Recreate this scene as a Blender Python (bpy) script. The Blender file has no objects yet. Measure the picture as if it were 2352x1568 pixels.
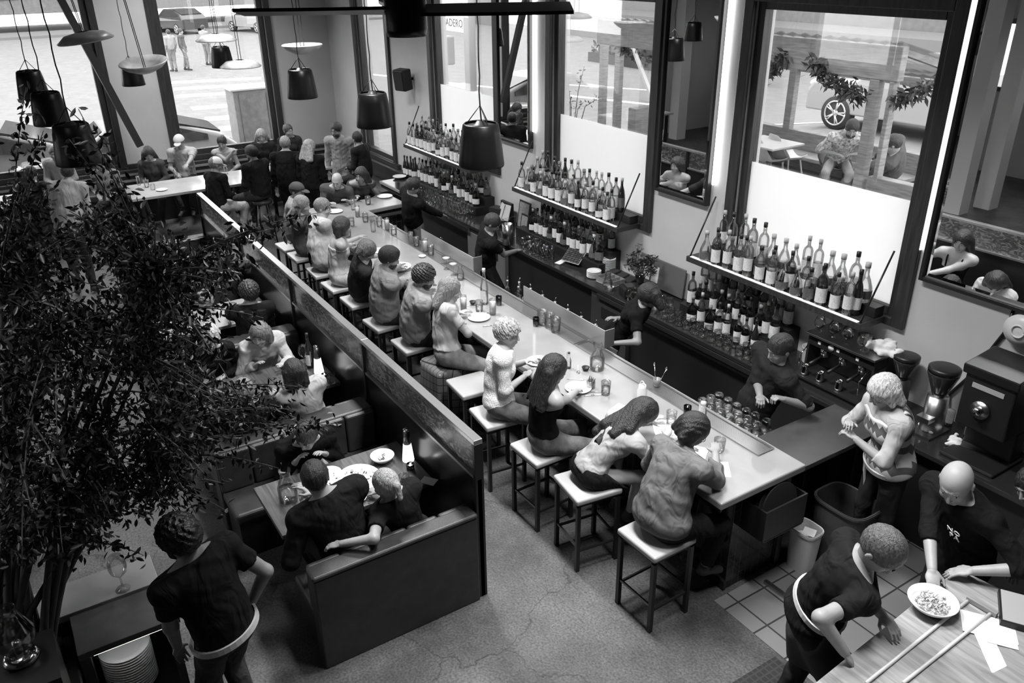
import bpy, math, random
import numpy as np
from mathutils import Vector, Matrix
random.seed(7); rng = np.random.default_rng(7)
D = bpy.data; SC = bpy.context.scene; COL = SC.collection
# ---------------------------------------------------------------- camera, world, exposure
CAM_H = 4.75; LENS = 28.8
def cam_matrix():
    rx, ry, rz = [math.radians(v) for v in (64.5, -0.75, 57.75)]
    cx, sx, cy, sy, cz, sz = math.cos(rx), math.sin(rx), math.cos(ry), math.sin(ry), math.cos(rz), math.sin(rz)
    return np.array([[cz, -sz, 0], [sz, cz, 0], [0, 0, 1]]) @ np.array([[1, 0, 0], [0, cx, -sx], [0, sx, cx]]) @ np.array([[cy, -sy, 0], [sy, cy, 0], [0, 0, 1]])
CM = cam_matrix()
cam = D.cameras.new('camera'); cam.lens = LENS; cam.sensor_width = 36; cam.clip_end = 300
camo = D.objects.new('camera', cam); COL.objects.link(camo)
camo.matrix_world = Matrix.Translation((0, 0, CAM_H)) @ Matrix(CM.tolist()).to_4x4()
SC.camera = camo
cam.dof.use_dof = False
SC.cycles.transparent_max_bounces = 40
w = D.worlds.new('overcast_sky'); SC.world = w; w.use_nodes = True
w.node_tree.nodes['Background'].inputs[0].default_value = (1, 1, 1, 1)
w.node_tree.nodes['Background'].inputs[1].default_value = 4.2
vs = SC.view_settings; vs.view_transform = 'Standard'; vs.look = 'None'; vs.gamma = 1; vs.use_curve_mapping = False
vs.exposure = 0.22
# photograph pixel -> point on a real plane of the room
def ray(px, py):
    v = CM @ np.array([(px - 1176) / 1176, -(py - 784) / 1176, -LENS / 18]); return v / np.linalg.norm(v)
O = np.array([0, 0, CAM_H])
def P(px, py, z): d = ray(px, py); return O + d * ((z - CAM_H) / d[2])
def PY(px, py, y): d = ray(px, py); return O + d * (y / d[1])
def PX(px, py, x): d = ray(px, py); return O + d * (x / d[0])

def area(name, loc, size, power, rot=(0, 0, 0), spread=180):
    l = D.lights.new(name, 'AREA'); l.shape = 'RECTANGLE'; l.size, l.size_y = size; l.energy = power; l.spread = math.radians(spread)
    o = D.objects.new(name, l); o.location = loc; o.rotation_euler = [math.radians(a) for a in rot]; COL.objects.link(o); return o
CEIL = 5.7
for i, (x, y, s) in enumerate([(-4.4, 3.4, 1.0), (-8, 3.4, 1.0), (-12, 3.4, .8), (-15.6, 3.2, .6)]):
    area('ceiling_fill', (x, y, CEIL - .06), (1.6, .5), 150 * s, spread=120)  # unseen area lights added under the ceiling to brighten the room
area('ceiling_fill', (-5, -1, CEIL - .06), (1.6, .5), 22, spread=130)  # weaker unseen fill, added over the dining side
area('ceiling_fill', (-2.2, 3.4, CEIL - .06), (1.2, .5), 45, spread=90)  # unseen fill added near the pass

# ---------------------------------------------------------------- materials
MATS = {}
def nt(name):
    m = D.materials.new(name); m.use_nodes = True; t = m.node_tree; return m, t, t.nodes['Principled BSDF']
def mat(name, g, rough=.6, metal=0, noise=0, nscale=8, bump=0, bscale=60, spec=.5, stretch=None, sheen=0, coat=0):
    if name in MATS: return MATS[name]
    m, t, b = nt(name); N = t.nodes; L = t.links
    b.inputs['Base Color'].default_value = (g, g, g, 1); b.inputs['Roughness'].default_value = rough
    b.inputs['Metallic'].default_value = metal; b.inputs['Specular IOR Level'].default_value = spec
    b.inputs['Sheen Weight'].default_value = sheen; b.inputs['Coat Weight'].default_value = coat
    if noise or bump:
        tc = N.new('ShaderNodeTexCoord'); mp = N.new('ShaderNodeMapping'); L.new(tc.outputs['Object'], mp.inputs[0])
        if stretch: mp.inputs['Scale'].default_value = stretch
    if noise:
        n = N.new('ShaderNodeTexNoise'); n.inputs['Scale'].default_value = nscale; n.inputs['Detail'].default_value = 6
        L.new(mp.outputs[0], n.inputs[0]); r = N.new('ShaderNodeMapRange')
        r.inputs[1].default_value = .3; r.inputs[2].default_value = .7
        r.inputs[3].default_value = g * (1 - noise); r.inputs[4].default_value = min(1, g * (1 + noise))
        L.new(n.outputs[0], r.inputs[0]); L.new(r.outputs[0], b.inputs['Base Color'])
    if bump:
        n = N.new('ShaderNodeTexNoise'); n.inputs['Scale'].default_value = bscale; n.inputs['Detail'].default_value = 4
        L.new(mp.outputs[0], n.inputs[0]); bp = N.new('ShaderNodeBump'); bp.inputs['Strength'].default_value = bump
        bp.inputs['Distance'].default_value = .02; L.new(n.outputs[0], bp.inputs['Height']); L.new(bp.outputs[0], b.inputs['Normal'])
    MATS[name] = m; return m
def cloth(name, g, weave=300):
    if name in MATS: return MATS[name]
    m, t, b = nt(name); N = t.nodes; L = t.links; b.inputs['Base Color'].default_value = (g, g, g, 1); b.inputs['Roughness'].default_value = .85; b.inputs['Specular IOR Level'].default_value = .15
    tc = N.new('ShaderNodeTexCoord'); mp = N.new('ShaderNodeMapping'); mp.inputs['Scale'].default_value = (1, 1, .45); mp.inputs['Rotation'].default_value = (.5, .3, 0); L.new(tc.outputs['Object'], mp.inputs[0])
    f = N.new('ShaderNodeTexNoise'); f.inputs['Scale'].default_value = 8.5; f.inputs['Detail'].default_value = 1.8; f.inputs['Distortion'].default_value = 1.1; L.new(mp.outputs[0], f.inputs[0])
    n = N.new('ShaderNodeTexNoise'); n.inputs['Scale'].default_value = weave; L.new(tc.outputs['Object'], n.inputs[0])
    b1 = N.new('ShaderNodeBump'); b1.inputs['Strength'].default_value = .6; b1.inputs['Distance'].default_value = .06; L.new(f.outputs[0], b1.inputs['Height'])
    b2 = N.new('ShaderNodeBump'); b2.inputs['Strength'].default_value = .3; b2.inputs['Distance'].default_value = .003; L.new(n.outputs[0], b2.inputs['Height']); L.new(b1.outputs[0], b2.inputs['Normal']); L.new(b2.outputs[0], b.inputs['Normal'])
    MATS[name] = m; return m
def emis(name, s):
    m, t, b = nt(name); b.inputs['Base Color'].default_value = (.8, .8, .8, 1)
    b.inputs['Emission Color'].default_value = (1, 1, 1, 1); b.inputs['Emission Strength'].default_value = s; MATS[name] = m; return m
def glassy(name, tint=.95, edge=.45, rough=.03, gl=.25):
    """thin-walled glass: light goes straight through, edges look darker, weak mirror reflection"""
    m = D.materials.new(name); m.use_nodes = True; t = m.node_tree; N = t.nodes; L = t.links
    for n in list(N): N.remove(n)
    o = N.new('ShaderNodeOutputMaterial'); tr = N.new('ShaderNodeBsdfTransparent'); g = N.new('ShaderNodeBsdfGlossy')
    g.inputs['Roughness'].default_value = rough; mx = N.new('ShaderNodeMixShader'); lw = N.new('ShaderNodeLayerWeight'); lw.inputs[0].default_value = .35
    cr = N.new('ShaderNodeMapRange'); cr.inputs[3].default_value = tint; cr.inputs[4].default_value = edge
    L.new(lw.outputs['Facing'], cr.inputs[0]); L.new(cr.outputs[0], tr.inputs[0])
    mm = N.new('ShaderNodeMath'); mm.operation = 'MULTIPLY_ADD'; mm.inputs[1].default_value = gl * 2; mm.inputs[2].default_value = .03; mm.use_clamp = True
    L.new(lw.outputs['Fresnel'], mm.inputs[0]); L.new(mm.outputs[0], mx.inputs[0]); L.new(tr.outputs[0], mx.inputs[1]); L.new(g.outputs[0], mx.inputs[2])
    L.new(mx.outputs[0], o.inputs[0]); MATS[name] = m; return m
PANE = glassy('window_glass', .97, .9, 0, .12)
GLASS = glassy('drinking_glass', .98, .6, .03, .3)
BOT_CLEAR = glassy('clear_bottle_glass', .98, .68, .05, .35)
BOT_DARK = mat('dark_bottle_glass', .02, .08, coat=.3)
BOT_MID = glassy('brown_bottle_glass', .78, .42, .05, .35)
LIQ = glassy('amber_liquid', .72, .6, .1, .1)
WATER = glassy('water', .98, .9, .02, .3)
def frost():
    m = D.materials.new('frosted_film'); m.use_nodes = True; t = m.node_tree; N = t.nodes; L = t.links
    for n in list(N): N.remove(n)
    o = N.new('ShaderNodeOutputMaterial'); a = N.new('ShaderNodeBsdfTranslucent'); b = N.new('ShaderNodeBsdfDiffuse'); mx = N.new('ShaderNodeMixShader')
    a.inputs[0].default_value = (.95,) * 3 + (1,); b.inputs[0].default_value = (.9,) * 3 + (1,); mx.inputs[0].default_value = .25
    L.new(a.outputs[0], mx.inputs[1]); L.new(b.outputs[0], mx.inputs[2]); L.new(mx.outputs[0], o.inputs[0]); return m
FROST = frost()
MIRROR = mat('mirror_silver', .85, .01, 1)
WALL = mat('grey_plaster', .56, .75, noise=.06, nscale=1.5, bump=.05, bscale=30)
WALLD = mat('dark_plaster', .06, .7, noise=.1)
FRAME = mat('dark_stained_wood', .035, .4, noise=.4, nscale=6, stretch=(6, 6, .6), bump=.1, bscale=30)
BLACK = mat('black_paint', .012, .45)
BLACKM = mat('black_steel', .02, .35, metal=.3)
STEEL = mat('brushed_steel', .45, .3, 1, bump=.03, bscale=80, stretch=(1, 20, 20))
STEELD = mat('dull_steel', .16, .35, .9)
CHROME = mat('chrome', .7, .12, 1)
WHITE = mat('white_ceramic', .8, .25)
PAPER = mat('white_paper', .8, .8)
LABELM = mat('pale_label', .72, .6, noise=.25, nscale=120)
LABELD = mat('dark_label', .12, .5, noise=.6, nscale=150)
LEATHER = mat('dark_leather', .035, .38, noise=.25, nscale=9, bump=.12, bscale=180)
VINYL = mat('pale_vinyl', .42, .38, bump=.03, bscale=200)
ASPH = mat('pale_asphalt', .18, .9, noise=.12, nscale=3)
PAINTW = mat('road_paint', .75, .8, noise=.1, nscale=10)
WOODX = mat('weathered_timber', .22, .8, noise=.3, nscale=5, stretch=(1, 1, 8), bump=.2)
SKINS = {}
def skin(g=.42):
    k = 'skin_%d' % int(g * 100)
    if k not in MATS:
        m = mat(k, g, .5, noise=.08, nscale=12); b = m.node_tree.nodes['Principled BSDF']
        b.inputs['Subsurface Weight'].default_value = .0
    return MATS[k]
def concrete():
    m, t, b = nt('stained_concrete'); N = t.nodes; L = t.links; tc = N.new('ShaderNodeTexCoord')
    a = N.new('ShaderNodeTexNoise'); a.inputs['Scale'].default_value = 1.1; a.inputs['Detail'].default_value = 8; a.inputs['Roughness'].default_value = .65
    c = N.new('ShaderNodeTexNoise'); c.inputs['Scale'].default_value = 55; c.inputs['Detail'].default_value = 5
    v = N.new('ShaderNodeTexVoronoi'); v.feature = 'DISTANCE_TO_EDGE'; v.inputs['Scale'].default_value = .55
    wn = N.new('ShaderNodeTexNoise'); wn.inputs['Scale'].default_value = 3; wn.inputs['Detail'].default_value = 6
    for n in (a, c, wn): L.new(tc.outputs['Object'], n.inputs[0])
    va = N.new('ShaderNodeVectorMath'); va.operation = 'MULTIPLY_ADD'; va.inputs[1].default_value = (.5,) * 3
    L.new(wn.outputs[1], va.inputs[0]); L.new(tc.outputs['Object'], va.inputs[2]); L.new(va.outputs[0], v.inputs['Vector'])
    r = N.new('ShaderNodeMapRange'); r.inputs[1].default_value = .35; r.inputs[2].default_value = .7; r.inputs[3].default_value = .035; r.inputs[4].default_value = .13
    L.new(a.outputs[0], r.inputs[0])
    r2 = N.new('ShaderNodeMapRange'); r2.inputs[1].default_value = .3; r2.inputs[2].default_value = .7; r2.inputs[3].default_value = .5; r2.inputs[4].default_value = 1.5
    L.new(c.outputs[0], r2.inputs[0]); mu = N.new('ShaderNodeMath'); mu.operation = 'MULTIPLY'; L.new(r.outputs[0], mu.inputs[0]); L.new(r2.outputs[0], mu.inputs[1])
    r3 = N.new('ShaderNodeMapRange'); r3.inputs[1].default_value = 0; r3.inputs[2].default_value = .006; r3.inputs[3].default_value = .35; r3.inputs[4].default_value = 1
    L.new(v.outputs[0], r3.inputs[0]); m2 = N.new('ShaderNodeMath'); m2.operation = 'MULTIPLY'; L.new(mu.outputs[0], m2.inputs[0]); L.new(r3.outputs[0], m2.inputs[1])
    L.new(m2.outputs[0], b.inputs['Base Color']); b.inputs['Roughness'].default_value = .55
    bp = N.new('ShaderNodeBump'); bp.inputs['Strength'].default_value = .3; bp.inputs['Distance'].default_value = .01; L.new(c.outputs[0], bp.inputs['Height']); L.new(bp.outputs[0], b.inputs['Normal'])
    MATS['stained_concrete'] = m; return m
def bricks(name, g, mortar, bw, bh, rot=0, rough=.15, msize=.004, axis='XY', offset=.5):
    m, t, b = nt(name); N = t.nodes; L = t.links; tc = N.new('ShaderNodeTexCoord'); sp = N.new('ShaderNodeSeparateXYZ'); cb = N.new('ShaderNodeCombineXYZ')
    L.new(tc.outputs['Object'], sp.inputs[0])
    if axis == 'XY': L.new(sp.outputs['X'], cb.inputs['X']); L.new(sp.outputs['Y'], cb.inputs['Y'])
    else:   # vertical stacks: long side along Z, across X+Y
        ad = N.new('ShaderNodeMath'); L.new(sp.outputs['X'], ad.inputs[0]); L.new(sp.outputs['Y'], ad.inputs[1])
        L.new(sp.outputs['Z'], cb.inputs['X']); L.new(ad.outputs[0], cb.inputs['Y'])
    k = N.new('ShaderNodeTexBrick'); k.inputs['Scale'].default_value = 1; k.inputs['Brick Width'].default_value = bw; k.inputs['Row Height'].default_value = bh
    k.inputs['Mortar Size'].default_value = msize; k.offset = offset; k.inputs['Color1'].default_value = (g, g, g, 1); k.inputs['Color2'].default_value = (g * 1.3,) * 3 + (1,)
    k.inputs['Mortar'].default_value = (mortar,) * 3 + (1,); L.new(cb.outputs[0], k.inputs[0]); L.new(k.outputs[0], b.inputs['Base Color'])
    b.inputs['Roughness'].default_value = rough; bp = N.new('ShaderNodeBump'); bp.invert = True; bp.inputs['Strength'].default_value = .6; bp.inputs['Distance'].default_value = .005
    L.new(k.outputs['Fac'], bp.inputs['Height']); L.new(bp.outputs[0], b.inputs['Normal']); MATS[name] = m; return m
def woodmat(name, g1, g2, rough=.35, scale=(1.2, 14, 14)):
    m, t, b = nt(name); N = t.nodes; L = t.links; tc = N.new('ShaderNodeTexCoord'); mp = N.new('ShaderNodeMapping'); mp.inputs['Scale'].default_value = scale
    n = N.new('ShaderNodeTexNoise'); n.inputs['Scale'].default_value = 1.6; n.inputs['Detail'].default_value = 7; n.inputs['Distortion'].default_value = 1.2
    L.new(tc.outputs['Object'], mp.inputs[0]); L.new(mp.outputs[0], n.inputs[0]); r = N.new('ShaderNodeMapRange'); r.inputs[1].default_value = .3; r.inputs[2].default_value = .7
    r.inputs[3].default_value = g1; r.inputs[4].default_value = g2; L.new(n.outputs[0], r.inputs[0]); L.new(r.outputs[0], b.inputs['Base Color']); b.inputs['Roughness'].default_value = rough
    MATS[name] = m; return m
CONC = concrete()
TILEB = bricks('black_wall_tile', .012, .05, .22, .075, axis='Z', rough=.12)
TILEF = bricks('quarry_floor_tile', .16, .03, .3, .3, rough=.5, msize=.008, offset=0)
COUNTER = mat('cast_concrete_counter', .26, .3, noise=.16, nscale=2.2, coat=.2)
WOODT = woodmat('walnut_tabletop', .035, .12)
WOODP = woodmat('oak_pass_top', .22, .42, .4)
WOODP2 = woodmat('oak_inlay', .16, .3, .4)

# ---------------------------------------------------------------- mesh helpers
class MB:
    def __init__(s): s.v = []; s.f = []; s.m = []; s.s = []; s.cm = 0
    def add(s, v, f, smooth=False, m=None):
        o = len(s.v); s.v += [tuple(map(float, p)) for p in v]; s.f += [tuple(i + o for i in q) for q in f]
        s.m += [s.cm if m is None else m] * len(f); s.s += [smooth] * len(f); return s
    def box(s, x0, x1, y0, y1, z0, z1, m=None):
        v = [(x, y, z) for z in (z0, z1) for y in (y0, y1) for x in (x0, x1)]
        return s.add(v, [(0, 2, 3, 1), (4, 5, 7, 6), (0, 1, 5, 4), (2, 6, 7, 3), (0, 4, 6, 2), (1, 3, 7, 5)], m=m)
    def obox(s, c, sz, rz=0, rx=0, ry=0, m=None):
        M = Matrix.Translation(Vector([float(q) for q in c])) @ Matrix.Rotation(rz, 4, 'Z') @ Matrix.Rotation(ry, 4, 'Y') @ Matrix.Rotation(rx, 4, 'X')
        a, b, d = [q / 2 for q in sz]
        v = [M @ Vector((x, y, z)) for z in (-d, d) for y in (-b, b) for x in (-a, a)]
        return s.add(v, [(0, 2, 3, 1), (4, 5, 7, 6), (0, 1, 5, 4), (2, 6, 7, 3), (0, 4, 6, 2), (1, 3, 7, 5)], m=m)
    def prism(s, pts, z0, z1, m=None):
        n = len(pts); v = [(x, y, z0) for x, y in pts] + [(x, y, z1) for x, y in pts]
        return s.add(v, [tuple(range(n))[::-1], tuple(range(n, 2 * n))] + [(i, (i + 1) % n, n + (i + 1) % n, n + i) for i in range(n)], m=m)
    def lathe(s, prof, c=(0, 0, 0), n=20, m=None, smooth=True, cap=True, sx=1, sy=1):
        v = []; f = []; k = len(prof)
        for i in range(n):
            a = 2 * math.pi * i / n
            for r, z in prof: v.append((c[0] + r * math.cos(a) * sx, c[1] + r * math.sin(a) * sy, c[2] + z))
        for i in range(n):
            j = (i + 1) % n
            for q in range(k - 1): f.append((i * k + q, j * k + q, j * k + q + 1, i * k + q + 1))
        if cap:
            if prof[0][0] > 1e-5: f.append(tuple(i * k for i in range(n))[::-1])
            if prof[-1][0] > 1e-5: f.append(tuple(i * k + k - 1 for i in range(n)))
        return s.add(v, f, smooth, m)
    def cyl(s, a, b, r, r2=None, n=12, m=None, smooth=True):
        return s.tube([a, b], [r, r if r2 is None else r2], n, m, smooth)
    def tube(s, pts, r, n=8, m=None, smooth=True):
        P_ = [Vector([float(q) for q in p]) for p in pts]; k = len(P_); rr = r if hasattr(r, '__len__') else [r] * k
        v = []; f = []; up = None
        for i, p in enumerate(P_):
            d = (P_[min(i + 1, k - 1)] - P_[max(i - 1, 0)])
            d = d.normalized() if d.length > 1e-9 else Vector((0, 0, 1))
            if up is None: up = d.orthogonal().normalized()
            up = (up - d * up.dot(d)); up = up.normalized() if up.length > 1e-6 else d.orthogonal().normalized()
            q = d.cross(up)
            for j in range(n):
                a = 2 * math.pi * j / n; v.append(p + (up * math.cos(a) + q * math.sin(a)) * rr[i])
        for i in range(k - 1):
            for j in range(n): f.append((i * n + j, i * n + (j + 1) % n, (i + 1) * n + (j + 1) % n, (i + 1) * n + j))
        f.append(tuple(range(n))[::-1]); f.append(tuple((k - 1) * n + j for j in range(n)))
        return s.add(v, f, smooth, m)
    def ball(s, c, r, n=12, m=None):
        rx, ry, rz = r if hasattr(r, '__len__') else (r,) * 3
        k = max(4, n // 2); pr = [(math.sin(math.pi * i / k), -math.cos(math.pi * i / k) * rz) for i in range(k + 1)]
        v = []; f = []
        for i in range(n):
            a = 2 * math.pi * i / n
            for q, z in pr: v.append((c[0] + q * rx * math.cos(a), c[1] + q * ry * math.sin(a), c[2] + z))
        for i in range(n):
            j = (i + 1) % n
            for q in range(k): f.append((i * (k + 1) + q, j * (k + 1) + q, j * (k + 1) + q + 1, i * (k + 1) + q + 1))
        return s.add(v, f, True, m)
    def build(s, name, mats, parent=None, bevel=0, world=True, seg=2, smooth_angle=None):
        me = D.meshes.new(name); off = (0, 0, 0)
        if parent is not None and world: off = tuple(root_loc(parent))
        v = [(a - off[0], b - off[1], c - off[2]) for a, b, c in s.v]
        me.from_pydata(v, [], s.f); mats = mats if isinstance(mats, (list, tuple)) else [mats]
        for q in mats: me.materials.append(q)
        me.polygons.foreach_set('material_index', [min(q, len(mats) - 1) for q in s.m]); me.polygons.foreach_set('use_smooth', s.s)
        me.update(); o = D.objects.new(name, me); COL.objects.link(o)
        if parent is not None: o.parent = parent
        if bevel:
            b = o.modifiers.new('b', 'BEVEL'); b.width = bevel; b.segments = seg; b.limit_method = 'ANGLE'
        return o
def root_loc(o):
    l = Vector(o.location)
    while o.parent: o = o.parent; l += Vector(o.location)
    return l
def tag(o, label=None, cat=None, group=None, kind=None):
    if label: o['label'] = label
    if cat: o['category'] = cat
    if group: o['group'] = group
    if kind: o['kind'] = kind
    return o
def thing(name, label, cat, loc=(0, 0, 0), rz=0, group=None):
    o = D.objects.new(name, None); COL.objects.link(o); o.location = [float(q) for q in loc]; o.rotation_euler = (0, 0, rz)
    o.empty_display_size = .1
    return tag(o, label, cat, group)
def struct(o): o['kind'] = 'structure'; return o
KIDS = {}
def dup(root, loc, rz=0, label=None, group=None, scale=None):
    def cp(o, par):
        c = o.copy(); COL.objects.link(c)
        if par is not None: c.parent = par
        for ch in KIDS.get(o.name) or o.children: cp(ch, c)
        return c
    if root.name not in KIDS:
        def reg(o):
            KIDS[o.name] = list(o.children)
            for ch in o.children: reg(ch)
        reg(root)
    r = cp(root, None); r.location = [float(q) for q in loc]; r.rotation_euler = (0, 0, rz)
    if scale: r.scale = (scale,) * 3 if not hasattr(scale, '__len__') else scale
    if label: r['label'] = label
    if group: r['group'] = group
    return r
class Kind:
    """first use moves the built thing itself, later uses copy it"""
    def __init__(s, root): s.r = root; s.used = False
    def put(s, loc, rz=0, label=None, group=None, scale=None):
        if not s.used:
            s.used = True; r = s.r; r.location = [float(q) for q in loc]; r.rotation_euler = (0, 0, rz)
            if scale: r.scale = (scale,) * 3 if not hasattr(scale, '__len__') else scale
            if label: r['label'] = label
            if group: r['group'] = group
            return r
        o = dup(s.r, loc, rz, label, group)
        o.scale = (1, 1, 1) if not scale else ((scale,) * 3 if not hasattr(scale, '__len__') else scale); return o
def ordn(i):
    return ['first', 'second', 'third', 'fourth', 'fifth', 'sixth', 'seventh', 'eighth', 'ninth', 'tenth', 'eleventh', 'twelfth', 'thirteenth', 'fourteenth', 'fifteenth', 'sixteenth', 'seventeenth', 'eighteenth', 'nineteenth', 'twentieth', 'twenty-first', 'twenty-second', 'twenty-third', 'twenty-fourth', 'twenty-fifth'][i]

# ---------------------------------------------------------------- room shell
YW = 6.62; XE = -17.6; ZS = 1.35
struct(MB().box(-17.6, 3.2, -6.2, YW, -.1, 0).build('floor', CONC))
struct(MB().box(-3.42, 3.2, 4.05, YW, -.002, .004).build('floor_tiles', TILEF))
struct(MB().box(-17.9, 3.5, -6.5, 6.9, CEIL, CEIL + .15).build('ceiling', mat('dark_ceiling', .1, .8)))
def wall_with_holes(name, m, a0, a1, z0, z1, holes, t0, t1, axis):
    b = MB(); hs = sorted(holes)
    def bx(u0, u1, w0, w1):
        if u1 - u0 < .001 or w1 - w0 < .001: return
        if axis == 'x': b.box(u0, u1, t0, t1, w0, w1)
        else: b.box(t0, t1, u0, u1, w0, w1)
    u = a0
    for (h0, h1, k0, k1) in hs:
        bx(u, h0, z0, z1); bx(h0, h1, z0, k0); bx(h0, h1, k1, z1); u = h1
    bx(u, a1, z0, z1); return struct(b.build(name, m))
BW = [(-16.05, -14.66, 1.05, 4.3), (-12.86, -10.86, 1.66, 4.3), (-9.38, -7.36, 1.66, 4.3), (-5.95, -3.92, 1.66, 4.3)]
EW = [(-1.4, 2.1, 1.05, 4.6), (3.2, 5.3, 1.05, 4.6)]
wall_with_holes('wall_back', WALL, XE - .3, 3.5, -.1, CEIL, BW, YW, YW + .28, 'x')
wall_with_holes('wall_end', WALL, -6.5, YW, -.1, CEIL, EW, XE - .3, XE, 'y')
OW = [(-15.5, -13, 1.8, 3.3), (-11.5, -9, 1.8, 3.3), (-7.5, -5, 1.8, 3.3)]
wall_with_holes('wall_left', mat('pale_far_wall', .5, .8), -17.9, 3.5, -.1, CEIL, OW, -6.5, -6.2, 'x')
struct(MB().box(3.2, 3.5, -6.2, YW, -.1, CEIL).build('wall_right', WALLD))
k = 0
def window(x0, x1, z0, z1, axis, t, fw=.09, frosted=None, depth=.1, film_lab=None):
    """dark frame in the opening, projecting trim, one pane, film on the lower part"""
    global k; k += 1
    b = MB()
    def bx(u0, u1, a, c, w0, w1):
        if axis == 'x': b.box(u0, u1, a, c, w0, w1)
        else: b.box(a, c, u0, u1, w0, w1)
    s = -1 if axis == 'x' else 1
    lo, hi = sorted((t + s * .05, t - s * .16))
    for (u0, u1, w0, w1) in ((x0 - .12, x0 + .0, z0 - .06, z1 + .12), (x1 - .0, x1 + .12, z0 - .06, z1 + .12), (x0, x1, z1 - .02, z1 + .12), (x0, x1, z0 - .06, z0 + .02)):
        bx(u0, u1, lo, t if axis == 'x' else hi, w0, w1) if axis == 'x' else bx(u0, u1, t, hi, w0, w1)
    lo2, hi2 = sorted((t - s * .02, t - s * .14))
    for (u0, u1, w0, w1) in ((x0, x0 + fw, z0, z1), (x1 - fw, x1, z0, z1), (x0 + fw, x1 - fw, z1 - fw, z1), (x0 + fw, x1 - fw, z0, z0 + fw)):
        bx(u0, u1, lo2, hi2, w0, w1)
    r = struct(b.build('window_%d' % k, FRAME, bevel=.008))
    g = MB(); y = t - s * .08; lo3, hi3 = sorted((y, y - s * .012))
    if axis == 'x': g.box(x0 + fw, x1 - fw, lo3, hi3, z0 + fw, z1 - fw)
    else: g.box(lo3, hi3, x0 + fw, x1 - fw, z0 + fw, z1 - fw)
    g.build('pane', PANE, r)
    if frosted:
        g = MB(); lo4, hi4 = sorted((y + s * .002, y + s * .006))
        g.box(x0 + fw, x1 - fw, lo4, hi4, z0 + fw, frosted); g.build('frosted_film', FROST, r)
    return r
for i, (a, c, z0, z1) in enumerate(BW): window(a, c, z0, z1, 'x', YW, frosted=None if i == 0 else 2.73)
for (a, c, z0, z1) in EW: window(a, c, z0, z1, 'y', XE, fw=.12)
for (a, c, z0, z1) in OW: window(a, c, z0, z1, 'y' if 0 else 'x', -6.2 - .001, fw=.1)
# slanted steel brace across the end wall
p0 = PX(118, -40, -17.2); p1 = PX(322, 335, -17.2)
tag(MB().tube([p0, p1], .09, 4, smooth=False).build('diagonal_brace', mat('brace_steel', .03, .4)), 'dark diagonal steel brace slanting down across the end window and grey pier', 'brace')
struct(MB().box(XE, XE + .06, -1.6, 5.5, .98, 1.05).build('trim_1', FRAME))
struct(MB().box(-16.3, -14.4, YW - .08, YW, .98, 1.05).build('trim_2', FRAME))

# mirrors with black frame + side strip lights
for i, (x0, x1, zb, side, lab) in enumerate([(-10.72, -9.84, 2.17, 1, 'tall narrow black-framed mirror between the far and the middle bar windows'),
                                   (-7.18, -6.32, 2.16, 1, 'tall narrow black-framed mirror between the middle and the right bar windows'),
                                   (-3.74, -2.6, 2.12, -1, 'wide black-framed mirror right of the right bar window, cut by the photo edge')]):
    t = thing('wall_mirror', lab, 'mirror', ((x0 + x1) / 2, YW, zb), group='tall wall mirrors')
    b = MB(); zt = 5.0; f = .035
    for q in ((x0, x0 + f, zb, zt), (x1 - f, x1, zb, zt), (x0 + f, x1 - f, zb, zb + f), (x0 + f, x1 - f, zt - f, zt)): b.box(q[0], q[1], YW - .07, YW - .003, q[2], q[3])
    b.build('frame', BLACK, t, bevel=.004)
    x0 += f; x1 -= f; zb2 = zb + f; zt2 = zt - f; bv = .045; yy = YW - .052
    g = MB(); o = [(x0, zb2), (x1, zb2), (x1, zt2), (x0, zt2)]; n_ = [(x0 + bv, zb2 + bv), (x1 - bv, zb2 + bv), (x1 - bv, zt2 - bv), (x0 + bv, zt2 - bv)]
    v = [(a, yy + .008, c) for a, c in o] + [(a, yy, c) for a, c in n_] + [(a, YW - .01, c) for a, c in o]
    g.add(v, [(0, 1, 5, 4), (1, 2, 6, 5), (2, 3, 7, 6), (3, 0, 4, 7), (4, 5, 6, 7), (8, 11, 10, 9), (0, 8, 9, 1), (1, 9, 10, 2), (2, 10, 11, 3), (3, 11, 8, 0)])
    g.build('mirror_glass', MIRROR, t)
    xs = (x1 + f + .03) if side > 0 else (x0 - f - .075)
    l = MB().box(xs, xs + .022, YW - .04, YW - .003, zb + .25, 4.9).build('light_strip', MATS.get('led_strip') or emis('led_strip', 7))
    tag(l, 'glowing vertical light strip beside the ' + ['far', 'middle', 'right'][i] + ' wall mirror', 'light strip', 'strip lights by the mirrors')
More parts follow.
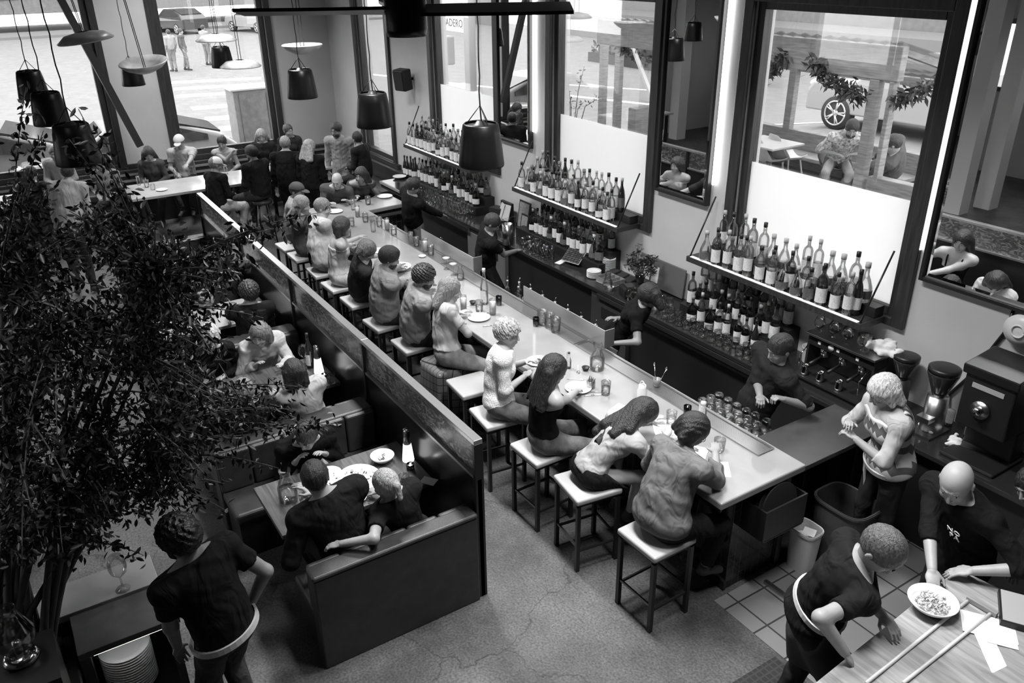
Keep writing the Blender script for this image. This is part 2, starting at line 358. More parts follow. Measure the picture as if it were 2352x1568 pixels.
# ---------------------------------------------------------------- street outside (ground at ZS)
ZL = .12
def gz(x): return ZL + (ZS - ZL) * min(1, max(0, (x + 18) / 7))
b = MB().box(-75, XE - .32, -20, 60, ZL - .2, ZL).box(-11, 12, YW + .3, 60, ZS - .2, ZS).box(-11, 12, -60, -6.8, ZS - .2, ZS)
for (ya, yb) in ((YW + .3, 60), (-60, -6.8)):
    b.add([(XE - .32, ya, ZL), (-11, ya, ZS), (-11, yb, ZS), (XE - .32, yb, ZL), (XE - .32, ya, ZL - .2), (-11, ya, ZS - .2), (-11, yb, ZS - .2), (XE - .32, yb, ZL - .2)], [(0, 1, 2, 3), (7, 6, 5, 4)])
struct(b.build('ground', ASPH))
def strip(pts, w, lab):
    a, c = [Vector((float(q[0]), float(q[1]))) for q in pts]; d = (c - a).normalized(); n = Vector((-d.y, d.x)) * w / 2
    q = [tuple(a + n), tuple(c + n), tuple(c - n), tuple(a - n)]
    o = MB().add([(x, y, gz(x) + .012) for x, y in q] + [(x, y, gz(x) + .002) for x, y in q], [(3, 2, 1, 0), (4, 5, 6, 7), (0, 1, 5, 4), (2, 3, 7, 6), (1, 2, 6, 5), (3, 0, 4, 7)]).build('road_marking', PAINTW); tag(o, lab, 'road marking', 'painted road lines'); return o
for i, (pa, pb_) in enumerate([((500, 296), (575, 293)), ((470, 274), (560, 268)), ((440, 250), (560, 240)), ((405, 222), (565, 212)), ((400, 205), (590, 194)), ((395, 190), (600, 180))]):
    strip([P(*pa, ZL)[:2], P(*pb_, ZL)[:2]], .75, 'broad white crosswalk bar, %s from the end window' % ordn(i))
strip([P(1005, 150, ZS)[:2], P(1300, 250, ZS)[:2]], .18, 'white lane line seen through the far bar window')
strip([P(1270, 205, ZS)[:2], P(1500, 235, ZS)[:2]], .2, 'white lane line crossing behind the parklet corner post')
strip([P(1270, 115, ZS)[:2], P(1600, 130, ZS)[:2]], .2, 'far white lane line in the middle bar window')
strip([P(1740, 240, ZS)[:2], P(1900, 262, ZS)[:2]], .2, 'white lane line beside the parked hatchback wheel')
strip([(-40, 12), (-20, 19)], .25, 'long white lane line running past the crosswalk')
# kerb + planted strip + far buildings
tag(MB().box(-60, 12, 31, 33.9, ZL, ZS + .16).build('pavement', mat('pale_pavement', .17, .9)), 'pale far pavement across the street', 'pavement')
tag(MB().box(-65.9, -62, -15, 30.5, ZL, ZL + .16).build('pavement', mat('pale_pavement', .17, .9)), 'pale pavement across the end street', 'pavement')
def building(x0, x1, y0, y1, z1, wins, m, lab, face='y'):
    t = thing('building', lab, 'building', ((x0 + x1) / 2, (y0 + y1) / 2, ZS)); MB().box(x0, x1, y0, y1, ZS, z1).build('facade', m, t)
    n, rows = wins
    for r in range(rows):
        for i in range(n):
            z = ZS + .9 + r * 3.2; wb = MB()
            if face == 'y':
                u = x0 + (i + .25) * (x1 - x0) / n; wb.box(u, u + (x1 - x0) / n * .5, y0 - .06, y0 + .02, z, z + 1.7)
            else:
                u = y0 + (i + .25) * (y1 - y0) / n; wb.box(x1 - .02, x1 + .06, u, u + (y1 - y0) / n * .5, z, z + 1.7)
            wb.build('shop_window', mat('street_glass', .12, .1), t)
PB = mat('pale_render', .2, .8, noise=.08); PB2 = mat('light_brick', .15, .8, noise=.15, nscale=4)
building(-58, -38, 34, 42, 14, (7, 3), PB, 'pale rendered building across the street behind the far bar window')
building(-37.5, -20, 34, 42, 12, (6, 3), PB2, 'light building with dark windows behind the middle bar window')
building(-19.5, 4, 34, 42, 13, (7, 3), PB, 'pale building behind the parked hatchback')
building(-75, -66, -18, 8, 14, (8, 3), PB2, 'light building across the end street behind the hanging plants', 'x')
building(-75, -66, 9, 30, 12, (6, 3), PB, 'pale building beyond the crosswalk at the end street', 'x')
# cars
def wheel_thing(b, c, r, w, axis):
    pass
def car(loc, rz, body, lab, L=4.3, Wd=1.8, Hh=1.5, hatch=True):
    t = thing('parked_car', lab, 'car', loc, rz)
    prof = [(-.5, .22), (-.5, .5), (-.47, .62), (-.25, .68), (-.1, .98), (.2, 1.0), (.42, .8 if hatch else .68), (.5, .62), (.5, .22)]
    pr = [(a * L, z * Hh) for a, z in prof]; n = len(pr); v = []; f = []
    for k_, (yy, sh) in enumerate([(-.5, .0), (-.46, .0), (.46, 0), (.5, 0)]):
        ins = 1 if abs(yy) == .46 else .0
        for (x, z) in pr:
            hi = max(0, (z - .62 * Hh) / (.38 * Hh)); edge = abs(yy) > .48
            zz = z - (.05 if edge and z > .3 * Hh else 0); xx = x * (.985 if edge else 1)
            v.append((xx, yy * Wd * (1 - .16 * hi), zz))
    for s_ in range(3):
        for i in range(n): j = (i + 1) % n; f.append((s_ * n + i, s_ * n + j, (s_ + 1) * n + j, (s_ + 1) * n + i))
    f.append(tuple(range(n))[::-1]); f.append(tuple(3 * n + i for i in range(n)))
    q = MB(); q.add(v, f); o = q.build('body', body, t, world=False, bevel=.06, seg=3)
    g = mat('car_glass', .04, .08)
    for sy in (-1, 1):
        q = MB(); yy = sy * Wd * .5
        pts = [(-.22, .7), (-.1, .93), (.2, .95), (.36, .8), (.36, .72)]
        vv = [(a * L, sy * (Wd * .5 * (1 - .16 * max(0, (z - .62) / .38)) + .012), z * Hh) for a, z in pts]
        vv2 = [(x, y - sy * .03, z) for x, y, z in vv]
        nn = len(pts); q.add(vv + vv2, [tuple(range(nn))[::sy], tuple(range(nn, 2 * nn))[::-sy]] + [(i, (i + 1) % nn, nn + (i + 1) % nn, nn + i) for i in range(nn)])
        q.build('side_window', g, t, world=False)
    for (a, c) in (((-.24, .7), (-.11, .96)), ((.22, .98), (.43, .8))):
        q = MB(); x0, z0 = a[0] * L, a[1] * Hh; x1, z1 = c[0] * L, c[1] * Hh; y_ = Wd * .42; nx, nz = (-(z1 - z0), (x1 - x0)); ln = math.hypot(nx, nz); nx, nz = nx / ln * .02, nz / ln * .02
        q.add([(x0 + nx, -y_, z0 + nz), (x0 + nx, y_, z0 + nz), (x1 + nx, y_ * .9, z1 + nz), (x1 + nx, -y_ * .9, z1 + nz), (x0 - nx, -y_, z0 - nz), (x0 - nx, y_, z0 - nz), (x1 - nx, y_ * .9, z1 - nz), (x1 - nx, -y_ * .9, z1 - nz)],
              [(0, 1, 2, 3), (7, 6, 5, 4), (0, 4, 5, 1), (2, 6, 7, 3), (1, 5, 6, 2), (3, 7, 4, 0)])
        q.build('windscreen', g, t, world=False)
    for sx in (-.32, .3):
        for sy in (-1, 1):
            y_ = sy * Wd * .5; wt = MB()
            wt.tube([(sx * L, y_ - sy * .2, .33), (sx * L, y_ + sy * .015, .33)], .33, 24); wo = wt.build('tyre', mat('tyre_rubber', .03, .8), t, world=False)
            rb = MB(); rb.tube([(sx * L, y_ + sy * .0, .33), (sx * L, y_ + sy * .022, .33)], .07, 12)
            for a in range(5):
                an = a * 2 * math.pi / 5
                for e in (-.13, .13):
                    rb.tube([(sx * L + .05 * math.cos(an), y_ + sy * .024, .33 + .05 * math.sin(an)), (sx * L + .225 * math.cos(an + e), y_ + sy * .024, .33 + .225 * math.sin(an + e))], .017, 6)
            ring = [(sx * L + .235 * math.cos(q_ * math.pi / 12), y_ + sy * .02, .33 + .235 * math.sin(q_ * math.pi / 12)) for q_ in range(25)]
            rb.tube(ring, .018, 6); rb.build('wheel_rim', mat('alloy_rim', .6, .3, .6), wo, world=False)
    for sy in (-1, 1): MB().ball((-.488 * L, sy * Wd * .36, .56 * Hh), (.08, .2, .08)).build('headlight', mat('lamp_lens', .8, .1), t, world=False)
    return t
WC = mat('white_car_paint', .32, .25, coat=.5); GC = mat('grey_car_paint', .16, .3, coat=.5); DC = mat('dark_car_paint', .05, .25, coat=.5)
wl = P(1913, 297, ZS)
car((wl[0] + 1.34, wl[1] + .95, ZS), math.radians(2), WC, 'pale parked hatchback with five-spoke wheel outside the right bar window')
c1 = P(100, 335, 1.1); car((min(c1[0], -19.2), c1[1] - 1.6, ZL), math.radians(82), GC, 'parked grey car close outside the left end window')
c1 = P(425, 325, 1.0); car((c1[0], c1[1] - 1.2, ZL), math.radians(88), WC, 'white car whose rounded rear shows low in the second end window', Hh=1.45)
a = P(590, 72, ZL); car((a[0], a[1], ZL), math.radians(20), WC, 'white car waiting at the crossing, dark windscreen, upper end window')
a = P(548, 52, ZL); car((a[0] + 6, a[1] - 5.5, ZL), math.radians(15), DC, 'dark car behind the white one at the crossing')
# pole + street sign, cabinet, parking signal
a = P(1083, 228, ZL); t = thing('street_sign_post', 'thick pale pole with street name sign and signal head outside the far bar window', 'street sign', a)
MB().cyl((a[0], a[1], ZL), (a[0], a[1], ZS + 6.5), .2, n=16).build('pole', mat('galvanised_pole', .4, .5), t)
MB().ball((a[0], a[1], ZL + .12), (.4, .4, .2)).build('pole_base', mat('galvanised_pole', .4, .5), t)
sA = PY(1017, 68, a[1] - .1); sB = PY(1070, 45, a[1] - .1)
sp = MB().box(sA[0], sB[0] + .1, a[1] - .12, a[1] - .08, sA[2], sB[2] + .1).build('name_plate', mat('sign_white', .8, .5), t)
def text(s, loc, size, rot, m, parent, name='lettering', ext=.004, align='CENTER'):
    c = D.curves.new(name, 'FONT'); c.body = s; c.size = size; c.extrude = ext; c.align_x = align; c.align_y = 'CENTER'; c.resolution_u = 2
    to = D.objects.new(name, c); COL.objects.link(to); bpy.context.view_layer.update()
    me = D.meshes.new_from_object(to); D.objects.remove(to); me.name = name
    o = D.objects.new(name, me); COL.objects.link(o); me.materials.clear(); me.materials.append(m); o.rotation_euler = rot
    if parent is not None: o.parent = parent; o.location = Vector([float(q) for q in loc]) - root_loc(parent)
    else: o.location = loc
    return o
text('ADERO', ((sA[0] + sB[0] + .1) / 2, a[1] - .125, (sA[2] + sB[2] + .1) / 2), .36, (math.pi / 2, 0, 0), mat('sign_black', .03, .6), sp)
q = PY(1033, 110, a[1]); MB().box(q[0] - .25, q[0] + .2, a[1] - .2, a[1] + .1, q[2] - .55, q[2] + .4).build('signal_head', mat('signal_grey', .2, .5), t, bevel=.05)
a = P(600, 330, ZL); a[0] = -20.4; a[1] = PX(600, 300, -20.4)[1]; t = thing('utility_cabinet', 'grey street utility cabinet standing outside the second end window', 'cabinet', a)
zt = PX(600, 200, a[0])[2]; ZS_ = ZS
MB().box(a[0] - .4, a[0] + .3, a[1] - .62, a[1] + .45, ZL, zt).build('body', mat('cabinet_grey', .22, .5, noise=.15), t, bevel=.02)
MB().box(a[0] + .3, a[0] + .33, a[1] - .5, a[1] + .12, ZL + .15, zt - .08).box(a[0] + .3, a[0] + .33, a[1] + .15, a[1] + .4, ZL + .15, zt - .08).build('door', mat('cabinet_door_grey', .16, .5, noise=.2), t, bevel=.008)
MB().box(a[0] + .33, a[0] + .34, a[1] + .18, a[1] + .32, zt - .9, zt - .7).box(a[0] + .33, a[0] + .34, a[1] + .18, a[1] + .32, zt - 1.1, zt - .95).build('sticker', PAPER, t)
MB().box(a[0] - .45, a[0] + .35, a[1] - .68, a[1] + .5, zt, zt + .05).build('lid', mat('cabinet_lid', .5, .5), t, bevel=.015)
# hedge across the road
def leaves(b, c, r, n, size, seed=1, flat=1):
    g = np.random.default_rng(seed)
    for i in range(n):
        d = g.normal(size=3); d /= np.linalg.norm(d); p = np.array(c) + d * np.array(r) * g.uniform(.55, 1) ** .5
        u = g.normal(size=3); u /= np.linalg.norm(u); w_ = np.cross(u, d); w_ /= np.linalg.norm(w_) + 1e-6
        s_ = size * g.uniform(.6, 1.3); b.add([p - u * s_, p + w_ * s_ * .4, p + u * s_, p - w_ * s_ * .4], [(0, 1, 2, 3)])
b = MB(); leaf = mat('dark_leaf', .035, .5, noise=.5, nscale=20)
b.box(-31.5, -22, 24.2, 25.2, ZL, ZL + .4)
for i in range(14): leaves(b, (-31 + i * .7, 24.7, ZL + .6), (.6, .6, .4), 130, .12, i)
tag(b.build('hedge', [leaf]), 'low planted hedge on the median seen in the far mirror window', 'hedge')
# parklet: timber posts, beams, bench walls, chairs, table, garland
def beam(pts, w, name='beam'):
    return MB().tube(pts, w, 4, smooth=False)
yP = 11.6; yF = 9.0
pk = thing('parklet', 'timber parklet shelter with roof beams outside the right bar window', 'parklet', (-7.5, 10.3, ZS))
def pb(x0, x1, y0, y1, z0, z1, name, m=WOODX): MB().box(x0, x1, y0, y1, z0, z1).build(name, m, pk, bevel=.01)
q0 = PY(1770, 75, yF); q1 = PY(2062, 120, yF); q2 = PY(1770, 150, yF)
zb, ztp = q2[2] + .0, q0[2]
pb(q0[0] - 3.6, q1[0] + .1, yF - .06, yF + .06, zb, ztp - .02, 'beam')
zr1, zr0 = PY(1850, 148, yP)[2], PY(1850, 166, yP)[2]; pb(q0[0] - 3.6, q1[0] + 4, yP, yP + .12, zr0, zr1, 'beam')
for xx in (q1[0], q0[0] - 3.6): MB().tube([(xx, yF, ztp - .06), (xx, yP, zr1 - .02)], .05, 4, smooth=False).build('rafter', WOODX, pk)
pr = MB(); xx0, xx1 = q0[0] - 3.6, q1[0] + .15; n = 60; vv = []
for i in range(n + 1):
    x = xx0 + (xx1 - xx0) * i / n; vv += [(x, yF - .2, ztp + .03 + .015 * math.cos(i * math.pi)), (x, yP + .2, zr1 + .03 + .015 * math.cos(i * math.pi))]
vv += [(x, y, z + .012) for x, y, z in vv]; m_ = (n + 1) * 2
pr.add(vv, [(2 * i, 2 * i + 2, 2 * i + 3, 2 * i + 1) for i in range(n)] + [(m_ + 2 * i, m_ + 2 * i + 1, m_ + 2 * i + 3, m_ + 2 * i + 2) for i in range(n)] + [(2 * i, m_ + 2 * i, m_ + 2 * i + 2, 2 * i + 2) for i in range(n)])
pr.build('corrugated_roof', glassy('clear_roofing', .9, .6, .2, .2), pk)
for (px, y) in ((2000, yF), (2040, yF + .0)):
    q = PY(px, 290, y); wdt = .1 if px < 2010 else .03; pb(q[0] - wdt / 2 - .03, q[0] + wdt / 2, y - .06, y + .06, ZS, zb, 'post')
for px in (1822, 1420, 1385): q = PY(px, 200, yP if px > 1800 else 10.6); pb(q[0] - .07, q[0] + .07, q[1] - .06, q[1] + .06, ZS, zb, 'post')
q = PY(1410, 85, 10.0); qq = PY(1505, 130, 10.0); pb(q[0], qq[0] + 1.2, 9.94, 10.06, qq[2] - .02, q[2], 'beam')
zw = PY(1800, 292, yP)[2]; pb(-11.2, -2, yP - .05, yP + .1, ZS, zw, 'bench_wall'); pb(PY(1995, 430, yF)[0], -4.4, yF - .05, yF + .1, ZS, PY(2010, 405, yF)[2], 'bench_wall')
pb(-11.3, -11.1, 9.6, yP, ZS, ZS + .9, 'bench_wall')
pb(-10.8, -6.9, yP - .45, yP - .06, zw - .36, zw - .3, 'bench_seat')
MB().box(-11.15, -11.12, 9.7, yP, ZS + .9, ZS + 2.1).build('wind_screen', PANE, pk)
pt = [PY(1432, 85, 10.2), PY(1600, 430, 8.6)]
tag(beam([PY(1450, 100, 10.0), PY(1500, 230, 9.4)], .04).build('pale_pole', mat('pale_pole', .75, .5)), 'pale slanting pole leaning in front of the parklet corner', 'pole')
def garland(pts, lab, seed, r=.09, n=420):
    t = MB(); g = np.random.default_rng(seed); pts = [np.array(p) for p in pts]; seg = []
    for i in range(len(pts) - 1):
        for q_ in range(8): seg.append(pts[i] + (pts[i + 1] - pts[i]) * q_ / 8)
    seg.append(pts[-1]); t.tube(seg, .012, 5)
    for i in range(n):
        p = seg[g.integers(len(seg))] + g.normal(size=3) * r * .45; u = g.normal(size=3); u[2] -= .5; u /= np.linalg.norm(u); w_ = np.cross(u, g.normal(size=3)); w_ /= np.linalg.norm(w_)
        s_ = .055 * g.uniform(.7, 1.3); t.add([p, p + u * s_ + w_ * s_ * .35, p + u * s_ * 2, p + u * s_ - w_ * s_ * .35], [(0, 1, 2, 3)])
    return tag(t.build('leaf_garland', leaf), lab, 'garland', 'leaf garlands on the parklet')
y = yF - .08
garland([PY(1760, 175, y), PY(1780, 145, y), PY(1805, 132, y)], 'short end of dark leaf garland at the left edge of the right bar window', 1, n=170)
garland([PY(1870, 140, y), PY(1895, 172, y), PY(1930, 198, y), PY(1980, 222, y)], 'dark leaf garland swagging down from the parklet beam to the thick post', 2, n=420)
garland([PY(2060, 228, y), PY(2100, 215, y), PY(2150, 190, y)], 'dark leaf garland right of the thick parklet post', 3, n=200)
y = 9.9; garland([PY(1420, 90, y), PY(1440, 118, y), PY(1500, 142, y)], 'dark leaf garland on the parklet corner in the middle bar window', 4, n=230)
def shell_chair(loc, rz, m, lab):
    t = thing('shell_chair', lab, 'chair', loc, rz, 'chairs on the parklet'); v = []; f = []; n = 10
    prof = [(.24, .44), (.1, .42), (-.1, .42), (-.2, .47), (-.26, .62), (-.29, .82)]
    for i, (x, z) in enumerate(prof):
        for j in range(n + 1):
            a = (j / n - .5) * 2; wd = .24 - (.05 if i in (0, 5) else 0); cu = .07 * a * a; v.append((x + (cu if i > 2 else 0), a * wd, z + (cu if i < 4 else 0) - (.12 * a ** 4 if i == 5 else 0)))
    k_ = n + 1; 
    for i in range(len(prof) - 1):
        for j in range(n): f.append((i * k_ + j, i * k_ + j + 1, (i + 1) * k_ + j + 1, (i + 1) * k_ + j))
    o = MB().add(v, f, True).build('seat_shell', m, t, world=False); s_ = o.modifiers.new('s', 'SOLIDIFY'); s_.thickness = .012
    for sx in (-1, 1):
        for sy in (-1, 1): MB().cyl((sx * .15, sy * .15, .42), (sx * .23, sy * .21, 0), .012, n=8).build('leg', m, t, world=False)
    return t
cm = mat('pale_chair_plastic', .5, .5); cd = mat('dark_chair_plastic', .05, .5)
a = P(1765, 365, ZS + .45); shell_chair((a[0], a[1], ZS), math.radians(75), cm, 'pale moulded chair nearest the window frame on the parklet')
a = P(1806, 360, ZS + .45); shell_chair((a[0], a[1], ZS), math.radians(75), cm, 'pale moulded chair beside the parklet table, right of its twin')
a = P(1920, 385, ZS + .45); a0 = a; shell_chair((a[0], a[1], ZS), math.radians(20), cd, 'dark moulded chair under the man in the patterned shirt')
a = P(1770, 327, ZS + .74); t = thing('parklet_table', 'pale parklet table with a small dish on it', 'table', (a[0], a[1], ZS))
MB().box(a[0] - .45, a[0] + .35, a[1] - .35, a[1] + .35, ZS + .71, ZS + .74).build('table_top', cm, t, bevel=.006)
MB().cyl((a[0], a[1], ZS), (a[0], a[1], ZS + .71), .04).lathe([(.3, 0), (.3, .02), (.05, .04)], (a[0], a[1], ZS)).build('pedestal', cd, t)
# sapling beside the parklet
b = MB(); g = np.random.default_rng(5); a = PY(1310, 262, 9.2)
for (px, py) in ((1342, 152), (1305, 190), (1375, 225), (1340, 235), (1310, 225)):
    e = PY(px, py, 9.2); b.tube([a - np.array([0, 0, .9]), (a + e) / 2 + np.array([.03, 0, 0]), e], [.012, .008, .004], 5)
    for i in range(16):
        p = a + (e - a) * g.uniform(.45, 1) + g.normal(size=3) * .03; u = g.normal(size=3); u /= np.linalg.norm(u); w_ = np.cross(u, g.normal(size=3)); w_ /= np.linalg.norm(w_)
        b.add([p, p + u * .035 + w_ * .014, p + u * .07, p + u * .035 - w_ * .014], [(0, 1, 2, 3)])
tag(b.build('street_sapling', mat('grey_leaf', .14, .6)), 'thin leafy sapling twigs outside the middle bar window', 'plant')
# ---------------------------------------------------------------- bar, counters, shelves, booths, stools
BZ = 1.07
bar = thing('bar_counter', 'long pale concrete-topped bar with black tiled base running down the room', 'bar', (-7.6, 4.3, 0))
c0 = P(1660, 1162, BZ); c1 = P(1816, 1079, BZ)
xr = -3.33; yb0 = 3.9; yb1 = 4.83
b = MB(); zt0 = BZ - .065
# L-shaped slab with the return at the far end
pts = [(xr, yb0), (xr, yb1), (-11.86, yb1), (-11.9, 5.5), (-12.5, 5.5), (-12.5, yb0)]
b.prism(pts, zt0, BZ); b.build('counter_top', COUNTER, bar, bevel=.012)
MB().prism([(xr - .14, 4.22), (xr - .14, yb1 - .02), (-11.9, yb1 - .02), (-11.94, 5.46), (-12.3, 5.46), (-12.3, 4.6), (-12.3, 4.22)], 0, zt0).build('tiled_base', TILEB, bar, bevel=.004)
MB().box(-11.9, xr - .13, 4.19, 4.22, .0, .09).build('kick_plate', BLACKM, bar)
MB().box(xr - .16, xr - .12, yb1 - .05, yb1 + .01, .0, zt0).build('corner_trim', STEELD, bar)
MB().box(-11.86, -11.83, 4.9, 5.45, BZ - .14, BZ - .1).build('edge_rail', STEEL, bar)
MB().box(-12.48, xr - .02, 3.915, 3.935, zt0 - .03, zt0).build('under_lip', BLACKM, bar)
# drip rail: sunk steel channel with perforated grid
def perf():
    m, t, q = nt('perforated_steel'); N = t.nodes; L = t.links; tc = N.new('ShaderNodeTexCoord'); mp = N.new('ShaderNodeMapping'); mp.inputs['Scale'].default_value = (42, 42, 42)
    L.new(tc.outputs['Object'], mp.inputs[0]); mp.inputs['Rotation'].default_value = (0, 0, math.radians(45))
    v = N.new('ShaderNodeTexVoronoi'); v.inputs['Randomness'].default_value = 0; L.new(mp.outputs[0], v.inputs['Vector']); v.voronoi_dimensions = '2D'
    r = N.new('ShaderNodeMapRange'); r.inputs[1].default_value = .26; r.inputs[2].default_value = .34; r.inputs[3].default_value = .03; r.inputs[4].default_value = .55
    L.new(v.outputs['Distance'], r.inputs[0]); L.new(r.outputs[0], q.inputs['Base Color']); q.inputs['Metallic'].default_value = .9; q.inputs['Roughness'].default_value = .3; return m
PERF = perf()
for (x0, x1) in ((-11.5, -9.0), (-8.98, -6.1), (-6.08, -3.62)):
    b = MB(); y0, y1 = 4.6, 4.79
    t = thing('drip_rail', ['far', 'middle', 'near'][[-11.5, -8.98, -6.08].index(x0)] + ' length of perforated steel drip tray along the back edge of the bar', 'drip tray', ((x0 + x1) / 2, 4.7, BZ), group='steel drip trays')
    MB().box(x0, x1, y0 + .02, y1 - .02, BZ + .001, BZ + .006).build('perforated_plate', PERF, t)
    b.box(x0, x1, y0, y0 + .018, BZ + .001, BZ + .014).box(x0, x1, y1 - .018, y1, BZ + .001, BZ + .014).box(x0, x0 + .015, y0 + .018, y1 - .018, BZ + .001, BZ + .014).box(x1 - .015, x1, y0 + .018, y1 - .018, BZ + .001, BZ + .014)
    b.build('tray_rim', STEEL, t)
# steel splash guards standing on the bar's back edge
def guard(x0, x1, lab):
    t = thing('splash_guard', lab, 'splash guard', ((x0 + x1) / 2, 4.8, BZ), group='steel splash guards')
    MB().box(x0, x1, 4.802, 4.812, BZ - .002, BZ + .2).box(x1 - .008, x1, 4.812, 4.93, BZ + .002, BZ + .2).build('panel', mat('satin_steel', .5, .32, .85), t)
guard(-7.35, -5.85, 'satin steel splash guard on the bar beside the pouring bottles')
guard(-9.95, -8.5, 'satin steel splash guard on the bar by the far row of glasses')
# rack in front of the tiles holding round trays
t = thing('tray_holder', 'black metal pocket hung on the tiled bar end', 'rack', (xr - .02, 4.4, .55))
x = xr - .138
x += .002; MB().box(x, x + .22, 4.32, 4.335, .58, .86).box(x, x + .22, 4.775, 4.79, .58, .86).box(x + .205, x + .22, 4.335, 4.775, .58, .86).box(x, x + .012, 4.335, 4.775, .58, .88).box(x, x + .22, 4.335, 4.775, .57, .585).build('pocket', BLACKM, t)
for i in range(4):
    o = MB().tube([(0, 0, 0), (.012, 0, 0)], .2, 32, smooth=False).build('serving_tray', mat('tray_rubber', .025, .7), bevel=.003)
    o.location = (x + .04 + i * .035, 4.55, .80); o.rotation_euler = (0, math.radians(-6), 0)
    tag(o, 'round black serving tray standing in the pocket on the bar end, %s from the tiles' % ordn(i), 'tray', 'round trays on the bar end')
# bins
def bin_(x, y, w_, d, h, m, lab, flare=1.2, th=.012):
    t = thing('waste_bin', lab, 'bin', (x, y, .004)); n = 28; v = []; f = []
    def ring(s_, z, dx=0):
        r = []
        for i in range(n):
            a = 2 * math.pi * i / n; e = .55; ca, sa = math.cos(a), math.sin(a)
            r.append((x + math.copysign(abs(ca) ** e, ca) * w_ / 2 * s_ + dx, y + math.copysign(abs(sa) ** e, sa) * d / 2 * s_, z))
        return r
    for s_, z in ((1, .004), (flare, h), (flare * 1.06, h), (flare * 1.06, h - .02), (flare * 1.03, h - .02), (flare * 1.03, h + .008), (flare * .97, h + .004), (.96, .02)): v += ring(s_, z)
    for q_ in range(7):
        for i in range(n): f.append((q_ * n + i, q_ * n + (i + 1) % n, (q_ + 1) * n + (i + 1) % n, (q_ + 1) * n + i))
    f.append(tuple(range(n))[::-1]); f.append(tuple(7 * n + i for i in range(n))); MB().add(v, f).build('bucket', m, t); return t
bin_(-3.2, 5.28, .42, .34, .62, mat('dark_grey_plastic', .05, .5), 'large dark grey waste bin behind the tiled bar end', 1.12)
bw = bin_(-3.32, 4.96, .2, .17, .4, mat('white_plastic', .6, .4), 'small white waste bin against the tiled bar end', 1.2)
MB().obox((-3.3, 4.98, .36), (.1, .08, .01), .4, .3).obox((-3.33, 4.93, .35), (.07, .09, .008), 1.0, -.2).build('crumpled_paper', PAPER, bw)
s_ = MB().tube([P(1757, 1335, .02), P(1832, 1390, .02)], .025, 4, smooth=False).build('floor_edge_strip', STEEL); tag(s_, 'scuffed pale metal strip on the floor edge by the tiled bar end', 'floor strip')
# pass-through shelf linking bar and back counter
t = thing('side_counter', 'dark lower counter linking the bar end to the back counter', 'counter', (-3.6, 5.4, 0))
MB().box(-3.9, -3.38, yb1 + .01, 5.92, .955, 1.0).build('counter_top', mat('dark_laminate', .06, .28, noise=.1), t, bevel=.004)
MB().box(-3.86, -3.6, 5.55, 5.9, .0, .955).box(-3.84, -3.8, 4.86, 5.5, 0, .955).build('side_panel', BLACK, t)
# back counter
CZ = .95
t = thing('back_counter', 'long black back bar counter under the wall shelves', 'counter', (-8, 6.2, 0))
MB().box(-13.9, -.4, 5.94, YW - .002, CZ - .045, CZ).build('counter_top', mat('black_stone', .022, .13), t, bevel=.006)
MB().box(-12.85, -.45, 6.02, YW - .002, .0, CZ - .045).build('cabinet', BLACK, t)
MB().box(-13.9, -12.85, 5.95, YW - .002, CZ - .12, CZ - .045).build('apron', FRAME, t)
MB().box(-13.9, -12.9, 5.925, 5.94, CZ - .045, CZ + .0).build('edge_strip', mat('pale_edge', .3, .4), t)
MB().box(-12.3, -10.6, 5.92, 5.94, CZ - .12, CZ - .05).build('steel_rail', STEEL, t)
MB().box(-7.4, -4.6, 5.92, 5.94, CZ - .1, CZ - .05).build('steel_rail', STEELD, t)
for (x0, x1, lab) in ((-13.35, -10.95, 'far'), (-9.78, -7.8, 'middle'), (-6.3, -4.9, 'right')):
    r = thing('bottle_riser', 'low dark shelf step carrying bottles below the %s wall shelf' % lab, 'shelf', ((x0 + x1) / 2, 6.4, CZ), group='bottle risers on the back counter')
    MB().box(x0, x1, 6.26, YW - .004, CZ + .001, CZ + .13).build('step', BLACK, r, bevel=.004)
    MB().box(x0, x1, 6.44, YW - .004, CZ + .13, CZ + .26).build('upper_step', BLACK, r, bevel=.004)
# fridges under the counter
def fridge(x0, x1, lab, m):
    t = thing('bar_fridge', lab, 'fridge', ((x0 + x1) / 2, 6, 0)); dr = MB().box(x0, x1, 5.955, 6.018, .1, .84).build('door', m, t, bevel=.006)
    w_ = (x1 - x0)
    MB().box(x0 + w_ * .3, x1 - w_ * .18, 5.948, 5.954, .6, .74).build('recess_handle', BLACK, dr)
    MB().box(x0, x1, 5.958, 6.018, .845, .9).build('vent_panel', STEELD, t)
fridge(-7.55, -6.85, 'grey fridge door with recessed handle under the back counter, below the white plates', mat('grey_door_metal', .06, .35, .4))
fridge(-10.7, -9.6, 'pale steel fridge door under the back counter beside the glass partition', mat('pale_door_metal', .3, .4, .6))
# wall shelves
def shelf(x0, x1, lab):
    t = thing('wall_shelf', lab, 'shelf', ((x0 + x1) / 2, 6.4, 1.62), group='dark wall shelves below the frosted windows')
    z = 1.69; y0 = 6.2
    MB().box(x0, x1, y0, YW - .075, z - .06, z).build('shelf_board', FRAME, t, bevel=.004)
    MB().box(x0 + .05, x1 - .05, y0 + .008, y0 + .045, z + .0005, z + .006).build('light_strip', MATS.get('shelf_led') or emis('shelf_led', .9), t)
    MB().box(x0 + .1, x1 - .02, 6.41, YW - .075, z + .0005, z + .1).build('back_step', BLACK, t, bevel=.004)
    for xx, xt in ((x0 + .03, x0 + .03), (x1 - .03, x1 - .03)):
        MB().cyl((xx, y0 + .03, z), (xt, YW - .08, z + .62), .009, n=8).build('stay_rod', BLACKM, t)
shelf(-13.35, -10.98, 'dark wall shelf of bottles below the far bar window')
shelf(-9.78, -7.4, 'dark wall shelf of bottles below the middle bar window')
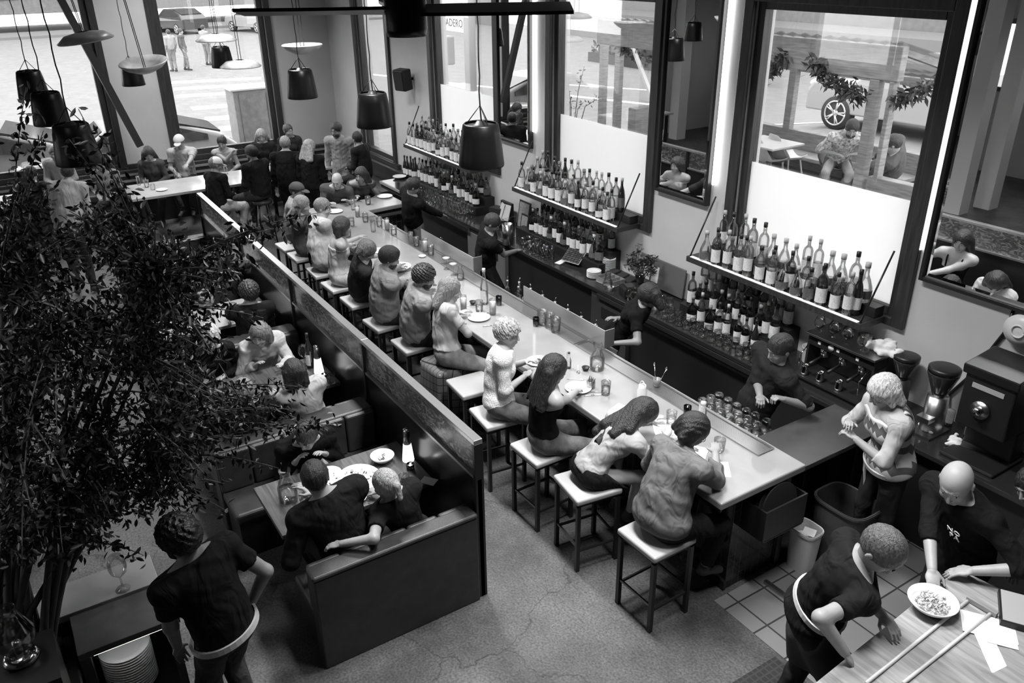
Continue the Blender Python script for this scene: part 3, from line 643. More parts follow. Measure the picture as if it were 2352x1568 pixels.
shelf(-6.2, -3.97, 'dark wall shelf of bottles below the right bar window')
# divider
t = thing('divider_screen', 'long dark divider with etched glass panels between booths and bar stools', 'divider', (-8.7, 2.53, 0))
xs = [-14.95, -12.86, -10.76, -8.67, -6.585, -4.49]
ETCH = mat('etched_glass', .12, .12, noise=.9, nscale=14, stretch=(1, 1, 3.5), bump=.6, bscale=16, coat=.3)
def etched():
    m = glassy('etched_glass_panel', .5, .25, .12, .5); t_ = m.node_tree; N = t_.nodes; L = t_.links
    tr = [n for n in N if n.type == 'BSDF_TRANSPARENT'][0]; out = [n for n in N if n.type == 'OUTPUT_MATERIAL'][0]; mx0 = out.inputs[0].links[0].from_node
    tc = N.new('ShaderNodeTexCoord'); mp = N.new('ShaderNodeMapping'); mp.inputs['Scale'].default_value = (5, 5, 11); mp.inputs['Rotation'].default_value = (0, math.radians(50), 0)
    n = N.new('ShaderNodeTexNoise'); n.inputs['Scale'].default_value = 1.3; n.inputs['Detail'].default_value = 3; n.inputs['Distortion'].default_value = 2.5
    L.new(tc.outputs['Object'], mp.inputs[0]); L.new(mp.outputs[0], n.inputs[0]); r = N.new('ShaderNodeMapRange'); r.inputs[1].default_value = .5; r.inputs[2].default_value = .56; L.new(n.outputs[0], r.inputs[0])
    df = N.new('ShaderNodeBsdfGlossy'); df.inputs[0].default_value = (.5,) * 3 + (1,); df.inputs[1].default_value = .45
    bp = N.new('ShaderNodeBump'); bp.inputs['Distance'].default_value = .02; bp.inputs['Strength'].default_value = .5; L.new(n.outputs[0], bp.inputs['Height']); L.new(bp.outputs[0], df.inputs['Normal'])
    mk = N.new('ShaderNodeMath'); mk.operation = 'MULTIPLY_ADD'; mk.inputs[1].default_value = .55; mk.inputs[2].default_value = .3; L.new(r.outputs[0], mk.inputs[0])
    mx = N.new('ShaderNodeMixShader'); L.new(mk.outputs[0], mx.inputs[0]); L.new(mx0.outputs[0], mx.inputs[1]); L.new(df.outputs[0], mx.inputs[2]); L.new(mx.outputs[0], out.inputs[0]); return m
EG = etched()
for i in range(1, 5):
    x0, x1 = xs[i], xs[i + 1]
    MB().box(x0, x1 - .0, 2.51, 2.545, .0, 1.14).build('lower_panel', mat('black_gloss_panel', .012, .25), t)
    MB().box(x0 + .02, x1 - .02, 2.495, 2.56, 1.14, 1.165).build('mid_rail', mat('rail_metal', .35, .3, .8), t)
    MB().box(x0 + .03, x1 - .035, 2.523, 2.531, 1.165, 1.455).build('glass_panel', EG, t)
    MB().box(x0 + .004, x1 - .004, 2.49, 2.565, 1.455, 1.492).build('top_rail', mat('top_rail_metal', .5, .24, .8), t, bevel=.003)
for x in xs[1:]: MB().box(x - .035, x + .0, 2.49, 2.565, 0 , 1.456).build('post', BLACKM, t, bevel=.003)
# booths: benches between table bays
def bench(x0, x1, back_x, lab, double=False, y0=1.17, y1=2.485, zb=.86):
    """back panel at back_x (thickness .13), seat on one or both sides"""
    t = thing('booth_bench', lab, 'bench', ((x0 + x1) / 2, (y0 + y1) / 2, 0), group='leather booth benches')
    bt = .2 if double else .13
    MB().box(back_x - bt / 2, back_x + bt / 2, y0, y1, 0, zb - .04).build('back_panel', LEATHER, t, bevel=.012)
    MB().box(back_x - bt / 2 - .012, back_x + bt / 2 + .012, y0 - .01, y1, zb - .04, zb).build('top_roll', LEATHER, t, bevel=.02, seg=3)
    n = 5
    for s_, on in ((-1, x0 < back_x - .1), (1, x1 > back_x + .1)):
        if not on: continue
        for i in range(n):
            a = y0 + (y1 - y0) * i / n; c = y0 + (y1 - y0) * (i + 1) / n; xa = back_x + s_ * bt / 2; xb = back_x + s_ * (bt / 2 + .06); lo, hi = sorted((xa, xb))
            MB().box(lo, hi, a + .003, c - .003, .46, zb - .01).build('back_cushion', LEATHER, t, bevel=.025, seg=3)
        xa = back_x + s_ * bt / 2; xb = x0 if s_ < 0 else x1; lo, hi = sorted((xa, xb))
        MB().box(lo, hi, y0 + .01, y1, .36, .46).build('seat_cushion', LEATHER, t, bevel=.03, seg=3)
        MB().box(lo + .02, hi - .02, y0 + .03, y1, .0, .36).build('seat_base', mat('booth_base', .02, .5), t)
    return t
def booth_table(x0, x1, lab, y0=1.17, y1=2.475, m=None):
    t = thing('booth_table', lab, 'table', ((x0 + x1) / 2, (y0 + y1) / 2, 0), group='wooden booth tables')
    MB().box(x0, x1, y0, y1, .72, .76).build('tabletop', m or WOODT, t, bevel=.004)
    MB().box((x0 + x1) / 2 - .04, (x0 + x1) / 2 + .04, 1.7, 1.78, .02, .72).build('pedestal', BLACKM, t)
    MB().box((x0 + x1) / 2 - .25, (x0 + x1) / 2 + .25, 1.45, 2.05, 0, .02).build('foot_plate', BLACKM, t)
bench(-5.05, -4.46, -4.53, 'front leather booth bench whose broad back faces the camera')
booth_table(-5.9, -5.16, 'wooden booth table nearest the camera, crowded with plates')
bench(-7.1, -6.0, -6.55, 'double leather booth bench between the first and second tables', True, y0=1.0)
booth_table(-7.98, -7.25, 'wooden booth table second from the camera with wine bottle')
bench(-9.2, -8.1, -8.65, 'double leather booth bench between the second and third tables', True, y0=1.0)
booth_table(-10.1, -9.35, 'wooden booth table third from the camera', m=COUNTER)
bench(-11.3, -10.2, -10.75, 'double leather booth bench between the third and fourth tables', True, y0=1.0)
booth_table(-12.2, -11.45, 'farthest wooden booth table before the communal tables', m=COUNTER)
bench(-12.84, -12.3, -12.79, 'farthest leather booth bench at the head of the divider')
# bar stools
def make_stool():
    t = thing('bar_stool', 'bar stool', 'stool', (0, 0, 0)); a = .215
    n = 4; s_ = MB(); s_.box(-a, a, -a, a, .685, .74)
    o = s_.build('seat', VINYL, t, world=False, bevel=.018, seg=3)
    MB().box(-a + .02, a - .02, -a + .02, a - .02, .66, .685).build('seat_frame', BLACKM, t, world=False)
    for sx in (-1, 1):
        for sy in (-1, 1): MB().box(min(sx * (a - .045), sx * (a - .012)), max(sx * (a - .045), sx * (a - .012)), min(sy * (a - .045), sy * (a - .012)), max(sy * (a - .045), sy * (a - .012)), 0, .66).build('leg', BLACKM, t, world=False)
    for sy in (-1, 1):
        y0, y1 = sorted((sy * (a - .035), sy * (a - .02))); MB().box(-a + .046, a - .046, y0, y1, .24, .26).build('footrest', STEELD if sy < 0 else BLACKM, t, world=False)
    for sx in (-1, 1):
        x0, x1 = sorted((sx * (a - .035), sx * (a - .02))); MB().box(x0, x1, -a + .046, a - .046, .2, .22).build('stretcher', BLACKM, t, world=False)
    return t
stool = Kind(make_stool())
STOOLX = [-3.645, -4.47, -5.12, -5.85, -6.5, -7.07, -7.73, -8.46, -9.28, -9.93, -10.56, -11.36, -11.9]
SY = [3.58, 3.55, 3.54, 3.52, 3.62, 3.62, 3.57, 3.54, 3.57, 3.56, 3.58, 3.57, 3.57]
SR = [1, -8, 1, -6, -4, 2, 0, 3, 0, 2, -2, 0, 2]
SL = ['under the person in the grey cardigan, nearest the camera', 'under the girl leaning over her paper', 'under the woman with long dark hair and black top', 'under the curly-haired woman in the lace blouse', 'standing empty beside the curly-haired woman',
      'under the woman in jeans, with a plaid jacket on it', 'under the bearded man in the overshirt', 'under the dark-haired man in the pale shirt', 'under the person in the dark shirt', 'under the woman in the off-shoulder top',
      'under the man in the white sweatshirt', 'under the long-haired woman at the far end', 'under the man in the cap']
for x, y, r, l in zip(STOOLX, SY, SR, SL): stool.put((x, y, 0), math.radians(r), 'pale-topped square bar stool ' + l, 'pale bar stools')
# plaid jacket on stool
def plaid():
    m, t_, q = nt('plaid_wool'); N = t_.nodes; L = t_.links; tc = N.new('ShaderNodeTexCoord'); mp = N.new('ShaderNodeMapping'); mp.inputs['Rotation'].default_value = (.2, .1, .3); L.new(tc.outputs['Object'], mp.inputs[0])
    k_ = N.new('ShaderNodeTexBrick'); k_.offset = 0; k_.inputs['Scale'].default_value = 1; k_.inputs['Brick Width'].default_value = .085; k_.inputs['Row Height'].default_value = .085; k_.inputs['Mortar Size'].default_value = .004
    k_.inputs['Color1'].default_value = (.12,) * 3 + (1,); k_.inputs['Color2'].default_value = (.14,) * 3 + (1,); k_.inputs['Mortar'].default_value = (.008,) * 3 + (1,)
    sp = N.new('ShaderNodeSeparateXYZ'); cb = N.new('ShaderNodeCombineXYZ'); ad = N.new('ShaderNodeMath'); L.new(mp.outputs[0], sp.inputs[0]); L.new(sp.outputs[0], ad.inputs[0]); L.new(sp.outputs[1], ad.inputs[1]); L.new(ad.outputs[0], cb.inputs[0]); L.new(sp.outputs[2], cb.inputs[1]); L.new(cb.outputs[0], k_.inputs[0])
    L.new(k_.outputs[0], q.inputs['Base Color']); q.inputs['Roughness'].default_value = .9; MATS['plaid_wool'] = m; return m
g = MB(); cx, cy = -7.07, 3.62; n = 40; v = []; f = []; rings = []
for k_, (s_, z) in enumerate([(.0, .752), (.9, .752), (1.06, .748), (1.1, .70), (1.13, .55), (1.2, .4), (1.26, .26)]):
    for i in range(n):
        a = 2 * math.pi * i / n; e = .35; ca, sa = math.cos(a), math.sin(a); wv = (1 + .035 * math.sin(7 * a + 1) * max(0, k_ - 2) / 2)
        hang = 1 if (sa < .35) else .35
        zz = z if k_ < 4 else .70 - (.70 - z) * hang + .05 * math.sin(3 * a)
        v.append((cx + math.copysign(abs(ca) ** e, ca) * .215 * s_ * wv, cy + math.copysign(abs(sa) ** e, sa) * .215 * s_ * wv, zz))
for q_ in range(6):
    for i in range(n): f.append((q_ * n + i, q_ * n + (i + 1) % n, (q_ + 1) * n + (i + 1) % n, (q_ + 1) * n + i))
o = g.add(v, f, True).build('plaid_jacket', plaid()); md = o.modifiers.new('s', 'SOLIDIFY'); md.thickness = .012; md.offset = 1
tag(o, 'plaid wool jacket draped over the stool under the woman in jeans', 'jacket')
# communal high tables + window banquette
def high_table(x0, x1, y0, y1, lab, z=1.0):
    t = thing('high_table', lab, 'table', ((x0 + x1) / 2, (y0 + y1) / 2, 0), group='high communal tables')
    MB().box(x0, x1, y0, y1, z - .045, z).build('tabletop', mat('pale_lit_wood', .45, .2, noise=.12, nscale=3), t, bevel=.004)
    for y in (y0 + .15, y1 - .15):
        for xx in (x0 + .08, x1 - .08): MB().box(xx - .03, xx + .03, y - .03, y + .03, .0, z - .045).build('leg', BLACKM, t)
high_table(-16.05, -15.0, 1.85, 4.7, 'high communal table by the second end window, in front of the seated group')
high_table(-16.0, -15.25, 4.95, 5.8, 'small high table in the corner by the narrow window')
high_table(-16.6, -15.7, -1.7, .3, 'high table at the far left by the first end window')
t = thing('window_banquette', 'long dark banquette running along the end wall windows', 'bench', (-17.3, 2.5, 0))
MB().box(-17.58, -17.44, -1.5, 6.6, 0, .97).build('backrest', FRAME, t, bevel=.01)
MB().box(-17.44, -16.95, -1.5, 6.6, .55, .68).build('seat', LEATHER, t, bevel=.03)
MB().box(-17.42, -17.0, -1.5, 6.6, 0, .55).build('base', BLACK, t)
MB().box(-17.44, -17.41, -1.45, 6.5, .74, .78).box(-17.44, -17.41, -1.45, 6.5, .86, .9).build('rail', mat('dull_rail', .25, .4), t)
t = thing('corner_banquette', 'dark banquette under the narrow corner window', 'bench', (-15.3, 6.4, 0))
MB().box(-16.9, -14.1, 6.46, YW - .004, 0, .97).build('backrest', FRAME, t, bevel=.01)
MB().box(-16.9, -14.1, 6.0, 6.46, .55, .68).build('seat', LEATHER, t, bevel=.03)
MB().box(-16.9, -14.1, 6.05, 6.44, 0, .55).build('base', BLACK, t)
def make_round_stool():
    t = thing('high_stool', 'stool', 'stool'); MB().lathe([(.17, .66), (.185, .68), (.185, .71), (.17, .72)], n=24).build('seat', LEATHER, t, world=False)
    for i in range(4):
        a = math.pi / 4 + i * math.pi / 2; MB().cyl((.12 * math.cos(a), .12 * math.sin(a), .66), (.2 * math.cos(a), .2 * math.sin(a), 0), .014, n=8).build('leg', BLACKM, t, world=False)
    MB().tube([(.175 * math.cos(q_ * math.pi / 12), .175 * math.sin(q_ * math.pi / 12), .25) for q_ in range(25)], .008, 6).build('foot_ring', STEELD, t, world=False); return t
HS = make_round_stool
# pass (oak) with inlaid rail and host stand
t = thing('oak_pass', 'broad pale oak kitchen pass in the lower right corner', 'counter', (-1.2, 4, 0))
pts = [tuple(P(1850, 1585, 1.12)[:2]), tuple(P(2190, 1312, 1.12)[:2]), tuple(P(2233, 1320, 1.12)[:2]), tuple(P(2420, 1410, 1.12)[:2]), (.6, 4.6), (.6, 2.0), (-1.6, 2.0)]
pts = [tuple(map(float, p)) for p in pts]
MB().prism(pts[::-1], 1.05, 1.12).build('top_slab', WOODP, t, bevel=.006)
MB().prism([(x + (.12 if x < -1 else -.1), y + (.1 if y < 3 else -.12)) for x, y in pts][::-1], 0, 1.05).build('base', BLACK, t)
# ticket rails
for i, (a, c) in enumerate([((1990, 1568), (2222, 1380)), ((2075, 1568), (2280, 1405))]):
    tag(MB().tube([P(*a, 1.131), P(*c, 1.131)], .011, 6).build('ticket_rail', mat('pale_rail', .7, .4)), ['left', 'right'][i] + ' thin pale ticket rail lying on the oak pass', 'rail', 'ticket rails on the pass')
a = P(2222, 1372, 1.14); c = P(2290, 1412, 1.14)
tag(MB().tube([a, c], .02, 4, smooth=False).build('rail_end_bar', WOODP), 'short wooden cross bar joining the ends of the two ticket rails', 'bar')
# host stand / service cabinet at lower left
q = [P(195, 1400, 1.05), P(345, 1345, 1.05), P(325, 1290, 1.05), P(180, 1345, 1.05)]
t = thing('service_cabinet', 'service cabinet with pale top holding plates, lower left', 'cabinet', (-4.7, 0, 0))
MB().box(-5.1, -4.78, -.75, .26, 1.0, 1.05).build('rear_ledge', mat('pale_ledge', .26, .5, noise=.1), t, bevel=.004)
MB().box(-4.78, -4.4, -.28, .3, .985, 1.03).build('front_top', mat('dark_oak_top', .07, .5, noise=.3, nscale=5), t, bevel=.004)
MB().box(-5.08, -4.8, -.7, .24, 0, 1.0).box(-4.8, -4.44, .22, .27, 0, .985).box(-4.8, -4.44, -.28, -.22, 0, .985).box(-4.8, -4.44, -.22, .22, .44, .48).box(-4.8, -4.44, -.22, .22, .0, .08).build('carcass', BLACK, t)
t = thing('planter_box', 'black planter box holding the indoor tree, lower left', 'planter', (-4.6, -.6, 0))
MB().box(-4.95, -4.3, -.86, -.32, 0, .86).box(-4.98, -4.27, -.89, -.29, .86, .9).build('box', BLACK, t, bevel=.01)
MB().box(-4.92, -4.33, -.83, -.35, .9, .915).build('soil', mat('soil', .02, .9, bump=1, bscale=60), t)
# things on the wall
def speaker():
    t = thing('wall_speaker', 'small black speaker on the grey wall beside the narrow window', 'speaker', (-13.7, 6.5, 2.7)); a = PY(925, 183, 6.42)
    MB().obox((a[0], 6.42, a[2]), (.27, .2, .36), .3, .12).build('cabinet', BLACK, t, bevel=.02)
    MB().obox((a[0] + .03, 6.318, a[2] - .012), (.22, .01, .31), .3, .12).build('grille', mat('grille_cloth', .02, .9), t)
    MB().cyl((a[0] - .02, 6.5, a[2]), (a[0] - .02, YW - .002, a[2]), .025).build('bracket', BLACKM, t)
speaker()
# pendants
def make_pendant():
    t = thing('pendant_lamp', 'pendant', 'lamp'); s_ = MB()
    s_.lathe([(.125, .34), (.13, .345), (.145, .33), (.16, .25), (.178, .1), (.188, .012), (.185, .0), (.18, .004), (.17, .1), (.15, .25), (.125, .32)], n=36, cap=False)
    s_.build('shade', mat('black_enamel', .006, .35, spec=.25), t, world=False)
    MB().lathe([(.125, .325), (.05, .335), (.03, .36), (.0, .36)], n=24, cap=False).build('shade_cap', BLACKM, t, world=False)
    MB().tube([(math.sin(i * 1.7) * .008, math.cos(i * 2.1) * .008, .345 + i * .12) for i in range(24)], .006, 6).build('cord', BLACK, t, world=False)
    for i in range(3):
        a = i * 2.094; MB().cyl((.12 * math.cos(a), .12 * math.sin(a), .33), (0, 0, .48), .004, n=5).build('stay_wire', BLACKM, t, world=False)
    MB().ball((0, 0, .1), .045).build('bulb', emis('warm_bulb', 14), t, world=False); return t
PEN = Kind(make_pendant())
for (px, py, ph, lab) in ((1105, 332, 92, 'hanging in front of the far bottle shelf, largest'), (858, 252, 72, 'hanging before the narrow corner window'), (692, 192, 60, 'under the alabaster dish by the corner wall'),
                     (509, 131, 43, 'small against the bright second end window'), (303, 172, 33, 'behind the tilted dish, before the grey pier'), (72, 194, 57, 'upper of the pair at the left edge'), (112, 249, 68, 'lower of the pair at the left edge'), (172, 330, 86, 'half hidden by twigs at the left')):
    d = ray(px, py); dist = .335 * 1882 / ph * .97; p = O + d * min(dist / abs(float(d @ ray(1176, 784))), 15.6 / abs(d[0]))
    PEN.put((p[0], p[1], p[2] - .17), 0, 'black bell-shaped pendant lamp ' + lab, 'black pendant lamps')
# alabaster dishes
for (px, py, w_, dz, lab, dome) in ((197, 92, 105, 0, 'pale disc lamp hanging before the left end window', 1), (329, 143, 95, 0, 'veined tilted dish lamp hanging before the grey pier', 0), (497, 92, 82, 0, 'pale disc lamp above the small pendant in the second window', 1), (553, 152, 84, 0, 'lower pale disc lamp in the second end window', 1), (694, 104, 86, 0, 'veined bowl lamp hanging near the corner', 0)):
    d = ray(px, py); p = O + d * (12.0 if px > 600 else 11.0 if px < 400 else 14); r = w_ / 1882 * np.linalg.norm(p - O) / 2
    t = thing('dish_lamp', lab, 'lamp', p, group='hanging dish lamps'); t.rotation_euler = (math.radians(7 if px < 400 else 0), math.radians(8 if px in (329,) else 0), 0)
    if dome: pr = [(r * .2, r * .3), (r * .7, r * .22), (r, 0), (r * .97, -.012), (r * .7, r * .18), (0.001, r * .26)]
    else: pr = [(0.001, -r * .42), (r * .35, -r * .4), (r * .75, -r * .22), (r, 0.0), (r * .96, .012), (r * .7, -r * .16), (.001, -r * .34)]
    MB().lathe(pr, n=36, cap=False).build('dish', mat('alabaster', .45, .35, noise=.35, nscale=7), t, world=False)
    for s_ in (-1, 1): MB().cyl((s_ * r * .25, 0, 0 if dome else -.1), (s_ * r * .12, 0, 2.0), .005, n=5).build('cable', BLACKM, t, world=False)
# ceiling fan near the camera
t = thing('ceiling_fan', 'dark ceiling fan with long thin blades at the top of the picture', 'fan'); d = ray(931, 27); p = O + d * 3.3; t.location = [float(q) for q in p]
MB().lathe([(.072, -.085), (.078, -.06), (.078, .1), (.05, .14), (.001, .14)], n=28).build('motor_housing', mat('fan_black', .012, .3), t, world=False)
MB().cyl((0, 0, .12), (0, 0, CEIL - p[2]), .015).build('down_rod', BLACKM, t, world=False)
rt = CM[:, 0]; ya = math.atan2(rt[1], rt[0])
for i, (an, L_) in enumerate(((math.pi, .62), (0.05, .62), (1.75, .6))):
    a = ya + an; v = []; n = 10
    for j in range(n + 1):
        q_ = j / n; wd = .05 + .035 * math.sin(math.pi * min(1, q_ * 1.1) * .8); x = .06 + (L_ - .06) * q_
        for s_ in (-1, 1):
            for h in (.006, -.006): v.append((x * math.cos(a) - s_ * wd * math.sin(a), x * math.sin(a) + s_ * wd * math.cos(a), .005 + h + s_ * .012))
    f = []
    for j in range(n):
        o_ = 4 * j; f += [(o_, o_ + 2, o_ + 6, o_ + 4), (o_ + 1, o_ + 5, o_ + 7, o_ + 3), (o_, o_ + 4, o_ + 5, o_ + 1), (o_ + 2, o_ + 3, o_ + 7, o_ + 6)]
    f += [(0, 1, 3, 2), (4 * n, 4 * n + 2, 4 * n + 3, 4 * n + 1)]
    MB().add(v, f).build('blade', mat('fan_black', .012, .3), t, world=False)
# ---------------------------------------------------------------- people: smooth bodies from blended limbs
def nrm(v): v = np.array(v, float); return v / (np.linalg.norm(v) + 1e-9)
class Fld:
    def __init__(s, lo, hi, h):
        s.lo = np.array(lo, float); s.h = h; s.n = np.ceil((np.array(hi) - s.lo) / h).astype(int) + 1; s.a = np.full(s.n, .2, np.float32)
    def blk(s, lo, hi):
        i0 = np.clip(np.floor((np.array(lo) - s.lo) / s.h).astype(int), 0, s.n - 1); i1 = np.clip(np.ceil((np.array(hi) - s.lo) / s.h).astype(int) + 1, 1, s.n)
        g = [s.lo[k_] + s.h * np.arange(i0[k_], i1[k_]) for k_ in range(3)]
        return tuple(slice(a, b) for a, b in zip(i0, i1)), g
    def put(s, sl, d, k_, sub=False):
        a = s.a[sl]
        if sub: d = -d; h = np.maximum(k_ - np.abs(a - d), 0) / k_; s.a[sl] = np.maximum(a, d) + h * h * k_ / 4
        else: h = np.maximum(k_ - np.abs(a - d), 0) / k_; s.a[sl] = np.minimum(a, d) - h * h * k_ / 4
    def cap(s, a, b, ra, rb=None, k=.03, clip=False):
        a = np.array(a, float); b = np.array(b, float); rb = ra if rb is None else rb; m = max(ra, rb) + k + 2 * s.h
        sl, (X, Y, Z) = s.blk(np.minimum(a, b) - m, np.maximum(a, b) + m); ba = b - a; l2 = ba @ ba + 1e-9
        px = X[:, None, None] - a[0]; py = Y[None, :, None] - a[1]; pz = Z[None, None, :] - a[2]
        t = (px * ba[0] + py * ba[1] + pz * ba[2]) / l2; h = np.clip(t, 0, 1)
        d = np.sqrt((px - h * ba[0]) ** 2 + (py - h * ba[1]) ** 2 + (pz - h * ba[2]) ** 2) - (ra + (rb - ra) * h)
        if clip: d = np.maximum(d, (t - 1) * math.sqrt(l2))
        s.put(sl, d, k)
    def ell(s, c, ax, r, k=.03, sub=False):
        c = np.array(c, float); r = np.array(r, float); m = r.max() + k + 2 * s.h; sl, (X, Y, Z) = s.blk(c - m, c + m)
        px = X[:, None, None] - c[0]; py = Y[None, :, None] - c[1]; pz = Z[None, None, :] - c[2]
        q = [(px * ax[i][0] + py * ax[i][1] + pz * ax[i][2]) for i in range(3)]
        k0 = np.sqrt((q[0] / r[0]) ** 2 + (q[1] / r[1]) ** 2 + (q[2] / r[2]) ** 2); k1 = np.sqrt((q[0] / r[0] ** 2) ** 2 + (q[1] / r[1] ** 2) ** 2 + (q[2] / r[2] ** 2) ** 2) + 1e-6
        s.put(sl, k0 * (k0 - 1) / k1, k, sub)
    def plane(s, p, n, soft=0):   # keep the side the normal points away from
        g = [s.lo[k_] + s.h * np.arange(s.n[k_]) for k_ in range(3)]; n = nrm(n)
        d = (g[0][:, None, None] - p[0]) * n[0] + (g[1][None, :, None] - p[1]) * n[1] + (g[2][None, None, :] - p[2]) * n[2]
        s.a = np.maximum(s.a, d.astype(np.float32))
    def wrinkle(s, amp, fr, seed, dirn=(.2, .2, 1)):
        g = np.random.default_rng(seed); G = [s.lo[k_] + s.h * np.arange(s.n[k_]) for k_ in range(3)]; X = G[0][:, None, None]; Y = G[1][None, :, None]; Z = G[2][None, None, :]
        o = 0
        for i in range(3):
            q = nrm(np.array(dirn) + g.normal(size=3) * .35) * fr * (1 + .5 * i); e = g.normal(size=3) * fr * .5; ph = g.uniform(0, 6, 2)
            o = o + np.sin(X * q[0] + Y * q[1] + Z * q[2] + ph[0] + 1.3 * np.sin(X * e[0] + Y * e[1] + Z * e[2] + ph[1])) / (1 + i)
        s.a = s.a - (amp * o).astype(np.float32)
    def mesh(s):
        a = s.a; ins = a < 0; n = a.shape
        c = ins[:-1, :-1, :-1].astype(np.int8); cnt = np.zeros(c.shape, np.int8)
        for i in (0, 1):
            for j in (0, 1):
                for k_ in (0, 1): cnt += ins[i:n[0] - 1 + i, j:n[1] - 1 + j, k_:n[2] - 1 + k_]
        act = (cnt > 0) & (cnt < 8); idx = np.full(act.shape, -1, np.int64); A = np.argwhere(act); idx[act] = np.arange(len(A))
        if not len(A): return [], []
        S = np.zeros((len(A), 3)); C_ = np.zeros(len(A)); cor = [(i, j, k_) for i in (0, 1) for j in (0, 1) for k_ in (0, 1)]
        val = {q: a[A[:, 0] + q[0], A[:, 1] + q[1], A[:, 2] + q[2]].astype(float) for q in cor}
        for q in cor:
            for ax in range(3):
                if q[ax]: continue
                p = list(q); p[ax] = 1; p = tuple(p); v0, v1 = val[q], val[p]; m = (v0 < 0) != (v1 < 0)
                t = np.where(m, v0 / np.where(m, v0 - v1, 1), 0); pos = np.tile(np.array(q, float), (len(A), 1)); pos[:, ax] += t
                S[m] += pos[m]; C_[m] += 1
        V = (A + S / C_[:, None]) * s.h + s.lo; F = []
        for ax in range(3):
            b_, c_ = (ax + 1) % 3, (ax + 2) % 3
            sl0 = [slice(None)] * 3; sl1 = [slice(None)] * 3; sl0[ax] = slice(0, -1); sl1[ax] = slice(1, None)
            e0 = ins[tuple(sl0)]; e1 = ins[tuple(sl1)]; E_ = np.argwhere(e0 != e1)
            E_ = E_[(E_[:, b_] > 0) & (E_[:, c_] > 0) & (E_[:, b_] < n[b_] - 1) & (E_[:, c_] < n[c_] - 1)]
            if not len(E_): continue
            def at(db, dc): q = E_.copy(); q[:, b_] += db; q[:, c_] += dc; return idx[q[:, 0], q[:, 1], q[:, 2]]
            Q = np.stack([at(-1, -1), at(0, -1), at(0, 0), at(-1, 0)], 1); w_ = e0[E_[:, 0], E_[:, 1], E_[:, 2]]
            Q[~w_] = Q[~w_][:, ::-1]; F.append(Q[(Q >= 0).all(1)])
        return V, np.concatenate(F)
def mk(name, parts, mats, parent):
    """parts: list of (V, F, material index) -> one smooth mesh under parent"""
    V = []; F = []; M_ = []; o = 0; off = np.array(root_loc(parent))
    for v, f, m in parts:
        if not len(v): continue
        V.append(np.array(v) - off); F += [tuple(int(i) + o for i in q) for q in f]; M_ += [m] * len(f); o += len(v)
    me = D.meshes.new(name); me.from_pydata(np.concatenate(V).tolist(), [], F)
    for q in mats: me.materials.append(q)
    me.polygons.foreach_set('material_index', M_); me.polygons.foreach_set('use_smooth', [True] * len(F)); me.update()
    ob = D.objects.new(name, me); COL.objects.link(ob); ob.parent = parent; return ob
def ik(a, t, l1, l2, hint):
    a = np.array(a, float); t = np.array(t, float); d = t - a; L_ = np.linalg.norm(d); mx = (l1 + l2) * .995
    if L_ > mx: t = a + d / L_ * mx; d = t - a; L_ = mx
    if L_ < .12: t = a + nrm(d) * .12; d = t - a; L_ = .12
    u = d / L_; x = (L_ * L_ + l1 * l1 - l2 * l2) / (2 * L_); y = math.sqrt(max(l1 * l1 - x * x, 0)); h = np.array(hint, float); h = h - u * (h @ u); h = nrm(h)
    return a + u * x + h * y, t
def ellm(c, ax, r, n=10):
    b = MB(); b.ball((0, 0, 0), (1, 1, 1), n); v = np.array(b.v) * np.array(r); return c + v @ np.array(ax), b.f
HAIRS = {}
def hairmat(g, kind='straight'):
    k_ = 'hair_%s_%d' % (kind, int(g * 1000))
    if k_ not in MATS: mat(k_, g, .42, noise=.45, nscale=30, bump=.5, bscale=50, stretch=(3, 3, .5) if kind == 'straight' else None, spec=.5)
    return MATS[k_]
NP = [0]; PEOPLE = {}
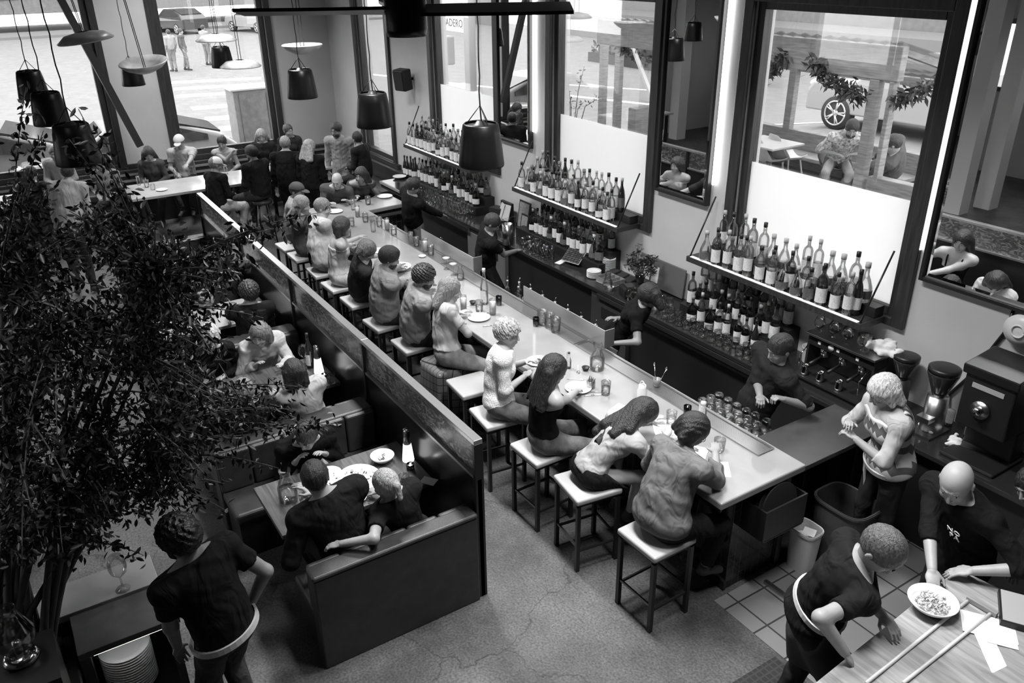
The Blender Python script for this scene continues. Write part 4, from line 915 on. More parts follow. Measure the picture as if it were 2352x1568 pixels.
def person(label, head, hip=None, face=90, hy=None, hp=15, roll=0, lh=None, rh=None, top=('c', .3, 'long'), bot=(.05,), hair=('short', .03), sk=.4, fem=False, s=1.0, fat=1.0, lod=1,
           stand=False, feet=None, hz=None, lean=.08, cat='person', group=None, eh=(None, None), topm=None, botm=None, hem=.0, hand=.5, collar=False, beard=None, glasses=False, legs=True, bare=False, spread=.1, curlh=None, hsz=1.0, drape=(), vest=None):
    NP[0] += 1; seed = NP[0]
    HB, HH, HF = [(.0115, .0068, .0058), (.014, .0085, .0072), (.018, .0105, .009)][lod]
    fa = math.radians(face); F3 = np.array([math.cos(fa), math.sin(fa), 0]); UP = np.array([0, 0, 1.]); R3 = np.cross(F3, UP)
    L_ = .69 * s
    if hip is None:
        c = P(*head, hz); hip = c - F3 * lean * s; hip[2] = hz - math.sqrt(max(.01, L_ ** 2 - (lean * s) ** 2))
    hip = np.array(hip, float)
    if len(head) == 2:
        d = ray(*head); m = hip - O; tc = m @ d; dist2 = m @ m - tc * tc; hh = L_ * L_ - dist2
        c = O + d * (tc - (math.sqrt(hh) if hh > 0 else 0))
    else: c = np.array(head, float)
    u = nrm(c - hip); N_ = hip + u * (np.linalg.norm(c - hip) - .16 * s) - F3 * .02
    u = nrm(N_ - hip); r = nrm(np.cross(F3, u)); f = np.cross(u, r); A3 = (r, f, u)
    # head frame
    ya = math.radians(face if hy is None else hy); pt = math.radians(-hp); hf = np.array([math.cos(ya) * math.cos(pt), math.sin(ya) * math.cos(pt), math.sin(pt)])
    hu0 = nrm(UP * 1 + u * .3); hr = nrm(np.cross(hf, hu0)); 
    if roll: q = math.radians(roll); hu_ = np.cross(hr, hf); hr = nrm(hr * math.cos(q) + hu_ * math.sin(q))
    hu = np.cross(hr, hf); H3 = (hr, hf, hu)
    base = np.array([hip[0], hip[1], 0 if not cat.startswith('out') else ZS])
    t = thing('person', label, 'person', base, group=group)
    sw = (.187 if not fem else .16) * s * (1 + .45 * (fat - 1)); hw = .088 * s
    sp = lambda k_, dz=0, df=0: hip + (N_ - hip) * k_ - f * (.035 * math.sin(math.pi * k_)) + f * df
    Ls = N_ - r * sw - u * .045 * s; Rs = N_ + r * sw - u * .045 * s
    ua, fo = .285 * s, .25 * s; th, sh = .43 * s, .42 * s
    thigh_rest = lambda sg: hip + F3 * .3 * s + R3 * sg * .1 + UP * .1
    if stand: thigh_rest = lambda sg: hip + R3 * sg * .24 * s + F3 * .06 - UP * .12
    lt = np.array(lh, float) if lh is not None else thigh_rest(-1); rt = np.array(rh, float) if rh is not None else thigh_rest(1)
    arms = []
    for sg, S_, T_, hint in ((-1, Ls, lt, eh[0]), (1, Rs, rt, eh[1])):
        hn = hint if hint is not None else (R3 * sg * .6 - F3 * .45 - UP * .9)
        w0 = T_ - nrm(T_ - S_) * .07; el, wr = ik(S_, w0, ua, fo, hn); arms.append((S_, el, wr, sg, T_))
    legsP = []
    for sg in (-1, 1):
        hj = hip + r * sg * hw
        if stand:
            ft = (np.array([hip[0], hip[1], .08]) + R3 * sg * .1 + F3 * (.06 * sg)) if feet is None else np.array(feet[(sg + 1) // 2], float)
            hint = F3
        else:
            ft = (hip + F3 * .38 * s + R3 * sg * spread - UP * .5 * s) if feet is None else np.array(feet[(sg + 1) // 2], float); hint = F3 * .8 + UP * .6 + R3 * sg * .3
        kn, an = ik(hj, ft, th, sh, hint); legsP.append((hj, kn, an, sg))
    fx = fat
    def torso(g, q, k_=.05):
        g.ell(sp(.08), A3, (.15 * s * (1.06 if fem else 1) * fx + q, .118 * s * fx + q, .125 * s + q), k_)
        g.ell(sp(.42), A3, ((.115 if fem else .135) * s * fx + q, .098 * s * fx + q, .17 * s + q), k_)
        g.ell(sp(.74), A3, ((.138 if fem else .158) * s * fx ** .5 + q, .108 * s * fx ** .5 + q, .165 * s + q), k_)
        if fem:
            for sg in (-1, 1): g.ell(sp(.68) + r * sg * .065 * s + f * .085 * s, A3, (.058 * s + q, .05 * s + q, .058 * s + q), .04)
        g.cap(Ls, Rs, .058 * s + q, None, .06); g.cap(N_ - u * .04, N_ + u * .03 * s, .082 * s + q, .054 * s + q * .8, .05)
        for sg, S_ in ((-1, Ls), (1, Rs)): g.cap(S_ + u * .01, N_ + u * .012 * s + r * sg * .02 - f * .01, .05 * s + q, .05 * s + q, .05)
    def arm(g, q, frac=2.0, k_=.03):
        for (S_, el, wr, sg, T_) in arms:
            b1 = min(frac, 1); e1 = S_ + (el - S_) * b1; g.cap(S_, e1, .052 * s + q, (.052 - .012 * b1) * s + q * (1 if frac >= 1 else 1.3), k_, clip=frac < 1)
            if frac > 1: b2 = frac - 1; g.cap(el, el + (wr - el) * b2, .041 * s + q, (.041 - .014 * b2) * s + q, .02, clip=q > 0)
    def leg(g, q, frac=2.0):
        for (hj, kn, an, sg) in legsP:
            b1 = min(frac, 1); g.cap(hj, hj + (kn - hj) * b1, .085 * s * fx ** .6 + q, (.085 - .027 * b1) * s + q, .05, clip=frac < 1)
            if frac > 1: b2 = frac - 1; g.cap(kn, kn + (an - kn) * b2, .058 * s + q, (.056 - .02 * b2) * s + q * 1.5, .03, clip=q > 0)
    pts = np.array([hip, N_, c, Ls, Rs] + [a for q in arms for a in q[:3]] + [a for q in legsP for a in (q[1], q[2])])
    if not legs: pts = pts[:len(pts) - 4]
    lo = pts.min(0) - .2; hi = pts.max(0) + .2
    g = Fld(lo, hi, HB); torso(g, 0); arm(g, 0)
    if legs: leg(g, 0)
    g.cap(N_ - u * .02, c - hu * .03 - hf * .015, .058 * s * (.88 if fem else 1), .052 * s * (.9 if fem else 1), .03)
    body = [(*g.mesh(), 0)]
    # head
    k_ = (s if s < 1 else 1.0 + (s - 1) * .6) * 1.05 * hsz
    g = Fld(c - .17, c + .17, HH); g.ell(c + hu * .024 * k_ - hf * .012, H3, (.077 * k_, .096 * k_, .092 * k_), .02); g.ell(c - hu * .03 * k_ + hf * .022 * k_, H3, (.06 * k_, .072 * k_, .084 * k_), .03)
    g.cap(c + hf * .062 * k_ - hu * .095 * k_ - hr * .012, c + hf * .062 * k_ - hu * .095 * k_ + hr * .012, .02 * k_, None, .03)
    for sg in (-1, 1):
        g.ell(c + hr * sg * .032 * k_ + hf * .098 * k_ + hu * .008, H3, (.021, .019, .014), .014, True)
        g.ell(c + hr * sg * .038 * k_ + hf * .062 * k_ - hu * .032 * k_, H3, (.024, .024, .022), .02)
        g.ell(c + hr * sg * .08 * k_ - hf * .012 - hu * .01, H3, (.009, .02, .031), .008)
        g.cap(c + hr * sg * .012 + hf * .087 * k_ + hu * .03 * k_, c + hr * sg * .045 + hf * .074 * k_ + hu * .03 * k_, .008, .006, .012)
    g.cap(c + hf * .09 * k_ + hu * .012 * k_, c + hf * .109 * k_ - hu * .027 * k_, .008, .0115, .01); g.cap(c + hf * .098 * k_ - hu * .032 * k_ - hr * .011, c + hf * .098 * k_ - hu * .032 * k_ + hr * .011, .009, None, .006)
    g.ell(c + hf * .09 * k_ - hu * .056 * k_, H3, (.024, .012, .006), .006); g.ell(c + hf * .088 * k_ - hu * .068 * k_, H3, (.02, .013, .007), .006)
    g.cap(c - hu * .05, N_ + u * .01, .05 * s * (.88 if fem else 1), .054 * s * (.88 if fem else 1), .03)
    body.append((*g.mesh(), 0))
    for sg in (-1, 1):
        e = c + hr * sg * .032 * k_ + hf * .0775 * k_ + hu * .009
        body.append((*ellm(e, H3, (.0135, .0125, .0085)), 1)); body.append((*ellm(e + hf * .0078 + hr * sg * .001, H3, (.006, .0065, .0065), 8), 2))
        body.append((*ellm(c + hr * sg * .032 * k_ + hf * .09 * k_ + hu * .0335 * k_, (nrm(hr - hf * sg * .35), nrm(hf + hr * sg * .35), hu), (.019, .006, .004), 8), 4))
    body.append((*ellm(c + hf * .0925 * k_ - hu * .062 * k_, H3, (.021, .011, .0095), 10), 3))
    # hands
    for (S_, el, wr, sg, T_) in arms:
        d = nrm(wr - el); hb = UP if abs(d @ UP) < .85 else -F3; tl = R3 * (-sg)
        lat = nrm(np.cross(d, hb)) * 1.0; lat = lat * (1 if lat @ tl > 0 else -1); bk = np.cross(lat, d); bk = bk * (1 if bk @ UP >= 0 or abs(d @ UP) > .85 else -1)
        g = Fld(wr - .17 * s - .02, wr + .17 * s + .02, HF); z = s * (.92 if fem else 1)
        g.cap(wr - d * .04, wr + d * .01, .027 * z, .024 * z, .02)
        pc = wr + d * .05 * z; g.ell(pc, (d, lat, bk), (.05 * z, .04 * z, .016 * z), .015)
        cu = hand if curlh is None else curlh[(sg + 1) // 2]
        for i, (off, ln) in enumerate(((.027, .07), (.009, .078), (-.009, .073), (-.026, .058))):
            a0 = pc + d * (.038 - abs(off) * .3) * z + lat * off * z; c1 = cu * .7; d1 = nrm(d * math.cos(c1) - bk * math.sin(c1) + lat * off * 2.5); a1 = a0 + d1 * ln * .5 * z
            c2 = cu * 1.6; d2 = nrm(d * math.cos(c2) - bk * math.sin(c2) + lat * off * 1.2); a2 = a1 + d2 * ln * .5 * z
            g.cap(a0, a1, .0092 * z, .0082 * z, .005); g.cap(a1, a2, .0082 * z, .0066 * z, .003)
        a0 = wr + d * .02 * z + lat * .026 * z; d1 = nrm(d * .7 + lat * .75 - bk * .25); a1 = a0 + d1 * .042 * z; d2 = nrm(d * .95 + lat * .3 - bk * .35); a2 = a1 + d2 * .032 * z
        g.cap(a0, a1, .0125 * z, .0095 * z, .012); g.cap(a1, a2, .0095 * z, .0075 * z, .003)
        body.append((*g.mesh(), 0))
    SKM = skin(sk * .78); hg = hair[1]
    mk('body', body, [SKM, mat('eye_white', .6, .3), mat('eye_dark', .02, .2), mat('lips_%d' % int(sk * 100), sk * .55, .5), hairmat(max(.015, hg * .7))], t)
    # top garment
    style = top[2]; tg = top[1] * (.78 if top[1] > .3 else .6 if top[1] < .06 else 1); tm = topm or cloth('cloth_%d_%s' % (int(top[1] * 1000), top[0]), tg)
    g = Fld(lo, hi, HB); torso(g, {'sweater': .03, 'tank': .011, 'none': .012, 'off': .014}.get(style, .02)); wr_amp = .0018
    arm(g, .014 if style != 'sweater' else .022, {'long': 1.93, 'sweater': 1.95, 'short': .62, 'half': .95, 'elbow': 1.3, 'none': .16, 'tank': .08, 'off': .45}[style])
    if style == 'none' or style == 'tank': pass
    if style in ('sweater', 'half', 'long', 'elbow', 'short') and not vest and not (fem and style in ('short', 'elbow')): g.ell(sp(.34), A3, ((.125 if fem else .15) * s * fx + .02, (.1 if fem else .112) * s * fx + .02, .25 * s), .06)
    g.wrinkle(wr_amp * top[3] if len(top) > 3 else wr_amp, 48, seed, (.25, .15, 1))
    g.plane(hip - u * (.02 - hem), -u)
    if style == 'off': g.plane(N_ - u * .1, u)
    if style == 'tank':
        g.plane(N_ - u * .16, u + f * .1)
        tk = Fld(lo, hi, HB)
    nd = nrm(nrm(c - N_) + u * .4 + f * .25); g.plane(N_ + nd * ((.05 if collar else .04) if style not in ('none',) else .015), nd)
    parts = [(*g.mesh(), 0)]
    if style == 'tank':
        for sg in (-1, 1):
            b = MB(); pp = [sp(.7) + r * sg * .085 * s - f * .125 * s, sp(.9) + r * sg * .085 * s - f * .1 * s, N_ + r * sg * .085 * s + u * .022 * s, sp(.9) + r * sg * .085 * s + f * .1 * s, sp(.7) + r * sg * .07 * s + f * .13 * s]
            b.tube(pp, .011, 6); parts.append((b.v, b.f, 0))
    nm = {'long': 'shirt', 'sweater': 'sweater', 'short': 't_shirt', 'half': 'shirt', 'elbow': 'shirt', 'none': 'sleeveless_top', 'tank': 'tank_top', 'off': 'off_shoulder_top'}[style]
    sh_ = mk(nm, parts, [tm], t)
    if collar:
        b = MB(); rg = []
        for i in range(25):
            a = i * 2 * math.pi / 24; rg.append(N_ + u * (.022 - .018 * math.sin(a)) * s + (r * math.cos(a) * .064 + f * math.sin(a) * .066) * s)
        b.tube(rg, .013, 6); b.build('collar', tm if collar is True else collar, sh_)
    if vest:
        g = Fld(lo, hi, .009); torso(g, .034)
        for (hj, kn, an, sg) in legsP: g.cap(hj, hj + (kn - hj) * .2, .085 * s * fx ** .6 + .034, None, .05)
        g.plane(hip - u * .0, -u); nd = nrm(nrm(c - N_) + u * .4 + f * .6); g.plane(N_ + nd * .02, nd)
        for sg in (-1, 1): g.ell(N_ + r * sg * (sw + .045) - u * .06, A3, (.07, .2, .13), .01, True)
        mk('knitted_vest', [(*g.mesh(), 0)], [vest], t)
    # lower garment
    if legs:
        g = Fld(lo, hi, HB); q = .012; g.ell(sp(.06), A3, (.15 * s * (1.06 if fem else 1) * fx + q * .7, .118 * s * fx + q * .7, .125 * s + q * .7), .05)
        if len(bot) > 1 and bot[1] == 'skirt':
            for (hj, kn, an, sg) in legsP: g.cap(hj, hj + (kn - hj) * 1.02, .1 * s, .1 * s, .08, clip=True)
        elif len(bot) > 1 and bot[1] == 'shorts': leg(g, .018, .8)
        else: leg(g, .013, 1.92)
        g.wrinkle(.003, 30, seed + 50, (1, 1, .4)); g.plane(hip + u * (.11 * s if not stand else .015 if vest else .12), u)
        mk('skirt' if len(bot) > 1 and bot[1] == 'skirt' else 'trousers', [(*g.mesh(), 0)], [botm or cloth('trouser_%d' % int(bot[0] * 1000), bot[0])], t)
        for (hj, kn, an, sg) in legsP:
            fd = nrm(F3 + R3 * sg * .2 + (0, 0, -.25 if not stand else -.12)); g = Fld(an - .25, an + .25, .012)
            g.cap(an + UP * .01, an - UP * .04, .042, .045, .03); g.cap(an - UP * .045 - F3 * .03, an - UP * .05 + fd * .15, .038, .034, .03)
            if stand: g.plane((0, 0, .008 if cat == 'person' else ZL + .01), (0, 0, -1))
            mk('shoe', [(*g.mesh(), 0)], [mat('dark_shoe', .03, .5)], t)
    # hair
    st = hair[0]
    if st != 'bald':
        th_ = {'short': .012, 'crop': .006, 'curly': .028, 'long': .018, 'bob': .02, 'bun': .01, 'pony': .011, 'cap': .01, 'swept': .02, 'afro': .045}.get(st, .014)
        g = Fld(c - .2 - (np.array([.16, .2, .5 if st == 'long' else .22]) if st in ('long', 'bob', 'pony') else 0), c + .2 + (.12 if st in ('long', 'bob', 'pony') else 0), HH)
        cc = c + hu * .026 * k_ - hf * .014
        g.ell(cc, H3, (.078 * k_ + th_, .097 * k_ + th_, .093 * k_ + th_), .02)
        if st == 'swept': g.ell(c + hu * .1 + hf * .02, H3, (.055, .07, .03), .03)
        if st == 'long':
            ln = hair[2] if len(hair) > 2 else .3; dn = nrm(-UP * 1 + u * -.4)
            b0 = c - hf * .06 - hu * .02; 
            for q_ in (-.07, -.035, 0, .035, .07): g.cap(b0 + hr * q_ * .9, b0 + hr * q_ * 1.7 - hf * .04 + dn * ln * (1 - abs(q_) * 1.6) - f * .05, .055, .038, .035)
            for (k1_, k2_, k3_) in drape: g.cap(c - hf * .05 + hu * .02, N_ + u * k1_ + r * k2_ + f * k3_, .065, .045, .04)
            for sg in (-1, 1): g.cap(c + hr * sg * .075 + hu * .03, c + hr * sg * .085 - hu * .13 - hf * .01, .028, .024, .03)
        if st == 'bob':
            ln = hair[2] if len(hair) > 2 else .14
            for q_ in (-.06, 0, .06): g.cap(c - hf * .06 + hr * q_, c - hf * .07 + hr * q_ * 1.3 - hu * ln, .052, .036, .03)
            for sg in (-1, 1): g.cap(c + hr * sg * .078 + hu * .02, c + hr * sg * .09 - hu * (ln - .02), .03, .026, .03)
        if st == 'bun': g.ell(c - hf * .11 + hu * .06, H3, (.042, .038, .04), .012)
        if st == 'pony':
            ln = hair[2] if len(hair) > 2 else .16
            g.ell(c - hf * .115 + hu * .01, H3, (.028, .028, .03), .015); g.cap(c - hf * .125, c - hf * .15 - UP * ln, .028, .02, .02)
        g.ell(c + hf * .098 * k_ - hu * .045 * k_, H3, (.06 * k_, .068 * k_, .1 * k_), .012, True)
        if st in ('short', 'crop', 'swept', 'curly', 'bun', 'pony', 'cap', 'afro'):
            if st in ('bun', 'pony'):
                pass
            n_ = nrm(-hu + hf * .62)
            if st in ('short', 'crop', 'swept', 'cap', 'bun', 'curly'): g.plane(c - hu * (.052 if st != 'bun' else .05) - hf * .03, n_)
        am = {'curly': .006, 'afro': .009}.get(st, .0016); g.wrinkle(am, 240 if st in ('curly', 'afro') else 170, seed + 9, tuple(hr * 1.0 + hf * .3) if st not in ('curly', 'afro') else (1, 1, 1))
        if st not in ('afro',):
            pass
        mk('hair', [(*g.mesh(), 0)], [hairmat(hg, 'curly' if st in ('curly', 'afro') else 'straight')], t)
        if st == 'cap':
            g = Fld(c - .2, c + .2, HH); g.ell(c + hu * .03, H3, (.096 * k_, .115 * k_, .105 * k_), .01); g.plane(c + hu * .03, nrm(-hu + hf * .1)); cp = [(*g.mesh(), 0)]
            g = Fld(c - .22, c + .22, HH); g.ell(c + hf * .135 + hu * .025, (hr, nrm(hf - hu * .2), nrm(hu + hf * .2)), (.07, .075, .009), .01); cp.append((*g.mesh(), 0))
            mk('cap', cp, [mat('cap_%d' % int(hair[2] * 100), hair[2], .8)], t)
    if beard is not None:
        g = Fld(c - .15, c + .15, HH); g.ell(c - hu * .062 * k_ + hf * .04 * k_, H3, (.062 * k_, .064 * k_, .056 * k_), .01); g.ell(c + hf * .1 * k_ - hu * .02, H3, (.034, .05, .034), .01, True); g.ell(c + hf * .11 * k_ - hu * .062, H3, (.018, .03, .008), .006, True)
        g.wrinkle(.003, 200, seed, (1, 1, 1)); g.plane(c - hu * .02, hu); mk('beard', [(*g.mesh(), 0)], [hairmat(beard, 'curly')], t)
    if glasses:
        b = MB()
        for sg in (-1, 1):
            e = c + hr * sg * .033 + hf * .103 + hu * .006; b.tube([e + (hr * math.cos(i * math.pi / 8) * .024 + hu * math.sin(i * math.pi / 8) * .018) for i in range(17)], .0022, 5)
            b.tube([e + hr * sg * .024, c + hr * sg * .085 + hu * .01], .002, 5)
        b.build('glasses', mat('glasses_frame', .03, .3), t)
    res = PEOPLE[label] = dict(t=t, c=c, N=N_, hip=hip, u=u, r=r, f=f, arms=arms, hf=hf, hu=hu, hr=hr, s=s, shirt=sh_, legs=legsP)
    return res
# ---------------------------------------------------------------- who sits and stands where
def st(i, dx=0, dy=0): return (STOOLX[i] + dx, SY[i] + dy, .845)
CT = BZ + .022
JEANS = mat('blue_denim', .1, .85, noise=.35, nscale=14, bump=.5, bscale=22, stretch=(1, 1, .6)); JEANSL = mat('washed_denim', .17, .85, noise=.3, nscale=12, bump=.5, bscale=22, stretch=(1, 1, .6))
def lace():
    m, t_, q = nt('lace_knit'); N = t_.nodes; L = t_.links; tc = N.new('ShaderNodeTexCoord'); v = N.new('ShaderNodeTexVoronoi'); v.inputs['Scale'].default_value = 75; v.inputs['Randomness'].default_value = .2
    L.new(tc.outputs['Object'], v.inputs['Vector']); r = N.new('ShaderNodeMapRange'); r.inputs[1].default_value = .1; r.inputs[2].default_value = .45; r.inputs[3].default_value = .38; r.inputs[4].default_value = .72
    L.new(v.outputs['Distance'], r.inputs[0]); L.new(r.outputs[0], q.inputs['Base Color']); q.inputs['Roughness'].default_value = .9
    bp = N.new('ShaderNodeBump'); bp.inputs['Strength'].default_value = .6; bp.inputs['Distance'].default_value = .01; L.new(v.outputs['Distance'], bp.inputs['Height']); L.new(bp.outputs[0], q.inputs['Normal']); return m
def argyle():
    m, t_, q = nt('zigzag_knit'); N = t_.nodes; L = t_.links; tc = N.new('ShaderNodeTexCoord'); sp = N.new('ShaderNodeSeparateXYZ'); L.new(tc.outputs['Object'], sp.inputs[0])
    def mth(op, a, b=None, c=None):
        n = N.new('ShaderNodeMath'); n.operation = op
        for i, x in enumerate((a, b, c)):
            if x is None: continue
            if isinstance(x, (int, float)): n.inputs[i].default_value = x
            else: L.new(x, n.inputs[i])
        return n.outputs[0]
    h = mth('MULTIPLY_ADD', sp.outputs[0], .85, mth('MULTIPLY', sp.outputs[1], -.53)); zz = mth('PINGPONG', mth('MULTIPLY', h, 1.0), .03)
    w_ = mth('MULTIPLY_ADD', zz, 1.5, sp.outputs[2]); fr = mth('FRACT', mth('MULTIPLY', w_, 6.2)); k_ = mth('GREATER_THAN', fr, .5)
    r = N.new('ShaderNodeMapRange'); r.inputs[3].default_value = .62; r.inputs[4].default_value = .12; L.new(k_, r.inputs[0]); L.new(r.outputs[0], q.inputs['Base Color']); q.inputs['Roughness'].default_value = .9; return m
LACE = lace(); ARG = argyle()
# --- along the bar
person('person in a grey cardigan hunched over the near end of the bar, hand at chin', (1590, 988), st(0, .0, .03), 88, hy=62, hp=42, rh=P(1648, 1035, 1.2), lh=P(1570, 1040, CT), eh=(None, (0.5, .3, -1)), top=('marl', .15, 'sweater'), bot=(.012,), hair=('bob', .02, .07), sk=.36, fem=True, s=1.08, fat=1.35, lod=0, glasses=True, hem=-.04)
person('girl with long dark hair leaning far over her paper, pale t-shirt', (1478, 948), st(1, .0, .0), 84, hy=62, hp=55, rh=P(1545, 1000, CT), lh=P(1510, 965, CT), top=('w', .5, 'short'), bot=(.012, 'skirt'), hair=('long', .022, .2), drape=((-.1, -.1, -.12), (-.2, -.13, -.1), (-.24, -.02, -.12), (-.1, .04, -.12)), sk=.45, fem=True, s=.97, lod=0)
person('woman with long dark hair and black strappy top, seen from behind', (1272, 848), st(2, .02, 0), 76, hy=80, hp=20, rh=P(1330, 895, CT + .03), lh=P(1225, 845, CT + .04), top=('k', .012, 'tank'), bot=(.1,), botm=JEANS, hair=('long', .02, .34), sk=.42, fem=True, s=1.03, fat=1.1, lod=0, hem=.11)
person('woman with curly tied hair and lace blouse talking to her neighbour', (1166, 765), st(3, .03, 0), 58, hy=36, hp=10, rh=P(1215, 872, CT), lh=P(1222, 838, CT + .04), top=('lace', .6, 'elbow'), topm=LACE, bot=(.1,), botm=JEANS, hair=('curly', .32), sk=.46, fem=True, s=1.03, fat=1.12, lod=0)
person('woman in pale fitted t-shirt and jeans, forearm resting on the bar', (1034, 665), st(5, .05, 0), 66, hy=60, hp=12, rh=P(1068, 752, CT), lh=P(1062, 722, CT), eh=(None, (.7, .3, -.6)), top=('w', .56, 'short', .8), bot=(.2,), botm=JEANSL, hair=('long', .2, .16), sk=.42, fem=True, s=1.03, fat=1.15, lod=0, hem=.1)
person('bearded man with curly dark hair in a grey overshirt', (974, 636), st(6, 0, .02), 74, hy=56, hp=20, rh=P(1010, 680, CT), lh=P(998, 650, CT), top=('g', .27, 'sweater', 1.4), bot=(.03,), hair=('curly', .022), beard=.025, sk=.34, s=1.06, fat=1.18, lod=0, hem=-.09, collar=True)
person('man with swept dark hair and pale button shirt seen from behind', (894, 592), st(7, 0, .02), 78, hy=72, hp=22, rh=P(935, 640, CT), lh=P(930, 615, CT), top=('g', .34, 'sweater', 1.4), bot=(.05,), hair=('swept', .018), beard=.03, sk=.38, s=1.07, fat=1.22, lod=0, hem=-.09, collar=True)
person('person with brown hair and dark short-sleeved shirt, head bowed at the bar', (842, 575), st(8), 75, hy=60, hp=38, rh=P(860, 600, CT), lh=P(875, 590, CT), top=('k', .04, 'half'), bot=(.04,), hair=('bob', .09, .05), sk=.42, s=1.0, lod=1, hem=-.05)
person('woman in pale off-shoulder top and light skirt, dark hair', (786, 520), st(9), 72, hy=80, hp=5, rh=P(818, 560, CT), lh=P(830, 545, CT + .08), top=('w', .5, 'off'), bot=(.5, 'skirt'), hair=('bob', .03, .1), sk=.42, fem=True, fat=1.2, lod=1)
person('man in a white sweatshirt with short fair hair, elbows out', (741, 477), st(10), 78, hy=60, hp=15, rh=P(800, 520, CT), lh=P(745, 500, CT), eh=((-1, -.3, -.5), None), top=('w', .56, 'sweater', 1.3), bot=(.2,), botm=JEANSL, hair=('short', .16), sk=.44, s=1.08, fat=1.35, lod=1, hem=-.05)
person('woman with wavy fair hair and dark jacket near the far end of the bar', (694, 470), st(11), 62, hy=50, hp=12, rh=P(735, 500, CT), lh=None, top=('d', .1, 'long'), bot=(.06,), hair=('long', .2, .14), sk=.42, fem=True, lod=1)
person('man in a dark cap at the farthest bar stool', (682, 438), st(12, -.15, .1), 55, hy=42, hp=8, top=('t', .35, 'long'), bot=(.06,), hair=('cap', .04, .05), sk=.4, lod=1)
person('bald man in dark t-shirt leaning on the far return of the bar', (774, 415), (-12.78, 4.62, .85), -25, hy=-40, hp=25, rh=P(760, 475, CT), lh=P(800, 470, CT), top=('d', .07, 'short'), bot=(.04,), hair=('bald', .2), sk=.44, lod=1, legs=True)
person('woman with long dark hair facing the room at the far return', (829, 402), (-12.85, 5.12, .85), -20, hy=-50, hp=12, rh=P(815, 460, CT), top=('d', .06, 'none'), bot=(.04,), hair=('long', .03, .22), sk=.34, fem=True, lod=1)
# --- high communal tables
HZ = 1.5
person('grey-haired man in a black jacket standing out at the high table, back turned', (655, 330), None, 150, hz=1.67, hy=160, hp=12, stand=True, top=('k', .012, 'long'), bot=(.02,), hair=('short', .22), sk=.4, s=1.08, lod=1, fat=1.1, lh=None)
person('woman with long fair hair and black coat, back turned at the high table', (711, 338), None, 140, hz=1.63, hy=120, hp=12, stand=True, top=('k', .012, 'sweater'), bot=(.02,), hair=('long', .28, .22), sk=.42, fem=True, s=1.05, lod=1)
person('dark-haired man in a black hooded jacket turned left at the high table', (578, 352), None, 205, hz=1.6, hy=215, hp=18, top=('k', .03, 'sweater', 1.6), bot=(.05,), hair=('swept', .02), beard=.03, sk=.34, s=1.05, lod=1)
person('woman in a white cap and black top at the near side of the high table', (495, 378), None, 120, hz=1.5, hy=100, hp=18, top=('k', .018, 'long'), bot=(.45,), hair=('cap', .2, .75), sk=.42, fem=True, s=1.02, lod=1)
person('woman with tied dark hair and pale vest top before the second end window', (510, 327), None, -20, hz=1.45, hy=-30, hp=25, top=('w', .42, 'none'), bot=(.05,), hair=('bun', .03), sk=.42, fem=True, lod=1, rh=P(540, 350, 1.3))
person('fair-haired woman in dark open jacket beneath the utility cabinet', (600, 312), None, -25, hz=1.5, hy=-15, hp=20, top=('k', .03, 'long'), bot=(.05,), hair=('long', .3, .14), sk=.46, fem=True, lod=1)
person('woman in a dark button shirt with hair tied back, before the end pier', (662, 300), None, -25, hz=1.52, hy=15, hp=8, top=('k', .05, 'long'), bot=(.05,), hair=('bun', .06), sk=.4, fem=True, lod=1)
person('man in glasses and pale rolled shirt at the corner table', (773, 298), None, -45, hz=1.72, hy=-60, hp=15, stand=True, top=('w', .36, 'long', 1.6), bot=(.25,), hair=('short', .03), beard=.05, sk=.4, s=1.12, lod=1, glasses=True)
person('short-haired man in a dark t-shirt turned toward the corner table', (821, 318), None, 215, hz=1.6, hy=190, hp=8, top=('k', .03, 'long'), bot=(.03,), hair=('short', .02), sk=.34, s=1.02, lod=1)
person('person in a pale cap and white t-shirt on the window banquette', (412, 325), None, -25, hz=1.52, hy=-30, hp=18, top=('w', .55, 'short', 1.3), bot=(.05,), hair=('cap', .2, .6), sk=.42, s=1.05, lod=1, lh=P(420, 400, 1.1))
person('woman with dark hair and patterned dark jacket on the banquette', (341, 353), None, -25, hz=1.42, hy=-5, hp=30, top=('p', .06, 'long'), bot=(.05,), hair=('long', .03, .18), sk=.4, fem=True, lod=1)
person('woman with dark hair and pale top at the left part of the high table', (233, 375), None, -25, hz=1.5, hy=-35, hp=10, top=('w', .42, 'half'), bot=(.05,), hair=('long', .02, .14), sk=.4, fem=True, lod=1)
person('person in a pale top partly behind the dark hanging lamp', (125, 352), None, -25, hz=1.5, hy=-20, hp=10, top=('w', .42, 'long'), bot=(.05,), hair=('short', .08), sk=.4, lod=2)
person('person in black bending at the left edge, back turned', (72, 400), None, 150, hz=1.5, hy=170, hp=30, top=('k', .015, 'long'), bot=(.02,), hair=('short', .02), sk=.36, lod=2, s=1.08)
person('person in a pale shirt standing among the twigs at the left', (155, 395), (-13.6, .75, 1.0), 160, hy=170, hp=10, stand=True, top=('w', .45, 'long', 1.4), bot=(.03,), hair=('short', .04), sk=.4, lod=2, s=1.05)
